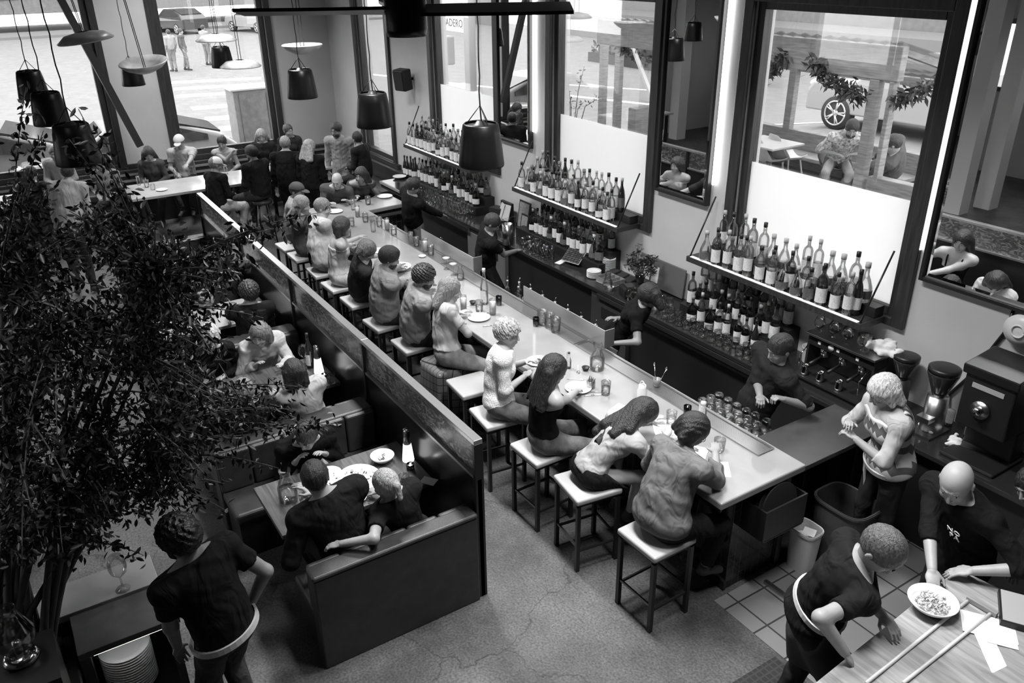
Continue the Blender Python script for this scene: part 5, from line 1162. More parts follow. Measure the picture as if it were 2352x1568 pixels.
# --- booths
BH = .56
person('man in a dark jacket with his back turned in the front booth', (724, 1098), (-4.88, 1.62, BH), 178, hy=165, hp=18, lh=P(700, 1215, .79), rh=P(705, 1135, 1.0), top=('k', .018, 'sweater', 1.3), bot=(.02,), hair=('short', .02), sk=.4, s=1.14, fat=1.12, lod=0, collar=True)
person('woman with fair ponytail, bare arm stretched along the front booth back', (886, 1112), (-4.86, 2.1, BH), 185, hy=200, hp=15, lh=P(766, 1262, .9), rh=P(860, 1130, .8), eh=((1, .0, .1), None), top=('lace', .02, 'short'), bot=(.03,), hair=('pony', .34, .1), sk=.44, fem=True, s=.98, lod=0)
person('person in black leaning forward across the front booth table', (705, 1000), (-6.35, 1.75, BH), -5, hy=-50, hp=35, rh=P(690, 1075, .8), lh=P(745, 1060, .79), top=('k', .012, 'long'), bot=(.02,), hair=('short', .04), sk=.42, s=1.0, lod=1)
person('smiling woman in a white sweater in the second booth', (597, 768), (-8.42, 2.05, BH), -5, hy=-35, hp=18, rh=P(590, 850, .79), lh=P(655, 845, .8), top=('w', .58, 'sweater', 1.3), bot=(.05,), hair=('bob', .16, .12), sk=.46, fem=True, s=1.0, lod=1)
person('woman with dark bobbed hair and pale top, back turned in the second booth', (676, 856), (-6.84, 2.02, BH), 178, hy=170, hp=20, lh=P(620, 900, .8), rh=P(680, 880, .8), top=('w', .52, 'sweater', 1.5), bot=(.05,), hair=('bob', .02, .1), sk=.4, fem=True, lod=1)
person('person with curly fair hair and black top behind the twigs, second booth', (482, 775), (-8.42, 1.45, BH), -10, hy=0, hp=15, top=('k', .012, 'long'), bot=(.02,), hair=('curly', .4), sk=.42, fem=True, lod=1)
person('grey-haired person in black with back turned, second booth by the aisle', (560, 900), (-6.84, 1.4, BH), 178, hy=175, hp=15, top=('k', .014, 'long'), bot=(.02,), hair=('short', .22), sk=.4, lod=1)
person('man with thick dark hair and black jacket in the third booth', (572, 672), (-8.95, 2.05, BH), 178, hy=185, hp=12, lh=P(525, 720, .8), top=('k', .014, 'long'), bot=(.02,), hair=('curly', .03), sk=.42, lod=1, s=1.05)
person('fair-haired person facing the camera in the third booth, behind twigs', (470, 690), (-10.5, 1.35, BH), -5, hy=-15, hp=12, top=('w', .4, 'long'), bot=(.02,), hair=('bob', .35, .08), sk=.42, fem=True, lod=2)
person('person in black slumped in the fourth booth against the divider', (512, 600), (-11.05, 2.05, BH), 178, hy=180, hp=12, top=('k', .014, 'long'), bot=(.02,), hair=('short', .04), sk=.42, lod=2)
# --- staff
person('bartender in black working at the far back counter', (948, 428), (-11.2, 5.3, .95), 100, stand=True, hy=80, hp=25, rh=(-11.0, 5.75, 1.02), lh=(-11.4, 5.75, 1.02), top=('k', .015, 'long'), bot=(.2,), hair=('short', .02), sk=.3, s=1.0, lod=2)
person('bartender in black bending at the pale fridge behind the bar', (1130, 512), (-9.1, 5.35, .9), 70, stand=True, hy=60, hp=35, rh=(-8.9, 5.75, 1.05), lh=P(1195, 480, 1.2), top=('k', .015, 'short'), bot=(.02,), hair=('short', .03), sk=.25, s=1.0, lod=1)
person('bartender with tattooed arms in black, bending over behind the bar', (1490, 678), (-6.35, 5.35, .92), 215, stand=True, hy=235, hp=45, rh=P(1405, 740, 1.1), lh=P(1400, 800, 1.0), top=('k', .012, 'short'), bot=(.015,), hair=('long', .02, .12), sk=.28, fem=True, s=1.0, lod=1)
person('bartender in a dark polo shirt shaking a drink at the near end of the bar', (1792, 800), (-4.35, 5.38, .95), 262, stand=True, hy=250, hp=25, rh=P(1745, 925, 1.2), lh=P(1800, 935, 1.2), top=('k', .03, 'half'), bot=(.02,), hair=('short', .02), sk=.3, s=1.05, lod=0, collar=True, hand=1.2)
bl = person('blonde woman in a zigzag knit vest and white collar, hands together', (2030, 898), (-3.05, 5.5, 1.0), 246, stand=True, hy=236, hp=32, rh=(-3.27, 5.12, 1.34), lh=(-3.19, 5.08, 1.27), eh=((.7, -.2, -1), (-.7, .3, -1)), top=('w', .6, 'elbow'), vest=ARG, bot=(.03,), hair=('bob', .55, .1), sk=.46, fem=True, s=1.06, fat=1.14, lod=0, collar=mat('white_collar_cloth', .75, .8), hem=.11, hand=.9)
c1 = person('cook with hair in a bun and dark apron leaning over the pass', (2022, 1262), (-2.3, 3.62, .98), 55, stand=True, hy=10, hp=50, hsz=1.12, rh=P(1930, 1525, 1.14), lh=P(2040, 1440, 1.15), eh=((-.3, .4, -1), (-.2, -1, .2)), top=('k', .02, 'short'), bot=(.03,), hair=('bun', .1), sk=.42, fem=True, s=1.12, fat=1.08, lod=0)
c2 = person('bald cook in a black jacket lettered on the chest, hands on the pass', (2196, 1108), (-2.1, 4.98, 1.0), 262, stand=True, hy=285, hp=32, rh=P(2140, 1345, 1.145), lh=P(2228, 1335, 1.145), eh=((1, .3, -.2), (-1, .3, -.3)), top=('k', .014, 'elbow'), bot=(.015,), hair=('bald', .1), sk=.5, s=1.12, hsz=1.08, lod=0, collar=True, hand=.35)
person('person in black at the right edge, one hand resting on the pass', (2372, 1115), (-1.25, 5.45, .98), 262, stand=True, hy=260, hp=25, rh=P(2300, 1368, 1.145), top=('k', .016, 'long'), bot=(.02,), hair=('short', .02), sk=.42, s=1.08, lod=0)
w1 = person('bearded waiter in a black t-shirt and light apron walking at lower left', (412, 1235), (-4.2, .52, .95), 200, stand=True, hy=215, hp=18, lh=P(412, 1500, .8), rh=P(585, 1400, .95), top=('k', .015, 'short'), bot=(.05,), hair=('curly', .02), beard=.02, sk=.3, s=1.12, lod=0)
# --- outside
person('man in a white patterned shirt sitting on the parklet', (1957, 295), (float(a0[0]), float(a0[1]), ZS + .55), -40, hy=-50, hp=30, top=('pt', .6, 'half'), topm=mat('spotted_shirt', .45, .8, noise=.8, nscale=30), bot=(.1,), hair=('short', .03), beard=.04, sk=.4, lod=1, feet=[(float(a0[0]) + .3, float(a0[1]) - .3, ZS + .06), (float(a0[0]) + .15, float(a0[1]) - .4, ZS + .06)], cat='outdoor')
pp = P(2045, 400, ZS + .5); person('dark-haired person in a grey top behind the thick parklet post', (2052, 330), (float(pp[0]), float(pp[1]), ZS + .55), 200, hy=200, hp=20, top=('g', .1, 'long'), bot=(.1,), hair=('short', .04), sk=.4, lod=2, feet=[(float(pp[0]) - .3, float(pp[1]), ZS + .06)] * 2, cat='outdoor')

def band(b, c0, r, f, u, a, bb, h):
    v = []; n = 36
    for i in range(n):
        t_ = 2 * math.pi * i / n
        for (k1, k2) in ((1, -.5), (1, .5), (.93, .5), (.93, -.5)): v.append(c0 + (r * math.cos(t_) * a + f * math.sin(t_) * bb) * k1 + u * h * k2)
    b.add(v, [(4 * i + j, 4 * ((i + 1) % n) + j, 4 * ((i + 1) % n) + (j + 1) % 4, 4 * i + (j + 1) % 4) for i in range(n) for j in range(4)], False)
# --- straps, towels, lettering, seats for the far tables
b = MB(); c = c1; N_, u, r, f, sc = c['N'], c['u'], c['r'], c['f'], c['s']
for sg in (-1, 1):
    b.tube([N_ + u * .03 + r * sg * .05 - f * .07, N_ + u * .055 + r * sg * .075, N_ - u * .03 + r * sg * .085 + f * .1, N_ - u * .12 + r * sg * .085 + f * .15], .014, 6)
b.build('neck_strap', mat('apron_strap', .6, .8), c['t'])
b = MB(); band(b, c['hip'] + u * .14, r, f, u, .185 * sc, .15 * sc, .035); b.build('waist_strap', MATS['apron_strap'], c['t'])
g = Fld(c['hip'] - .75, c['hip'] + .75, .016); A3 = (r, f, u)
g.ell(c['hip'] + u * .3 + f * .02, A3, (.15, .15, .2), .05); g.ell(c['hip'] + u * .08, A3, (.19, .165, .17), .05)
for (hj, kn, an, sg) in c['legs']: g.cap(hj, kn, .125, .12, .1, clip=True)
g.plane(c['hip'] + u * .38, u); g.plane(c['hip'] - f * .01, -f); mk('apron', [(*g.mesh(), 0)], [mat('dark_apron', .035, .8)], c['t'])
c = w1; u, r, f, sc = c['u'], c['r'], c['f'], c['s']; b = MB(); band(b, c['hip'] + u * .035, r, f, u, .2 * sc, .168 * sc, .045); b.build('waist_strap', MATS['apron_strap'], c['t'])
c = bl; u, r, f, sc = c['u'], c['r'], c['f'], c['s']; b = MB(); band(b, c['hip'] + u * .01, r, f, u, .212 * sc, .175 * sc, .04); b.build('pale_hem_band', MATS['apron_strap'], c['t'])
q = c['hip'] + u * .02 + r * .12 + f * .12; MB().obox(q - np.array([0, 0, .13]), (.09, .014, .26), math.atan2(f[1], f[0]) + math.pi / 2 - .4, .1).build('hanging_towel', mat('white_towel', .72, .9), c['t'])
c = c2; u, r, f = c['u'], c['r'], c['f']
q = c['N'] - u * .06 + f * .2 - r * .12; R_ = Matrix([list(-r if 0 else r * 1.0), list(u), list(np.cross(r, u))]).transposed()
for i, w_ in enumerate(('NO', 'PA')):
    o = text(w_, (0, 0, 0), .062, (0, 0, 0), mat('white_stitching', .75, .8), c['t'], name='jacket_lettering', ext=.002)
    M = Matrix([[*(-r)], [*u], [*np.cross(-r, u)]]).transposed(); o.rotation_euler = M.to_euler(); o.location = Vector((q - u * (.058 * i - .02) - f * .008 * i * 0) - np.array(root_loc(c['t'])))

for (px, py, lb, tp, fc) in ((402, 165, 'pedestrian in pale clothes at the far side of the crosswalk', .4, 200), (430, 162, 'pedestrian in darker clothes beside the pale one at the crosswalk', .12, 60), (480, 150, 'lone pedestrian right of the pair at the crosswalk', .3, 120)):
    q = P(px, py, ZL); person(lb, (float(q[0]), float(q[1]), ZL + 1.62), (float(q[0]), float(q[1]), ZL + .95), fc, hp=5, stand=True, top=('o', tp, 'long'), bot=(.2,), hair=('short', .05), sk=.4, lod=2, feet=[(float(q[0]) - .08, float(q[1]) - .06, ZL + .08), (float(q[0]) + .08, float(q[1]) + .06, ZL + .08)], cat='outdoor')
for key, lb in (('dark-haired man in a black hooded jacket turned left at the high table', 'round high stool under the man in the hooded jacket'), ('woman in a white cap and black top at the near side of the high table', 'round high stool under the woman in the white cap'),
                ('bald man in dark t-shirt leaning on the far return of the bar', 'round high stool under the bald man'), ('woman with long dark hair facing the room at the far return', 'round high stool beside the bald man, under the long-haired woman')):
    h_ = PEOPLE[key]['hip']; o = HS(); o.location = (float(h_[0]), float(h_[1]), 0); o.scale = (1, 1, (float(h_[2]) - .1) / .72); tag(o, lb, 'stool')
# ---------------------------------------------------------------- bottles
def bottle_kind(prof, glass, label, cap_m, liq=None, lz=(.03, .15), square=False, n=20):
    """prof: outer radius/height pairs"""
    b = MB(); b.lathe([(0.001, 0)] + prof + [(prof[-1][0] * .8, prof[-1][1])], n=4 if square else n, cap=False, smooth=not square) if False else b.lathe([(0.001, 0)] + prof, n=n, cap=True)
    if square:
        vs_ = []
        for x, y, z in b.v:
            rr = math.hypot(x, y)
            if rr > .03: a = math.atan2(y, x); m = max(abs(math.cos(a)), abs(math.sin(a))); k_ = min(1.18, 1 / m) * .92; x *= k_; y *= k_
            vs_.append((x, y, z))
        b.v = vs_
    t = b.build('liquor_bottle', glass); R0 = prof[1][0]; H_ = prof[-1][1]
    lb = MB(); m = 11; vv = []; k_ = 1.03 if not square else 1.0
    for i in range(m + 1):
        a = -math.pi / 2 + (i / m - .5) * 2.7
        for z in lz:
            x, y = R0 * k_ * math.cos(a), R0 * k_ * math.sin(a)
            if square: mm = max(abs(math.cos(a)), abs(math.sin(a))); q_ = min(1.18, 1 / mm) * .95; x *= q_; y *= q_
            vv.append((x, y, z))
    vv += [(x * .985, y * .985, z) for x, y, z in vv]; o_ = 2 * (m + 1)
    lb.add(vv, [(2 * i, 2 * i + 2, 2 * i + 3, 2 * i + 1) for i in range(m)] + [(o_ + 2 * i, o_ + 2 * i + 1, o_ + 2 * i + 3, o_ + 2 * i + 2) for i in range(m)], True)
    lb.build('label', label, t, world=False)
    MB().lathe([(prof[-1][0] * 1.25, H_ - .022), (prof[-1][0] * 1.25, H_ + .016), (.001, H_ + .018)], n=12).build('cap', cap_m, t, world=False)
    if liq: MB().lathe([(.001, .006), (R0 * .86, .006), (R0 * .86, prof[2][1] * .72), (.001, prof[2][1] * .72)], n=14).build('liquid', liq, t, world=False)
    return t
CAPD = mat('dark_cap', .02, .4); CAPL = mat('pale_cap', .5, .4); CAPW = mat('cork_cap', .25, .7)
P0 = [(.04, .001), (.044, .01), (.044, .2), (.036, .235), (.015, .265), (.0135, .33)]
P1 = [(.036, .001), (.039, .01), (.039, .24), (.03, .265), (.0135, .285), (.0125, .345)]
P2 = [(.045, .001), (.05, .01), (.05, .15), (.04, .19), (.017, .22), (.015, .28)]
P3 = [(.036, .001), (.04, .01), (.04, .18), (.03, .24), (.015, .29), (.0135, .36)]
P4 = [(.05, .001), (.056, .02), (.054, .1), (.035, .16), (.017, .2), (.016, .27)]
BK = [('clear bottle with pale label', bottle_kind(P0, BOT_CLEAR, LABELM, CAPD, WATER)), ('slender clear bottle', bottle_kind(P1, BOT_CLEAR, LABELM, CAPL, WATER, (.06, .17))),
      ('amber bottle with pale label', bottle_kind(P0, BOT_MID, LABELM, CAPD, LIQ)), ('squat bottle of dark spirit', bottle_kind(P2, BOT_MID, LABELM, CAPW, LIQ, (.03, .1), True)),
      ('dark glass bottle', bottle_kind(P3, BOT_DARK, LABELM, CAPD, None, (.05, .15))), ('bulbous clear bottle', bottle_kind(P4, BOT_CLEAR, LABELD, CAPL, WATER, (.03, .09))),
      ('square clear bottle with dark label', bottle_kind(P2, BOT_CLEAR, LABELD, CAPD, LIQ, (.03, .12), True)), ('dark bottle with dark label', bottle_kind(P3, BOT_DARK, LABELD, CAPL, None, (.05, .16)))]
BK = [(n, Kind(o)) for n, o in BK]
def row(x0, x1, y, z, n, place, weights, seed, sc=1.12, jy=.02, skip=()):
    g = random.Random(seed)
    for i in range(n):
        if i in skip: continue
        x = x0 + (x1 - x0) * (i + .5) / n + g.uniform(-.012, .012); k_ = g.choices(range(8), weights)[0]; s_ = sc * g.uniform(.92, 1.08)
        lab = '%s, %s from left, %s' % (BK[k_][0], ordn(i), place)
        BK[k_][1].put((x, y + g.uniform(-jy, jy), z + .0005), (math.atan2(-y, -x) + math.pi / 2) * .85 + g.uniform(-.3, .3), lab, 'bottles, ' + place, s_)
WL = [6, 4, 2, 2, .5, 2, 1, .2]; WM = [4, 3, 3, 2, 1.5, 1.5, 1.5, .8]
ZT = 1.691
row(-6.05, -4.1, 6.27, ZT, 13, 'right wall shelf, front row', WL, 1, jy=.008)
row(-6.0, -4.05, 6.355, ZT, 10, 'right wall shelf, middle row', WM, 2, jy=.006)
row(-6.02, -4.1, 6.48, ZT + .1, 14, 'right wall shelf, back row', WL, 3, 1.2, jy=.01)
row(-9.68, -7.62, 6.27, ZT, 14, 'middle wall shelf, front row', WL, 4, jy=.008)
row(-9.6, -7.6, 6.355, ZT, 10, 'middle wall shelf, middle row', WL, 5, jy=.006)
row(-9.6, -7.6, 6.48, ZT + .1, 15, 'middle wall shelf, back row', WL, 6, 1.2, jy=.01)
row(-13.25, -11.15, 6.27, ZT, 14, 'far wall shelf, front row', WL, 7, jy=.008)
row(-13.2, -11.15, 6.36, ZT, 10, 'far wall shelf, middle row', WM, 8, jy=.006)
row(-13.2, -11.15, 6.48, ZT + .1, 14, 'far wall shelf, back row', WM, 9, 1.15, jy=.01)
z1_, z2_ = CZ + .131, CZ + .261
row(-6.26, -4.95, 6.345, z1_, 12, 'lower step under right wall shelf', WM, 10, jy=.01)
row(-6.26, -4.95, 6.53, z2_, 12, 'upper step under right wall shelf', WM, 11, jy=.01)
row(-6.1, -5.05, 6.205, CZ, 8, 'counter row under right wall shelf', WM, 12, 1.05, jy=.006)
row(-9.5, -7.85, 6.345, z1_, 15, 'lower step under middle wall shelf', WM, 13, jy=.01)
row(-9.5, -7.85, 6.53, z2_, 15, 'upper step under middle wall shelf', WM, 14, jy=.01)
row(-13.1, -11.0, 6.345, z1_, 16, 'lower step under far wall shelf', WL, 16, jy=.01)
row(-13.1, -11.0, 6.53, z2_, 16, 'upper step under far wall shelf', WM, 17, jy=.01)
row(-14.0, -13.5, 6.5, CZ, 5, 'far end of the back counter', [0, 0, 0, 0, 5, 0, 0, 1], 18, 1.05)
# ---------------------------------------------------------------- glasses
def glass_kind(name, prof, liq=None, m=GLASS):
    b = MB(); b.lathe([(.001, 0)] + prof + [(prof[-1][0] - .003, prof[-1][1] + .001), (prof[-1][0] - .003, prof[-1][1] - .006)], n=20, cap=False); b.lathe([(prof[0][0] * .95, .008), (.001, .009)], n=20, cap=False); t = b.build(name, m)
    if liq: r_, z_, lm = liq; MB().lathe([(.001, prof[0][1] + .01), (r_ * .9, prof[0][1] + .01), (r_, z_), (.001, z_)], n=16).build('drink', lm, t, world=False)
    return Kind(t)
def stem_kind(name, bowl, h, r, liq=None):
    b = MB(); pr = [(.032, 0), (.033, .003), (.006, .008), (.004, .03), (.004, h)] + [(q * r, h + z) for q, z in bowl]; inn = [(max(.001, q * r - .002), h + z + .001) for q, z in bowl[::-1]]
    b.lathe(pr + [(pr[-1][0] - .003, pr[-1][1] + .001)], n=20, cap=False); t = b.build(name, GLASS)
    if liq: MB().lathe([(.001, h + .006), (r * liq[0], h + liq[1]), (.001, h + liq[1])], n=16).build('drink', mat('pale_cocktail', .6, .2), t, world=False)
    return Kind(t)
TUMB = glass_kind('tumbler', [(.033, .001), (.036, .012), (.04, .095)]); HIGH = glass_kind('highball_glass', [(.028, .001), (.03, .01), (.034, .15)])
WAT = glass_kind('water_glass', [(.034, .001), (.036, .012), (.042, .12)], (.037, .07, WATER)); ROCK = glass_kind('rocks_glass', [(.036, .001), (.042, .02), (.044, .085)])
TALLD = glass_kind('tall_drink', [(.028, .001), (.031, .01), (.034, .155)], (.03, .13, mat('cloudy_drink', .6, .3)))
WINE = stem_kind('wine_glass', [(.3, .004), (.85, .03), (1, .06), (.9, .09), (.72, .12)], .075, .043); COUPE = stem_kind('coupe_glass', [(.2, .003), (.75, .018), (1, .05)], .09, .048, (.9, .042))
SNIF = stem_kind('snifter_glass', [(.4, .004), (.95, .03), (1, .055), (.7, .1)], .03, .046)
def grid(kind, what, x0, x1, nx, ys, z, place, seed, sc=1.15, flip=False, cat='glass'):
    g = random.Random(seed)
    for j, y in enumerate(ys):
        for i in range(nx):
            x = x0 + (x1 - x0) * (i + .5) / nx + g.uniform(-.01, .01)
            o = kind.put((x, y + g.uniform(-.008, .008), z + .001 + (.1 * sc if flip else 0)), g.uniform(0, 3), '%s %s, %s from left, %s row' % (what, place, ordn(i), ['front', 'second', 'third', 'back'][j]), '%s %s' % (what, place), sc)
            o['category'] = cat
            if flip: o.rotation_euler = (math.pi, 0, 0)
grid(ROCK, 'rocks glass', -6.35, -5.25, 9, (6.02, 6.12), CZ, 'below the right shelf', 1)
grid(SNIF, 'snifter', -7.0, -6.4, 5, (6.02, 6.13, 6.24), CZ, 'left of the right shelf', 2)
grid(TUMB, 'tumbler', -5.2, -4.8, 4, (6.02, 6.12, 6.22), CZ, 'beside the espresso machine', 3)
grid(HIGH, 'highball glass', -9.0, -8.6, 4, (6.02, 6.11), CZ, 'below the middle shelf', 4)
grid(SNIF, 'snifter', -9.35, -9.05, 2, (6.06, 6.18), CZ, 'near the glass partition', 5)
grid(WINE, 'wine glass', -12.2, -10.9, 12, (6.0, 6.1, 6.19), CZ, 'on the far back counter', 6, 1.0)
grid(HIGH, 'highball glass', -12.9, -12.3, 6, (6.02, 6.11), CZ, 'at the far counter end', 7)
grid(TUMB, 'upturned tumbler', -4.62, -3.95, 6, (4.92, 5.02, 5.12), .93, 'on the rack behind the bar end', 8, 1.2, True)
t = thing('glass_rack', 'steel underbar rack holding upturned tumblers behind the bar end', 'rack', (-4.3, 5.0, 0))
MB().box(-4.7, -3.92, 4.85, 5.2, .905, .93).build('rack_top', STEEL, t); MB().box(-4.68, -4.64, 4.87, 5.18, 0, .905).box(-3.98, -3.94, 4.87, 5.18, 0, .905).build('rack_side', BLACKM, t)
# underbar speed rail with pouring bottles
t = thing('speed_rail', 'steel speed rail of pouring bottles behind the splash guard', 'rack', (-7.0, 5.0, 0))
MB().box(-8.0, -6.0, 4.85, 5.12, .76, .79).box(-8.0, -6.0, 5.1, 5.12, .79, .9).build('rail_tray', STEEL, t); MB().box(-7.98, -7.94, 4.87, 5.1, 0, .76).box(-6.06, -6.02, 4.87, 5.1, 0, .76).build('rail_leg', BLACKM, t)
pk_ = bottle_kind(P0, BOT_CLEAR, LABELM, STEEL, WATER); MB().tube([(0, 0, .345), (.0, 0, .37), (.012, 0, .395)], .005, 6).build('pour_spout', STEEL, pk_, world=False); PK = Kind(pk_)
for i in range(15): PK.put((-7.9 + i * .125, 4.93 + .09 * (i % 2), .791), i, 'bottle with steel pour spout in the speed rail, %s from the left' % ordn(i), 'pouring bottles in the speed rail')
# single glasses standing about
def at(kind, px, py, z, lab, sc=1.1, cat='glass', grp=None):
    o = kind.put(P(px, py, z + .001), 0, lab, grp, sc); o['category'] = cat
    if grp is None and 'group' in o: del o['group']
    return o
at(WAT, 1391, 905, BZ, 'half-full water glass beside the carafe on the bar'); at(WAT, 1101, 715, BZ, 'water glass beside the tall clear bottle on the bar')
at(TALLD, 1132, 722, BZ, 'tall cloudy drink on the bar before the woman in jeans', 1.2); at(WAT, 1541, 975, BZ, 'water glass between the girl and the grey cardigan'); at(TUMB, 1651, 1035, BZ, 'tumbler of water near the bar end', 1.2)
at(COUPE, 1026, 618, BZ, 'left coupe of pale cocktail on the steel tray', 1.2, grp='coupes on the steel tray'); at(COUPE, 1042, 632, BZ, 'right coupe of pale cocktail on the steel tray', 1.2, grp='coupes on the steel tray')
for i, (x, y) in enumerate(((1245, 745), (1262, 752), (1276, 762))): at(WAT, x, y, BZ, 'mixing glass by the splash guard end, %s from the left' % ordn(i), 1.35, grp='mixing glasses by the guard')
for i, (x, y) in enumerate(((944, 560), (957, 566), (977, 578), (990, 586), (1012, 575), (905, 540), (890, 528), (872, 520), (858, 532), (840, 510), (822, 498), (808, 520), (812, 482), (846, 470), (1065, 712), (800, 545))):
    at((HIGH, WAT, TALLD, WAT)[i % 4], x, y, BZ, 'glass on the far half of the bar, %s of those loosely set out' % ordn(i), 1.15, grp='glasses on the far half of the bar')
at(WAT, 930, 1122, .76, 'water glass beside the candle in the front booth'); at(WAT, 700, 1160, .76, 'glass in front of the man in the dark jacket', .9); at(WINE, 700, 838, .76, 'wine glass beside the wine bottle in the second booth', 1.2); at(TUMB, 762, 880, .76, 'tumbler at the outer corner of the second booth table')
at(WINE, 283, 1352, 1.05, 'wine glass standing alone on the pale cabinet ledge, lower left', 1.35)
for i, (x, y) in enumerate(((320, 425), (338, 430), (352, 436), (405, 410), (440, 395), (505, 410), (520, 400), (700, 375), (640, 385))): at((HIGH, WAT, TUMB)[i % 3], x, y, 1.0, 'glass on the high communal table, %s from the left' % ordn(i), 1.1, grp='glasses on the high table')
# ---------------------------------------------------------------- plates and tableware
def plate(px, py, z, r, lab, name='dinner_plate', deep=.0, sx=1, food=None, cat='plate', h=.018, grp=None):
    p = P(px, py, z + .001); t = thing(name, lab, cat, p, group=grp)
    if deep: pr = [(r * .45, 0), (r * .5, .002), (r * .85, deep * .6), (r, deep), (r * .97, deep + .003), (r * .8, deep * .55), (r * .45, .012), (.001, .01)]
    else: pr = [(r * .6, 0), (r * .62, .002), (r, h), (r * .99, h + .003), (r * .66, .008), (.001, .007)]
    MB().lathe([(.001, 0)] + pr, n=36, cap=False, sx=sx).build('dish', WHITE, t, world=False)
    if food:
        g = np.random.default_rng(int(px)); b = MB()
        for i in range(food[0]):
            a = g.uniform(0, 6.28); q = r * food[1] * math.sqrt(g.uniform(0, 1)); c = (q * math.cos(a) * sx, q * math.sin(a), (deep * .45 if deep else .012) + g.uniform(0, food[2])); s_ = g.uniform(.5, 1) * food[3]
            b.obox(c, (s_ * 2.4, s_, s_ * .5), g.uniform(0, 3), g.uniform(-.5, .5), g.uniform(-.5, .5), m=i % 2)
        b.build('food', [mat('pale_food', .4, .6), mat('grated_cheese', .6, .6) if food[0] > 100 else mat('dark_food', .08, .6)], t, world=False)
    return t
plate(1100, 731, BZ, .125, 'empty side plate on the bar before the woman in jeans'); plate(1328, 893, BZ, .125, 'side plate on the bar in front of the woman in the black top')
plate(1236, 832, BZ, .12, 'plate of dark food beside the woman with the lace blouse', food=(16, .5, .02, .018)); plate(922, 620, BZ, .13, 'bowl of fries on the bar beyond the dark-haired man', 'serving_bowl', .06, food=(50, .6, .06, .02), cat='bowl')
plate(868, 578, BZ, .12, 'plate with folded napkin by the bowed person at the bar'); plate(970, 590, BZ, .05, 'small saucer of lit sweets on the far bar'); plate(884, 452, BZ, .13, 'plate on the far return of the bar'); plate(808, 462, BZ, .12, 'shallow bowl on the far return before the bald man', 'serving_bowl', .05, food=(14, .5, .03, .02), cat='bowl')
plate(770, 487, BZ, .12, 'plate on the bar before the white sweatshirt')
plate(826, 1100, .76, .18, 'large white platter of scraps on the front booth table', 'platter', sx=1.15, food=(40, .75, .008, .012)); plate(879, 1058, .76, .105, 'white bowl near the divider on the front booth table', 'serving_bowl', .06, food=(12, .4, .02, .015), cat='bowl')
plate(757, 1090, .76, .105, 'upper small plate left of the platter in the front booth', food=(10, .6, .01, .012)); plate(762, 1128, .76, .1, 'bowl left of the platter in the front booth', 'serving_bowl', .055, food=(10, .5, .02, .014), cat='bowl'); plate(812, 1145, .76, .11, 'plate nearest the diners in the front booth', food=(6, .5, .01, .012))
plate(2138, 1398, 1.12, .145, 'white bowl of grated salad on the oak pass', 'serving_bowl', .075, food=(140, .62, .035, .013), cat='bowl'); plate(372, 437, 1.0, .1, 'small plate on the left end of the high table', grp=None); plate(918, 409, CZ, .13, 'large dish at the far end of the back counter', 'serving_bowl', .04, cat='bowl')
def stack(px, py, z, r, n, lab, h=.016):
    p = P(px, py, z)
    for i in range(n):
        t = MB().lathe([(.001, 0), (r * .6, 0), (r, h * .9), (r * .99, h + .003), (r * .64, .007), (.001, .006)], n=32, cap=False).build('side_plate', WHITE) if i == 0 else dup(first, p)
        if i == 0: first = t
        t.location = (p[0], p[1], p[2] + .001 + i * h * .92); tag(t, '%s, %s from the bottom' % (lab, ordn(i)), 'plate', lab + 's')
stack(1364, 636, CZ, .095, 6, 'white side plate in the low stack by the cutlery box'); stack(1397, 622, CZ, .095, 12, 'white side plate in the tall stack behind the low one')
stack(308, 1560, .481, .155, 15, 'white plate in the stack inside the service cabinet', .022)
def cutl(px, py, z, rz, kind, lab):
    p = P(px, py, z); t = thing(kind, lab, kind.split('_')[0], p, rz); b = MB()
    if kind == 'knife': b.obox((-.05, 0, .004), (.1, .014, .006)).obox((.055, 0, .003), (.11, .016, .002))
    elif kind == 'fork':
        b.obox((-.04, 0, .003), (.12, .008, .003)).obox((.035, 0, .004), (.03, .022, .003))
        for i in range(4): b.obox((.07, -.009 + i * .006, .005), (.045, .003, .002))
    else: b.obox((-.04, 0, .003), (.12, .008, .003)); b.ball((.045, 0, .006), (.03, .018, .005))
    b.build('blade' if kind == 'knife' else 'head', CHROME, t, world=False, bevel=.001)
cutl(1130, 748, BZ, 1.2, 'knife', 'dinner knife beside the empty side plate on the bar'); cutl(1108, 720, BZ, 1.1, 'fork', 'fork behind the empty side plate on the bar'); cutl(1366, 908, BZ, 1.1, 'knife', 'dinner knife right of the black-top woman plate')
cutl(1376, 900, BZ, 1.1, 'spoon', 'spoon lying beside the dinner knife on the bar'); cutl(1328, 850, BZ, -.6, 'spoon', 'spoon left of the small dark bowl on the bar'); cutl(1327, 872, BZ, .9, 'fork', 'fork behind the side plate of the black-top woman'); cutl(1090, 702, BZ, 1.0, 'fork', 'fork near the small dark dip bowl')
def votive(px, py, z, lab, m=None, r=.033, h=.085):
    p = P(px, py, z + .001); t = thing('votive_candle', lab, 'candle', p); MB().lathe([(.001, 0), (r, 0), (r * 1.08, h), (r * .95, h), (r * .88, .01), (.001, .01)], n=20, cap=False).build('holder', m or glassy('smoked_glass', .3, .1, .05, .5), t, world=False)
    MB().lathe([(.001, .011), (r * .75, .011), (r * .75, .035), (.001, .035)], n=14).build('wax', mat('wax', .6, .5), t, world=False); MB().ball((0, 0, .048), (.006, .006, .012), 8).build('flame', MATS.get('flame') or emis('flame', 25), t, world=False)
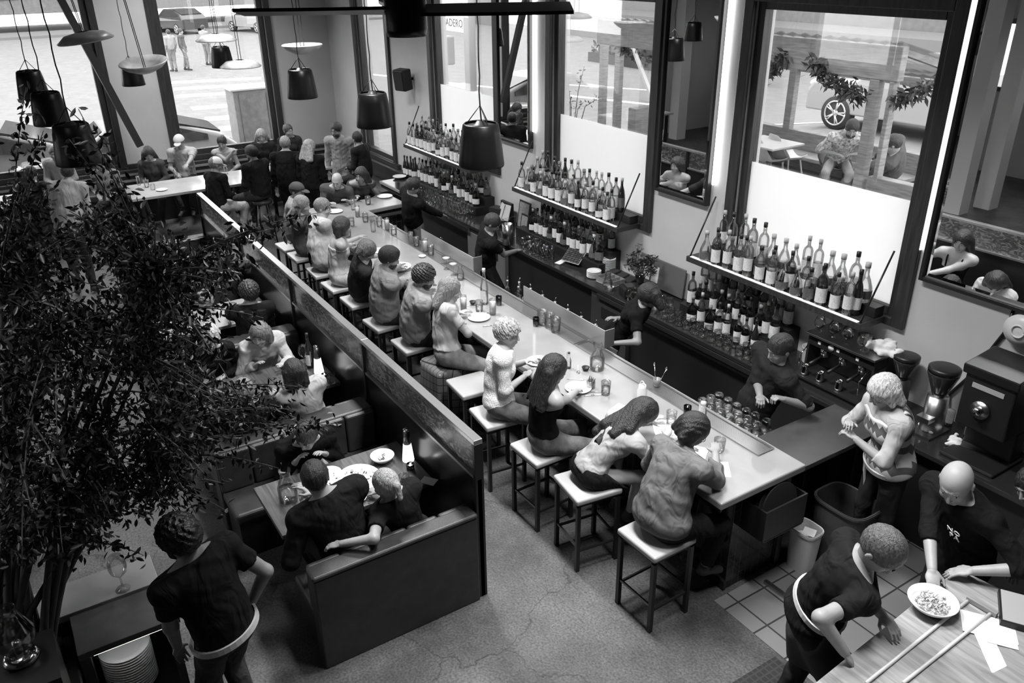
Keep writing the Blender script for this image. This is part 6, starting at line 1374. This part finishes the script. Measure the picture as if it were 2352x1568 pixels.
votive(1231, 748, BZ, 'dark votive candle by the end of the splash guard', h=.1); votive(1146, 700, BZ, 'dark votive candle on the bar beside the tall drink', h=.11); votive(943, 1076, .76, 'small lit candle beside the glowing lamp in the front booth', h=.05); votive(746, 868, .76, 'small lit candle in the second booth', h=.05); votive(1578, 950, BZ, 'lit votive candle behind the grey cardigan', h=.08)
def dip(px, py, z, lab, m=BLACK): p = P(px, py, z + .001); tag(MB().lathe([(.001, 0), (.022, 0), (.04, .035), (.037, .036), (.02, .008), (.001, .008)], p, n=20, cap=False).build('dip_bowl', m), lab, 'bowl')
dip(1345, 850, BZ, 'small dark dip bowl beside the carafe'); dip(1086, 698, BZ, 'small dark dip bowl before the woman in jeans'); dip(1403, 664, CZ, 'small pale cup before the card printer', WHITE)
def booth_lamp(px, py, z, lab, h=.3):
    p = P(px, py, z + .001); t = thing('table_lamp', lab, 'lamp', p, group='glowing booth lamps'); MB().lathe([(.001, 0), (.05, 0), (.052, .01), (.035, .17), (.033, .17), (.048, .012), (.001, .01)], n=24, cap=False).build('glowing_base', MATS.get('lamp_glow') or emis('lamp_glow', 1.5), t, world=False)
    MB().lathe([(.034, .17), (.026, h), (.001, h)], n=20).build('dark_neck', STEELD, t, world=False); MB().lathe([(.027, h), (.027, h + .015), (.001, h + .015)], n=20).build('silver_tip', CHROME, t, world=False)
booth_lamp(938, 1056, .76, 'tall glowing cone lamp against the divider in the front booth'); booth_lamp(733, 855, .76, 'tall cone lamp against the divider in the second booth')
def carafe(px, py, z, lab, s_=1, top=True):
    p = P(px, py, z + .001); t = thing('water_carafe', lab, 'carafe', p); pr = [(.04, .001), (.05, .01), (.052, .09), (.03, .15), (.027, .17), (.034, .2)]; pr = [(a * s_, b_ * s_) for a, b_ in pr]
    MB().lathe([(.001, 0)] + pr , n=24, cap=False).build('vessel', GLASS, t, world=False); MB().lathe([(.001, .012), (.046 * s_, .014), (.046 * s_, .085 * s_), (.001, .085 * s_)], n=20).build('water', WATER, t, world=False)
carafe(1371, 848, BZ, 'glass water carafe standing on the bar near the steel tray', 1.4); carafe(664, 1150, .76, 'tall glass jug on the aisle side of the front booth table', 1.5); carafe(1058, 642, BZ, 'small stoppered decanter on the steel tray', .9); carafe(1395, 668, CZ, 'empty glass jug by the flower vase', 1.2)
at2 = lambda kind, p, lab, cat, sc=1: (lambda o: (o.__setitem__('category', cat), o.pop('group', None)))(kind.put(p, 0, lab, None, sc))
def own_bottle(px, py, z, prof, glass, lab_m, capm, liq, lab, sc=1): o = bottle_kind(prof, glass, lab_m, capm, liq); o.location = P(px, py, z + .001); o.scale = (sc,) * 3; tag(o, lab, 'bottle'); return o
for _n, _k in BK:
    _k.r['category'] = 'bottle'
for o in list(D.objects):
    if o.parent is None and o.name.startswith('liquor_bottle'): o['category'] = 'bottle'
own_bottle(1113, 697, BZ, P3, BOT_CLEAR, LABELM, CAPL, WATER, 'tall clear water bottle on the bar beside the steel tray', 1.15)
own_bottle(714, 842, .76, P3, BOT_DARK, LABELM, CAPD, None, 'dark wine bottle with pale label in the second booth', 1.05)
own_bottle(1306, 845, BZ, [(.022, .001), (.024, .01), (.024, .08), (.016, .1), (.01, .115), (.009, .14)], BOT_CLEAR, LABELM, CAPD, LIQ, 'small condiment bottle behind the long-haired woman', 1.1)
own_bottle(1612, 965, BZ, [(.03, .001), (.032, .01), (.032, .09), (.026, .11), (.018, .12), (.018, .15)], BOT_CLEAR, LABELM, CAPL, WATER, 'small clear jar bottle on the steel tray behind the grey cardigan', 1.1)
p = P(1473, 925, BZ); t = thing('white_flask', 'white drinks flask with looped handle on the bar', 'flask', p); MB().lathe([(.001, .001), (.042, .001), (.044, .02), (.044, .13), (.034, .155), (.034, .185), (.001, .188)], n=24).build('flask_body', mat('white_enamel', .72, .35), t, world=False)
MB().tube([(.03 * math.cos(a) , 0, .175 + .045 * math.sin(a)) for a in [i * math.pi / 10 for i in range(11)]], .005, 6).build('loop_handle', MATS['white_enamel'], t, world=False)
p = P(1357, 890, BZ); t = thing('garnish_jar', 'glass jar of chillies on the bar beside the carafe', 'jar', p); MB().lathe([(.001, .001), (.04, .001), (.042, .06), (.036, .075), (.034, .075), (.038, .006), (.001, .006)], n=20, cap=False).build('jar_glass', GLASS, t, world=False)
for i in range(4): MB().tube([(.01 * i - .015, 0, .01), (.02 * i - .03, .01 * (i % 2), .07), (.026 * i - .036, .015, .11)], [.008, .008, .003], 6).build('chilli', mat('dark_chilli', .07, .3), t, world=False)
p = P(1508, 888, BZ + .0); t = thing('utensil_cup', 'small cup of bar spoons on the steel tray', 'cup', p); MB().lathe([(.001, .012), (.03, .012), (.038, .085), (.034, .085), (.028, .018), (.001, .018)], n=20, cap=False).build('cup', mat('grey_cup', .18, .4), t, world=False)
for a, c in (((-.01, 0), (-.07, .02)), ((.01, 0), (.06, .05))): MB().tube([(a[0], a[1], .02), (c[0], c[1], .19)], .004, 6).ball((c[0], c[1], .2), (.012, .009, .018), 8).build('bar_spoon', CHROME, t, world=False)
# papers and cards
def card(px, py, z, sz, rz, lab, m=PAPER, name='paper_sheet', cat='paper', grp=None): p = P(px, py, z); return tag(MB().obox((p[0], p[1], z + .004), (sz[0], sz[1], .003), rz, .03, .02).build(name, m), lab, cat, grp)
card(1528, 985, BZ, (.2, .28), 1.0, 'white sheet under the girl leaning on the bar'); card(1592, 1046, BZ, (.2, .28), .6, 'crumpled white sheet under the grey cardigan arms'); card(1655, 1078, BZ, (.14, .2), .9, 'white sheet sticking out beyond the grey cardigan elbow'); card(1422, 940, BZ, (.12, .16), .3, 'small pale card left of the girl on the bar')
card(2270, 1440, 1.12, (.19, .29), 2.2, 'long white ticket sheet on the oak pass', name='ticket_sheet'); card(2268, 1480, 1.12, (.1, .42), .85, 'narrow white ticket strip at the front of the oak pass', name='ticket_sheet'); card(2300, 1468, 1.12, (.12, .16), 2.2, 'short white ticket at the right of the oak pass', name='ticket_sheet')
card(1288, 602, CZ, (.09, .16), .3, 'white receipt lying left of the till tablet', name='receipt'); card(985, 1105, .76, (.13, .09), .6, 'pale phone wallet at the corner of the front booth table', mat('phone_case', .55, .4), 'phone_wallet', 'phone')
t = thing('ring_binder', 'dark book with pale pages at the right edge of the oak pass', 'book', P(2340, 1415, 1.12)); pp = P(2345, 1412, 1.12); MB().obox((pp[0], pp[1], 1.14), (.24, .3, .035), .55).build('cover', BLACK, t); MB().obox((pp[0], pp[1], 1.161), (.22, .28, .006), .55).build('top_page', mat('page_grey', .4, .7), t)
# ---------------------------------------------------------------- on the back counter
def tablet(px, py, z, rz, lab):
    p = P(px, py, z); t = thing('till_tablet', lab, 'tablet', p, rz); b = MB(); b.obox((0, 0, .11), (.3, .012, .22), 0, -.9); b.build('tablet_shell', mat('tablet_edge', .45, .3, .6), t, world=False, bevel=.004)
    g = MB(); g.obox((0, -.006, .118), (.28, .006, .2), 0, -.9); g.build('screen', MATS.get('till_screen') or till_screen(), t, world=False); MB().box(-.06, .06, -.02, .12, 0, .06).obox((0, .03, .07), (.05, .03, .1)).build('stand', BLACK, t, world=False, bevel=.006)
def till_screen():
    m, t_, q = nt('till_screen'); N = t_.nodes; L = t_.links; tc = N.new('ShaderNodeTexCoord'); k_ = N.new('ShaderNodeTexBrick'); k_.inputs['Scale'].default_value = 1; k_.inputs['Brick Width'].default_value = .05; k_.inputs['Row Height'].default_value = .022; k_.inputs['Mortar Size'].default_value = .004; k_.offset = 0
    k_.inputs['Color1'].default_value = (.05,) * 3 + (1,); k_.inputs['Color2'].default_value = (.12,) * 3 + (1,); k_.inputs['Mortar'].default_value = (.01,) * 3 + (1,); L.new(tc.outputs['Object'], k_.inputs[0]); L.new(k_.outputs[0], q.inputs['Emission Color']); q.inputs['Emission Strength'].default_value = .8
    q.inputs['Base Color'].default_value = (.01,) * 3 + (1,); q.inputs['Roughness'].default_value = .1; MATS['till_screen'] = m; return m
tablet(1318, 606, CZ, .25, 'till tablet with lit menu tiles below the middle shelf'); tablet(962, 432, CZ, .3, 'till tablet at the far end of the back counter')
def boxy(name, px, py, z, sz, rz, m, lab, cat, bev=.004, up=0, part='box'):
    p = P(px, py, z); p[1] = min(p[1], 6.42); t = thing(name, lab, cat, p); MB().obox((p[0], p[1], z + .001 + sz[2] / 2 + up), sz, rz).build(part, m, t, bevel=bev); return t, p
t, p = boxy('cutlery_box', 1402, 650, CZ, (.3, .22, .015), .1, WOODP2, 'pale wooden cutlery box of compartments on the back counter', 'box', part='tray_floor')
b = MB()
for x in (-.15, -.05, .05, .142): b.obox((p[0] + x, p[1], CZ + .04), (.008, .22, .075), 0)
b.obox((p[0], p[1] - .108, CZ + .04), (.3, .008, .075), 0).obox((p[0], p[1] + .108, CZ + .04), (.3, .008, .075), 0); b.build('divider', WOODP2, t)
t, p = boxy('card_printer', 1448, 678, CZ, (.2, .24, .13), -.3, BLACK, 'black receipt printer beside the cutlery box', 'printer', .02, part='printer_body'); MB().obox((p[0], p[1] - .02, CZ + .134), (.14, .1, .008), -.3).build('lid', mat('printer_lid', .05, .3), t)
for i, (x, y) in enumerate(((1425, 612), (1440, 622), (1455, 632), (1470, 642))): boxy('folded_napkin_stack', x, y, CZ, (.13, .2, .05), .2 + i * .05, mat('black_napkin', .025, .9), 'black folded napkins behind the plates, %s pile from the left' % ordn(i), 'napkins', .015, part='napkins')
boxy('napkin_holder', 1368, 598, CZ, (.12, .08, .14), .2, mat('pale_dark_napkin', .1, .6), 'upright holder of dark napkins beside the till tablet', 'holder', part='holder')
boxy('dark_caddy', 1290, 570, CZ, (.16, .12, .08), .2, BLACK, 'black open caddy left of the till tablet', 'caddy', part='caddy')
boxy('stack_of_books', 1180, 500, CZ, (.22, .16, .22), .3, mat('black_book', .02, .5), 'stack of black menus by the far end of the middle shelf', 'menus', .003, part='menus')
def frame(x, z, w_, h, lab, y=YW - .1, m2=None, zz=None):
    t = thing('menu_frame', lab, 'frame', (x, y, z)); MB().obox((x, y, z + h / 2), (w_, .016, h), 0, -.15).build('frame_border', BLACK, t, bevel=.003); MB().obox((x, y - .01, z + h / 2), (w_ - .05, .006, h - .05), 0, -.15).build('menu_page', m2 or mat('menu_page', .22, .7, noise=.4, nscale=60), t)
frame(-9.95, CZ + .01, .3, .42, 'black framed menu leaning on the wall left of the middle bottles'); frame(-9.78, CZ + .01, .2, .28, 'smaller black frame in front of the framed menu', YW - .2)
t = thing('wall_clip_board', 'grey rounded board with papers leaning behind the flower vase', 'board', (-6.95, YW - .06, CZ)); MB().obox((-6.95, YW - .06, CZ + .2), (.8, .02, .36), 0, -.1).build('board', mat('board_grey', .12, .4), t, bevel=.01)
for x in (-7.2, -7.05): MB().obox((x, YW - .075, CZ + .18), (.12, .008, .2), 0, -.1).build('pinned_paper', PAPER, t)
t = thing('bouquet_vase', 'glass vase of dark leafy flowers on the back counter', 'vase', P(1500, 662, CZ)); p = P(1500, 662, CZ); p[1] = 6.3; t.location = Vector(p)
MB().lathe([(.001, .001), (.05, .001), (.045, .1), (.06, .24), (.056, .24), (.04, .1), (.045, .008), (.001, .008)], n=24, cap=False).build('vase_glass', GLASS, t, world=False)
b = MB(); g = np.random.default_rng(3); mm = mat('bouquet_leaf', .04, .5, noise=.5)
for i in range(16):
    a = g.uniform(0, 6.28); e = np.array([math.cos(a) * g.uniform(.05, .2), math.sin(a) * g.uniform(.05, .16), g.uniform(.3, .52)]); b.tube([(0, 0, .02), e * .5 + (0, 0, .06), e], .004, 5)
    leaves(b, e, (.07, .07, .06), 26, .03, 100 + i)
b.build('flowers', mm, t, world=False)
t = thing('lemon_bowl', 'dark bowl of pale lemons under the framed menus', 'bowl', P(1228, 525, CZ)); MB().lathe([(.001, .001), (.06, .001), (.12, .07), (.115, .072), (.055, .012), (.001, .012)], n=28, cap=False).build('bowl_shell', BLACK, t, world=False)
for i, (x, y, z) in enumerate(((-.05, 0, .05), (.05, .01, .05), (0, -.055, .05), (.01, .055, .055), (0, 0, .1), (.055, -.045, .08))):
    tl = MB().ball((0, 0, 0), (.042, .032, .032), 12).build('lemon', mat('pale_lemon', .5, .5)); tl.location = Vector(P(1228, 525, CZ)) + Vector((x, y, z)); tag(tl, 'pale lemon in the dark bowl, %s of six' % ordn(i), 'lemon', 'lemons in the bowl')
own_bottle(985, 418, CZ, [(.07, .001), (.075, .01), (.085, .17), (.086, .18), (.08, .185), (.08, .186)], mat('white_tub', .6, .5), LABELD, CAPL, None, 'white tub at the far end of the back counter', 1.1)
t = thing('steel_dispenser', 'tall steel cylinder on the back counter left of the glasses', 'dispenser', P(1166, 560, CZ)); MB().lathe([(.001, .001), (.075, .001), (.075, .3), (.07, .3), (.07, .02), (.001, .02)], n=24, cap=False).build('cylinder', STEEL, t, world=False)
t = thing('glass_partition', 'clear glass partition edge standing on the back counter', 'partition', (-9.75, 6.1, CZ)); MB().box(-9.76, -9.745, 5.95, 6.24, CZ + .001, CZ + .3).build('glass_sheet', GLASS, t)
t = thing('envelope_box', 'dark open box with pale envelopes at the far mirror', 'box', (-10.35, 6.35, CZ)); MB().box(-10.5, -10.2, 6.45, 6.5, CZ + .001, CZ + .34).box(-10.5, -10.2, 6.25, 6.45, CZ + .001, CZ + .05).build('box', BLACK, t, bevel=.004)
for i, a in enumerate((-.3, .2)): MB().obox((-10.4 + i * .12, 6.4, CZ + .2), (.18, .01, .24), a, -.3).build('envelope', mat('pale_envelope', .5, .8), t)
# espresso machine
t = thing('espresso_machine', 'steel espresso machine on the back counter beneath the right shelf end', 'espresso machine', (-4.15, 6.4, CZ)); x0, x1 = -4.52, -3.78
b = MB(); b.box(x0, x1, 6.42, 6.6, CZ + .06, CZ + .44).box(x0, x1, 6.24, 6.42, CZ + .33, CZ + .44).build('machine_body', mat('dark_machine', .04, .2, .5), t, bevel=.01)
for sx in (x0, x1 - .025): MB().box(sx, sx + .025, 6.24, 6.42, CZ + .06, CZ + .33).build('side_panel', STEELD, t)
MB().box(x0 - .01, x1 + .01, 6.2, 6.605, CZ + .44, CZ + .462).build('cup_warmer', STEEL, t, bevel=.004); MB().box(x0, x1, 6.08, 6.42, CZ + .04, CZ + .06).build('drip_tray', STEELD, t); MB().box(x0, x1, 6.1, 6.58, CZ + .002, CZ + .04).build('base', BLACK, t)
for x in (x0 + .16, x0 + .37, x0 + .58):
    gh = MB().cyl((x, 6.3, CZ + .24), (x, 6.3, CZ + .33), .038, n=20).build('group_head', CHROME, t); MB().tube([(x, 6.27, CZ + .24), (x, 6.1, CZ + .21)], [.012, .017], 8).build('handle', BLACK, gh)
    MB().box(x - .04, x - .01, 6.236, 6.24, CZ + .37, CZ + .4).build('switch', WHITE, t)
o = MB().lathe([(.001, 0), (.03, 0), (.032, .008), (.001, .012)], n=20).build('gauge', WHITE, t, world=False); o.location = (-.1, -.161, .385); o.rotation_euler = (math.pi / 2, 0, 0)
for sx in (x0 + .04, x1 - .04): MB().tube([(sx, 6.2, CZ + .34), (sx, 6.1, CZ + .25), (sx, 6.11, CZ + .12)], .006, 6).build('steam_wand', CHROME, t)
for i, x in enumerate((x0 + .09, x0 + .27, x0 + .48)): tj = MB().lathe([(.001, .001), (.034, .001), (.04, .03), (.03, .08), (.034, .1), (.03, .1), (.026, .08), (.036, .03), (.001, .01)], n=20, cap=False).build('milk_jug', CHROME); tj.location = (x, 6.14, CZ + .061); tag(tj, 'small steel milk jug on the espresso machine tray, %s from the left' % ordn(i), 'jug', 'steel milk jugs')
for i, (x, y, k_) in enumerate(((-4.46, 6.3, SNIF), (-4.38, 6.45, ROCK), (-4.3, 6.3, SNIF), (-4.22, 6.43, ROCK), (-4.15, 6.29, SNIF), (-4.06, 6.42, ROCK), (-3.98, 6.29, SNIF), (-3.92, 6.27, HIGH))):
    o = k_.put((x, y, CZ + .463), i, 'glass on top of the espresso machine, %s from the left' % ordn(i), 'glasses on the espresso machine', 1.15); o['category'] = 'glass'
g = Fld((-4.1, 6.2, CZ + .4), (-3.45, 6.62, CZ + .8), .011); gg = np.random.default_rng(8)
for i in range(11): a = np.array([-3.8 + gg.uniform(-.13, .13), 6.42 + gg.uniform(-.08, .08), CZ + .5 + gg.uniform(-.01, .05)]); g.cap(a, a + gg.normal(size=3) * (.06, .05, .02), .036, .028, .03)
g.wrinkle(.007, 60, 4); g.plane((0, 0, CZ + .464), (0, 0, -1)); tt = thing('white_towel', 'crumpled white towel on the right end of the espresso machine', 'towel', (-3.8, 6.42, CZ + .464)); mk('cloth', [(*g.mesh(), 0)], [mat('white_towel', .72, .9)], tt)
def grinder(x, y, s_, lab, dark=True):
    t = thing('coffee_grinder', lab, 'coffee grinder', (x, y, CZ), group='coffee grinders'); m = BLACK if dark else STEEL
    MB().lathe([(.001, .001), (.08, .001), (.085, .02), (.075, .3), (.001, .3)], n=24).build('grinder_body', m, t, world=False); MB().lathe([(.045, .3), (.06, .34), (.11, .48), (.11, .5), (.001, .51)], n=24).build('hopper', mat('smoked_hopper', .03, .15), t, world=False)
    MB().lathe([(.112, .5), (.112, .53), (.09, .54), (.001, .54)], n=24).build('hopper_lid', BLACKM, t, world=False); MB().box(-.05, .05, -.15, -.06, .12, .16).build('dosing_fork', STEEL, t, world=False); MB().box(-.09, .09, -.16, .1, 0.001, .02).build('foot', STEELD, t, world=False); t.scale = (s_,) * 3
grinder(-3.6, 6.4, 1.0, 'black coffee grinder right of the espresso machine'); q = P(2135, 985, CZ); grinder(-3.2, 6.3, 1.15, 'steel coffee grinder with dark hopper right of the blonde woman', False)
t = thing('batch_brewer', 'large black coffee grinder tower with round dial near the right edge', 'coffee machine', (-2.72, 6.25, CZ))
MB().box(-2.92, -2.52, 6.08, 6.45, CZ + .3, CZ + .78).box(-2.92, -2.52, 6.3, 6.45, CZ + .03, CZ + .3).box(-2.95, -2.5, 6.02, 6.48, CZ + .001, CZ + .03).build('tower', BLACK, t, bevel=.015)
MB().obox((-2.72, 6.26, CZ + .82), (.44, .42, .08), 0, .1).build('lid', BLACKM, t, bevel=.01); MB().tube([(-2.74, 6.08, CZ + .5), (-2.74, 6.055, CZ + .5)], .075, 28).build('dial_plate', STEEL, t); MB().tube([(-2.74, 6.06, CZ + .5), (-2.74, 6.0, CZ + .5)], .035, 20).build('dial_knob', CHROME, t); MB().box(-2.85, -2.6, 6.074, 6.08, CZ + .66, CZ + .7).build('badge', mat('badge_pale', .4, .4), t)
t = thing('brew_tower', 'black brewer standing behind the dial tower at the right edge', 'coffee machine', (-2.2, 6.25, CZ)); MB().box(-2.4, -2.0, 6.1, 6.5, CZ + .4, CZ + .6).box(-2.4, -2.0, 6.4, 6.5, CZ + .001, CZ + .4).build('brewer_body', BLACK, t, bevel=.01); MB().lathe([(.001, .001), (.07, .001), (.08, .03), (.07, .22), (.001, .23)], (-.0, 0, 0), n=20).build('steel_jug', STEEL, t, world=False)
for i, (px, py, lab) in enumerate(((2135, 990, 'white crumpled napkin left on the counter beside the steel grinder'), (2192, 1020, 'white crumpled napkin right on the counter before the glasses'))):
    p = P(px, py, CZ); g = Fld(p - (.12, .12, .01), p + (.12, .12, .12), .009); gg = np.random.default_rng(i)
    for k_ in range(7): a = p + np.array([gg.uniform(-.05, .05), gg.uniform(-.05, .05), .02]); g.cap(a, a + gg.normal(size=3) * (.05, .05, .02), .026, .016, .015)
    g.wrinkle(.005, 90, i + 3); g.plane(p + (0, 0, .001), (0, 0, -1)); tt = thing('crumpled_napkin', lab, 'napkin', p); mk('napkin', [(*g.mesh(), 0)], [PAPER], tt)
boxy('dark_cloth_pile', 2240, 1030, CZ, (.22, .16, .05), .4, mat('dark_cloth', .035, .9), 'dark folded cloth beside the white crumpled napkins', 'cloth', .02, part='cloth')
own_bottle(2178, 975, CZ, [(.032, .001), (.034, .01), (.034, .11), (.03, .12), (.028, .125), (.028, .13)], STEEL, LABELM, CAPL, None, 'small silver can on the counter before the dial tower')
own_bottle(2226, 1005, CZ, [(.045, .001), (.048, .01), (.048, .2), (.048, .21), (.05, .215), (.05, .22)], GLASS, LABELD, STEEL, LIQ, 'glass coffee press beside the dial tower')
t = thing('plastic_tub', 'ribbed pale plastic tub left of the espresso machine', 'tub', P(1858, 830, CZ)); pr = [(.001, .001), (.07, .001)]
for i in range(7): pr += [(.074 + i * .0012, .01 + i * .02), (.07 + i * .0012, .02 + i * .02)]
MB().lathe(pr + [(.088, .155), (.088, .17), (.08, .17), (.068, .02), (.001, .015)], n=28, cap=False).build('tub_shell', mat('pale_tub', .4, .5), t, world=False)
q = PY(2340, 700, YW); w0 = [PY(x, y, YW - .02) for x, y in ((2328, 712), (2310, 760), (2270, 810), (2220, 870), (2180, 905))]; w0.append(np.array([w0[-1][0], 6.45, CZ + .03]))
tag(MB().tube(w0, .014, 8).build('power_cable', BLACK), 'thick black cable running down the wall from the wide mirror', 'cable')
p = PY(2345, 758, YW - .06); t = thing('wall_sconce', 'round white dish lamp on the wall at the right edge', 'lamp', p); o = MB().lathe([(.001, -.02), (.06, -.02), (.13, .0), (.13, .02), (.06, .04), (.001, .045)], n=32).build('dish', mat('white_enamel', .72, .35), t, world=False); o.rotation_euler = (math.pi / 2, 0, 0)
o = MB().tube([(.05 * math.cos(a), -.05, .05 * math.sin(a)) for a in [i * math.pi / 12 for i in range(25)]], .007, 6).build('ring', WHITE, t, world=False)
# rubber mat and things at lower left
t = thing('rubber_mat', 'black perforated rubber mat on the floor at the bottom edge', 'mat', P(1720, 1540, 0)); p = P(1715, 1560, 0); q = P(1820, 1400, 0)
MB().box(-2.75, -2.0, 2.4, 4.0, .001, .016).build('mat_sheet', bricks('mat_rubber', .012, .03, .05, .05, rough=.7, msize=.008, offset=0), t, bevel=.004)
t = thing('hurricane_lamp', 'glass hurricane lamp with bright metal foot at the lower left edge', 'lamp', (0, 0, 0)); q = P(50, 1512, 1.42); t.location = [float(v) for v in q]
MB().box(q[0] - .16, q[0] + .25, q[1] - .5, q[1] + .16, 0, 1.419).build('lamp_side_table', BLACK); D.objects['lamp_side_table'].name = 'side_table'; tag(D.objects['side_table'], 'black low cabinet under the hurricane lamp at the lower left corner', 'cabinet')
MB().lathe([(.001, .001), (.085, .001), (.09, .02), (.07, .04), (.05, .045), (.001, .05)], n=28).build('metal_foot', CHROME, t, world=False); MB().lathe([(.05, .05), (.1, .13), (.1, .19), (.055, .3), (.05, .34), (.048, .34), (.053, .3), (.097, .19), (.097, .13), (.047, .052)], n=28, cap=False).build('glass_chimney', GLASS, t, world=False); MB().cyl((0, 0, .05), (0, 0, .12), .02).build('burner', STEEL, t, world=False)
# ---------------------------------------------------------------- indoor tree
BARK = mat('pale_bark', .1, .8, noise=.35, nscale=12, stretch=(1, 1, .3)); LEAF = mat('tree_leaf', .03, .4, noise=.5, nscale=9)
tree = thing('indoor_tree', 'large leafy indoor tree filling the left side of the room', 'tree', (-4.62, -.58, .9)); root = np.array([-4.62, -.58, .915]); g = np.random.default_rng(11)
poly = [(-40, 470), (60, 420), (130, 360), (220, 430), (300, 470), (400, 530), (470, 560), (540, 560), (560, 620), (500, 720), (520, 800), (560, 880), (640, 905), (700, 960), (600, 1010), (500, 1050), (455, 1120), (400, 1180), (300, 1190), (230, 1250), (60, 1300), (-40, 1320)]
def inside(x, y):
    c_ = False; j = len(poly) - 1
    for i in range(len(poly)):
        a, b_ = poly[i], poly[j]
        if (a[1] > y) != (b_[1] > y) and x < (b_[0] - a[0]) * (y - a[1]) / (b_[1] - a[1]) + a[0]: c_ = not c_
        j = i
    return c_
cen = np.array([-4.75, .2, 2.55])
def on_ray(px, py, dz=.35):
    d = ray(px, py); tt_ = (cen - O) @ d + g.normal() * dz; return O + d * max(2.6, tt_)
wood = MB(); tips = []
for i in range(20):
    tx, ty = g.uniform(-20, 480), g.uniform(620, 1080); e = on_ray(tx, ty, .25); r0 = root + np.array([g.uniform(-.12, .16), g.uniform(-.15, .15), 0]); mid = r0 + (e - r0) * .45 + np.array([0, 0, .28]) + g.normal(size=3) * .08; m2 = r0 + (e - r0) * .15 + np.array([0, 0, .18])
    pts = [(1 - q) ** 3 * r0 + 3 * (1 - q) ** 2 * q * m2 + 3 * (1 - q) * q * q * mid + q ** 3 * e for q in np.linspace(0, 1, 12)]; wood.tube(pts, list(np.linspace(.028, .009, 12)), 7); tips += pts[5:]
tips = np.array(tips)
ends = []
while len(ends) < 370:
    x, y = g.uniform(-40, 700), g.uniform(400, 1320)
    if inside(x, y) and not (210 < x < 400 and 800 < y < 990 and g.uniform() < .5): ends.append((x, y, .36))
ends += [(735, 488, .1), (700, 500, .1), (660, 520, .12), (620, 540, .1), (590, 600, .15), (785, 975, .1), (745, 990, .1), (700, 985, .12), (680, 940, .1), (640, 1075, .1), (330, 1275, .1), (235, 1245, .1), (525, 1175, .1), (515, 1110, .12), (700, 890, .1), (605, 730, .1), (100, 300, .2), (160, 320, .2), (235, 310, .2), (60, 200, .2), (180, 250, .15), (330, 1190, .15), (560, 560, .1), (450, 1180, .1)]
LV, LF = [], []
def leaf_at(p, d, s_):
    u = nrm(d); w_ = nrm(np.cross(u, g.normal(size=3))); nn = np.cross(u, w_); o_ = len(LV); LV.extend([p, p + u * s_ * .3 + w_ * s_ * .17 + nn * s_ * .06, p + u * s_ * .65 + w_ * s_ * .18 + nn * s_ * .04, p + u * s_ - nn * s_ * .06, p + u * s_ * .65 - w_ * s_ * .18 + nn * s_ * .04, p + u * s_ * .3 - w_ * s_ * .17 + nn * s_ * .06]); LF.extend([(o_, o_ + 1, o_ + 2, o_ + 3), (o_, o_ + 3, o_ + 4, o_ + 5)])
for (x, y, dz) in ends:
    e = on_ray(x, y, dz); k_ = np.argmin(((tips - e) ** 2).sum(1) + g.uniform(0, .25, len(tips))); a = tips[k_]; L_ = np.linalg.norm(e - a)
    if L_ > 1.1 and dz > .3: e = a + (e - a) / L_ * 1.1
    mid = (a + e) / 2 + np.array([0, 0, .12 * L_]); pts = [(1 - q) ** 2 * a + 2 * q * (1 - q) * mid + q * q * e for q in np.linspace(0, 1, 8)]; wood.tube(pts, list(np.linspace(.006, .002, 8)), 5)
    nl = int(84 * min(1.5, max(.6, L_)))
    for j in range(nl):
        q = g.uniform(.15, 1); p = (1 - q) ** 2 * a + 2 * q * (1 - q) * mid + q * q * e + g.normal(size=3) * .05 * (1 if dz > .2 else .5); leaf_at(p, g.normal(size=3) * .7 + (0, 0, -.55), g.uniform(.034, .062))
wood.build('branches', BARK, tree)
MB().add(LV, LF, True).build('foliage', LEAF, tree)

tag(MB().box(-4.44, -4.425, -.2, .2, .965, .98).build('added_fill_strip', MATS.get('cab_fill_glow') or emis('cab_fill_glow', 9)), 'thin added glow strip brightening the plate stack inside the service cabinet', 'light strip')  # unseen emissive strip added so the stacked plates do not stay dark
for (px, y_) in ((1563, -3.0), (2260, -2.6), (2330, -3.4)):
    q = PY(px, 200, 2 * (YW - .05) - y_); struct(MB().box(q[0] - .16, q[0] + .16, y_ - .16, y_ + .16, 0, CEIL).build('column', mat('white_column', .7, .6)))
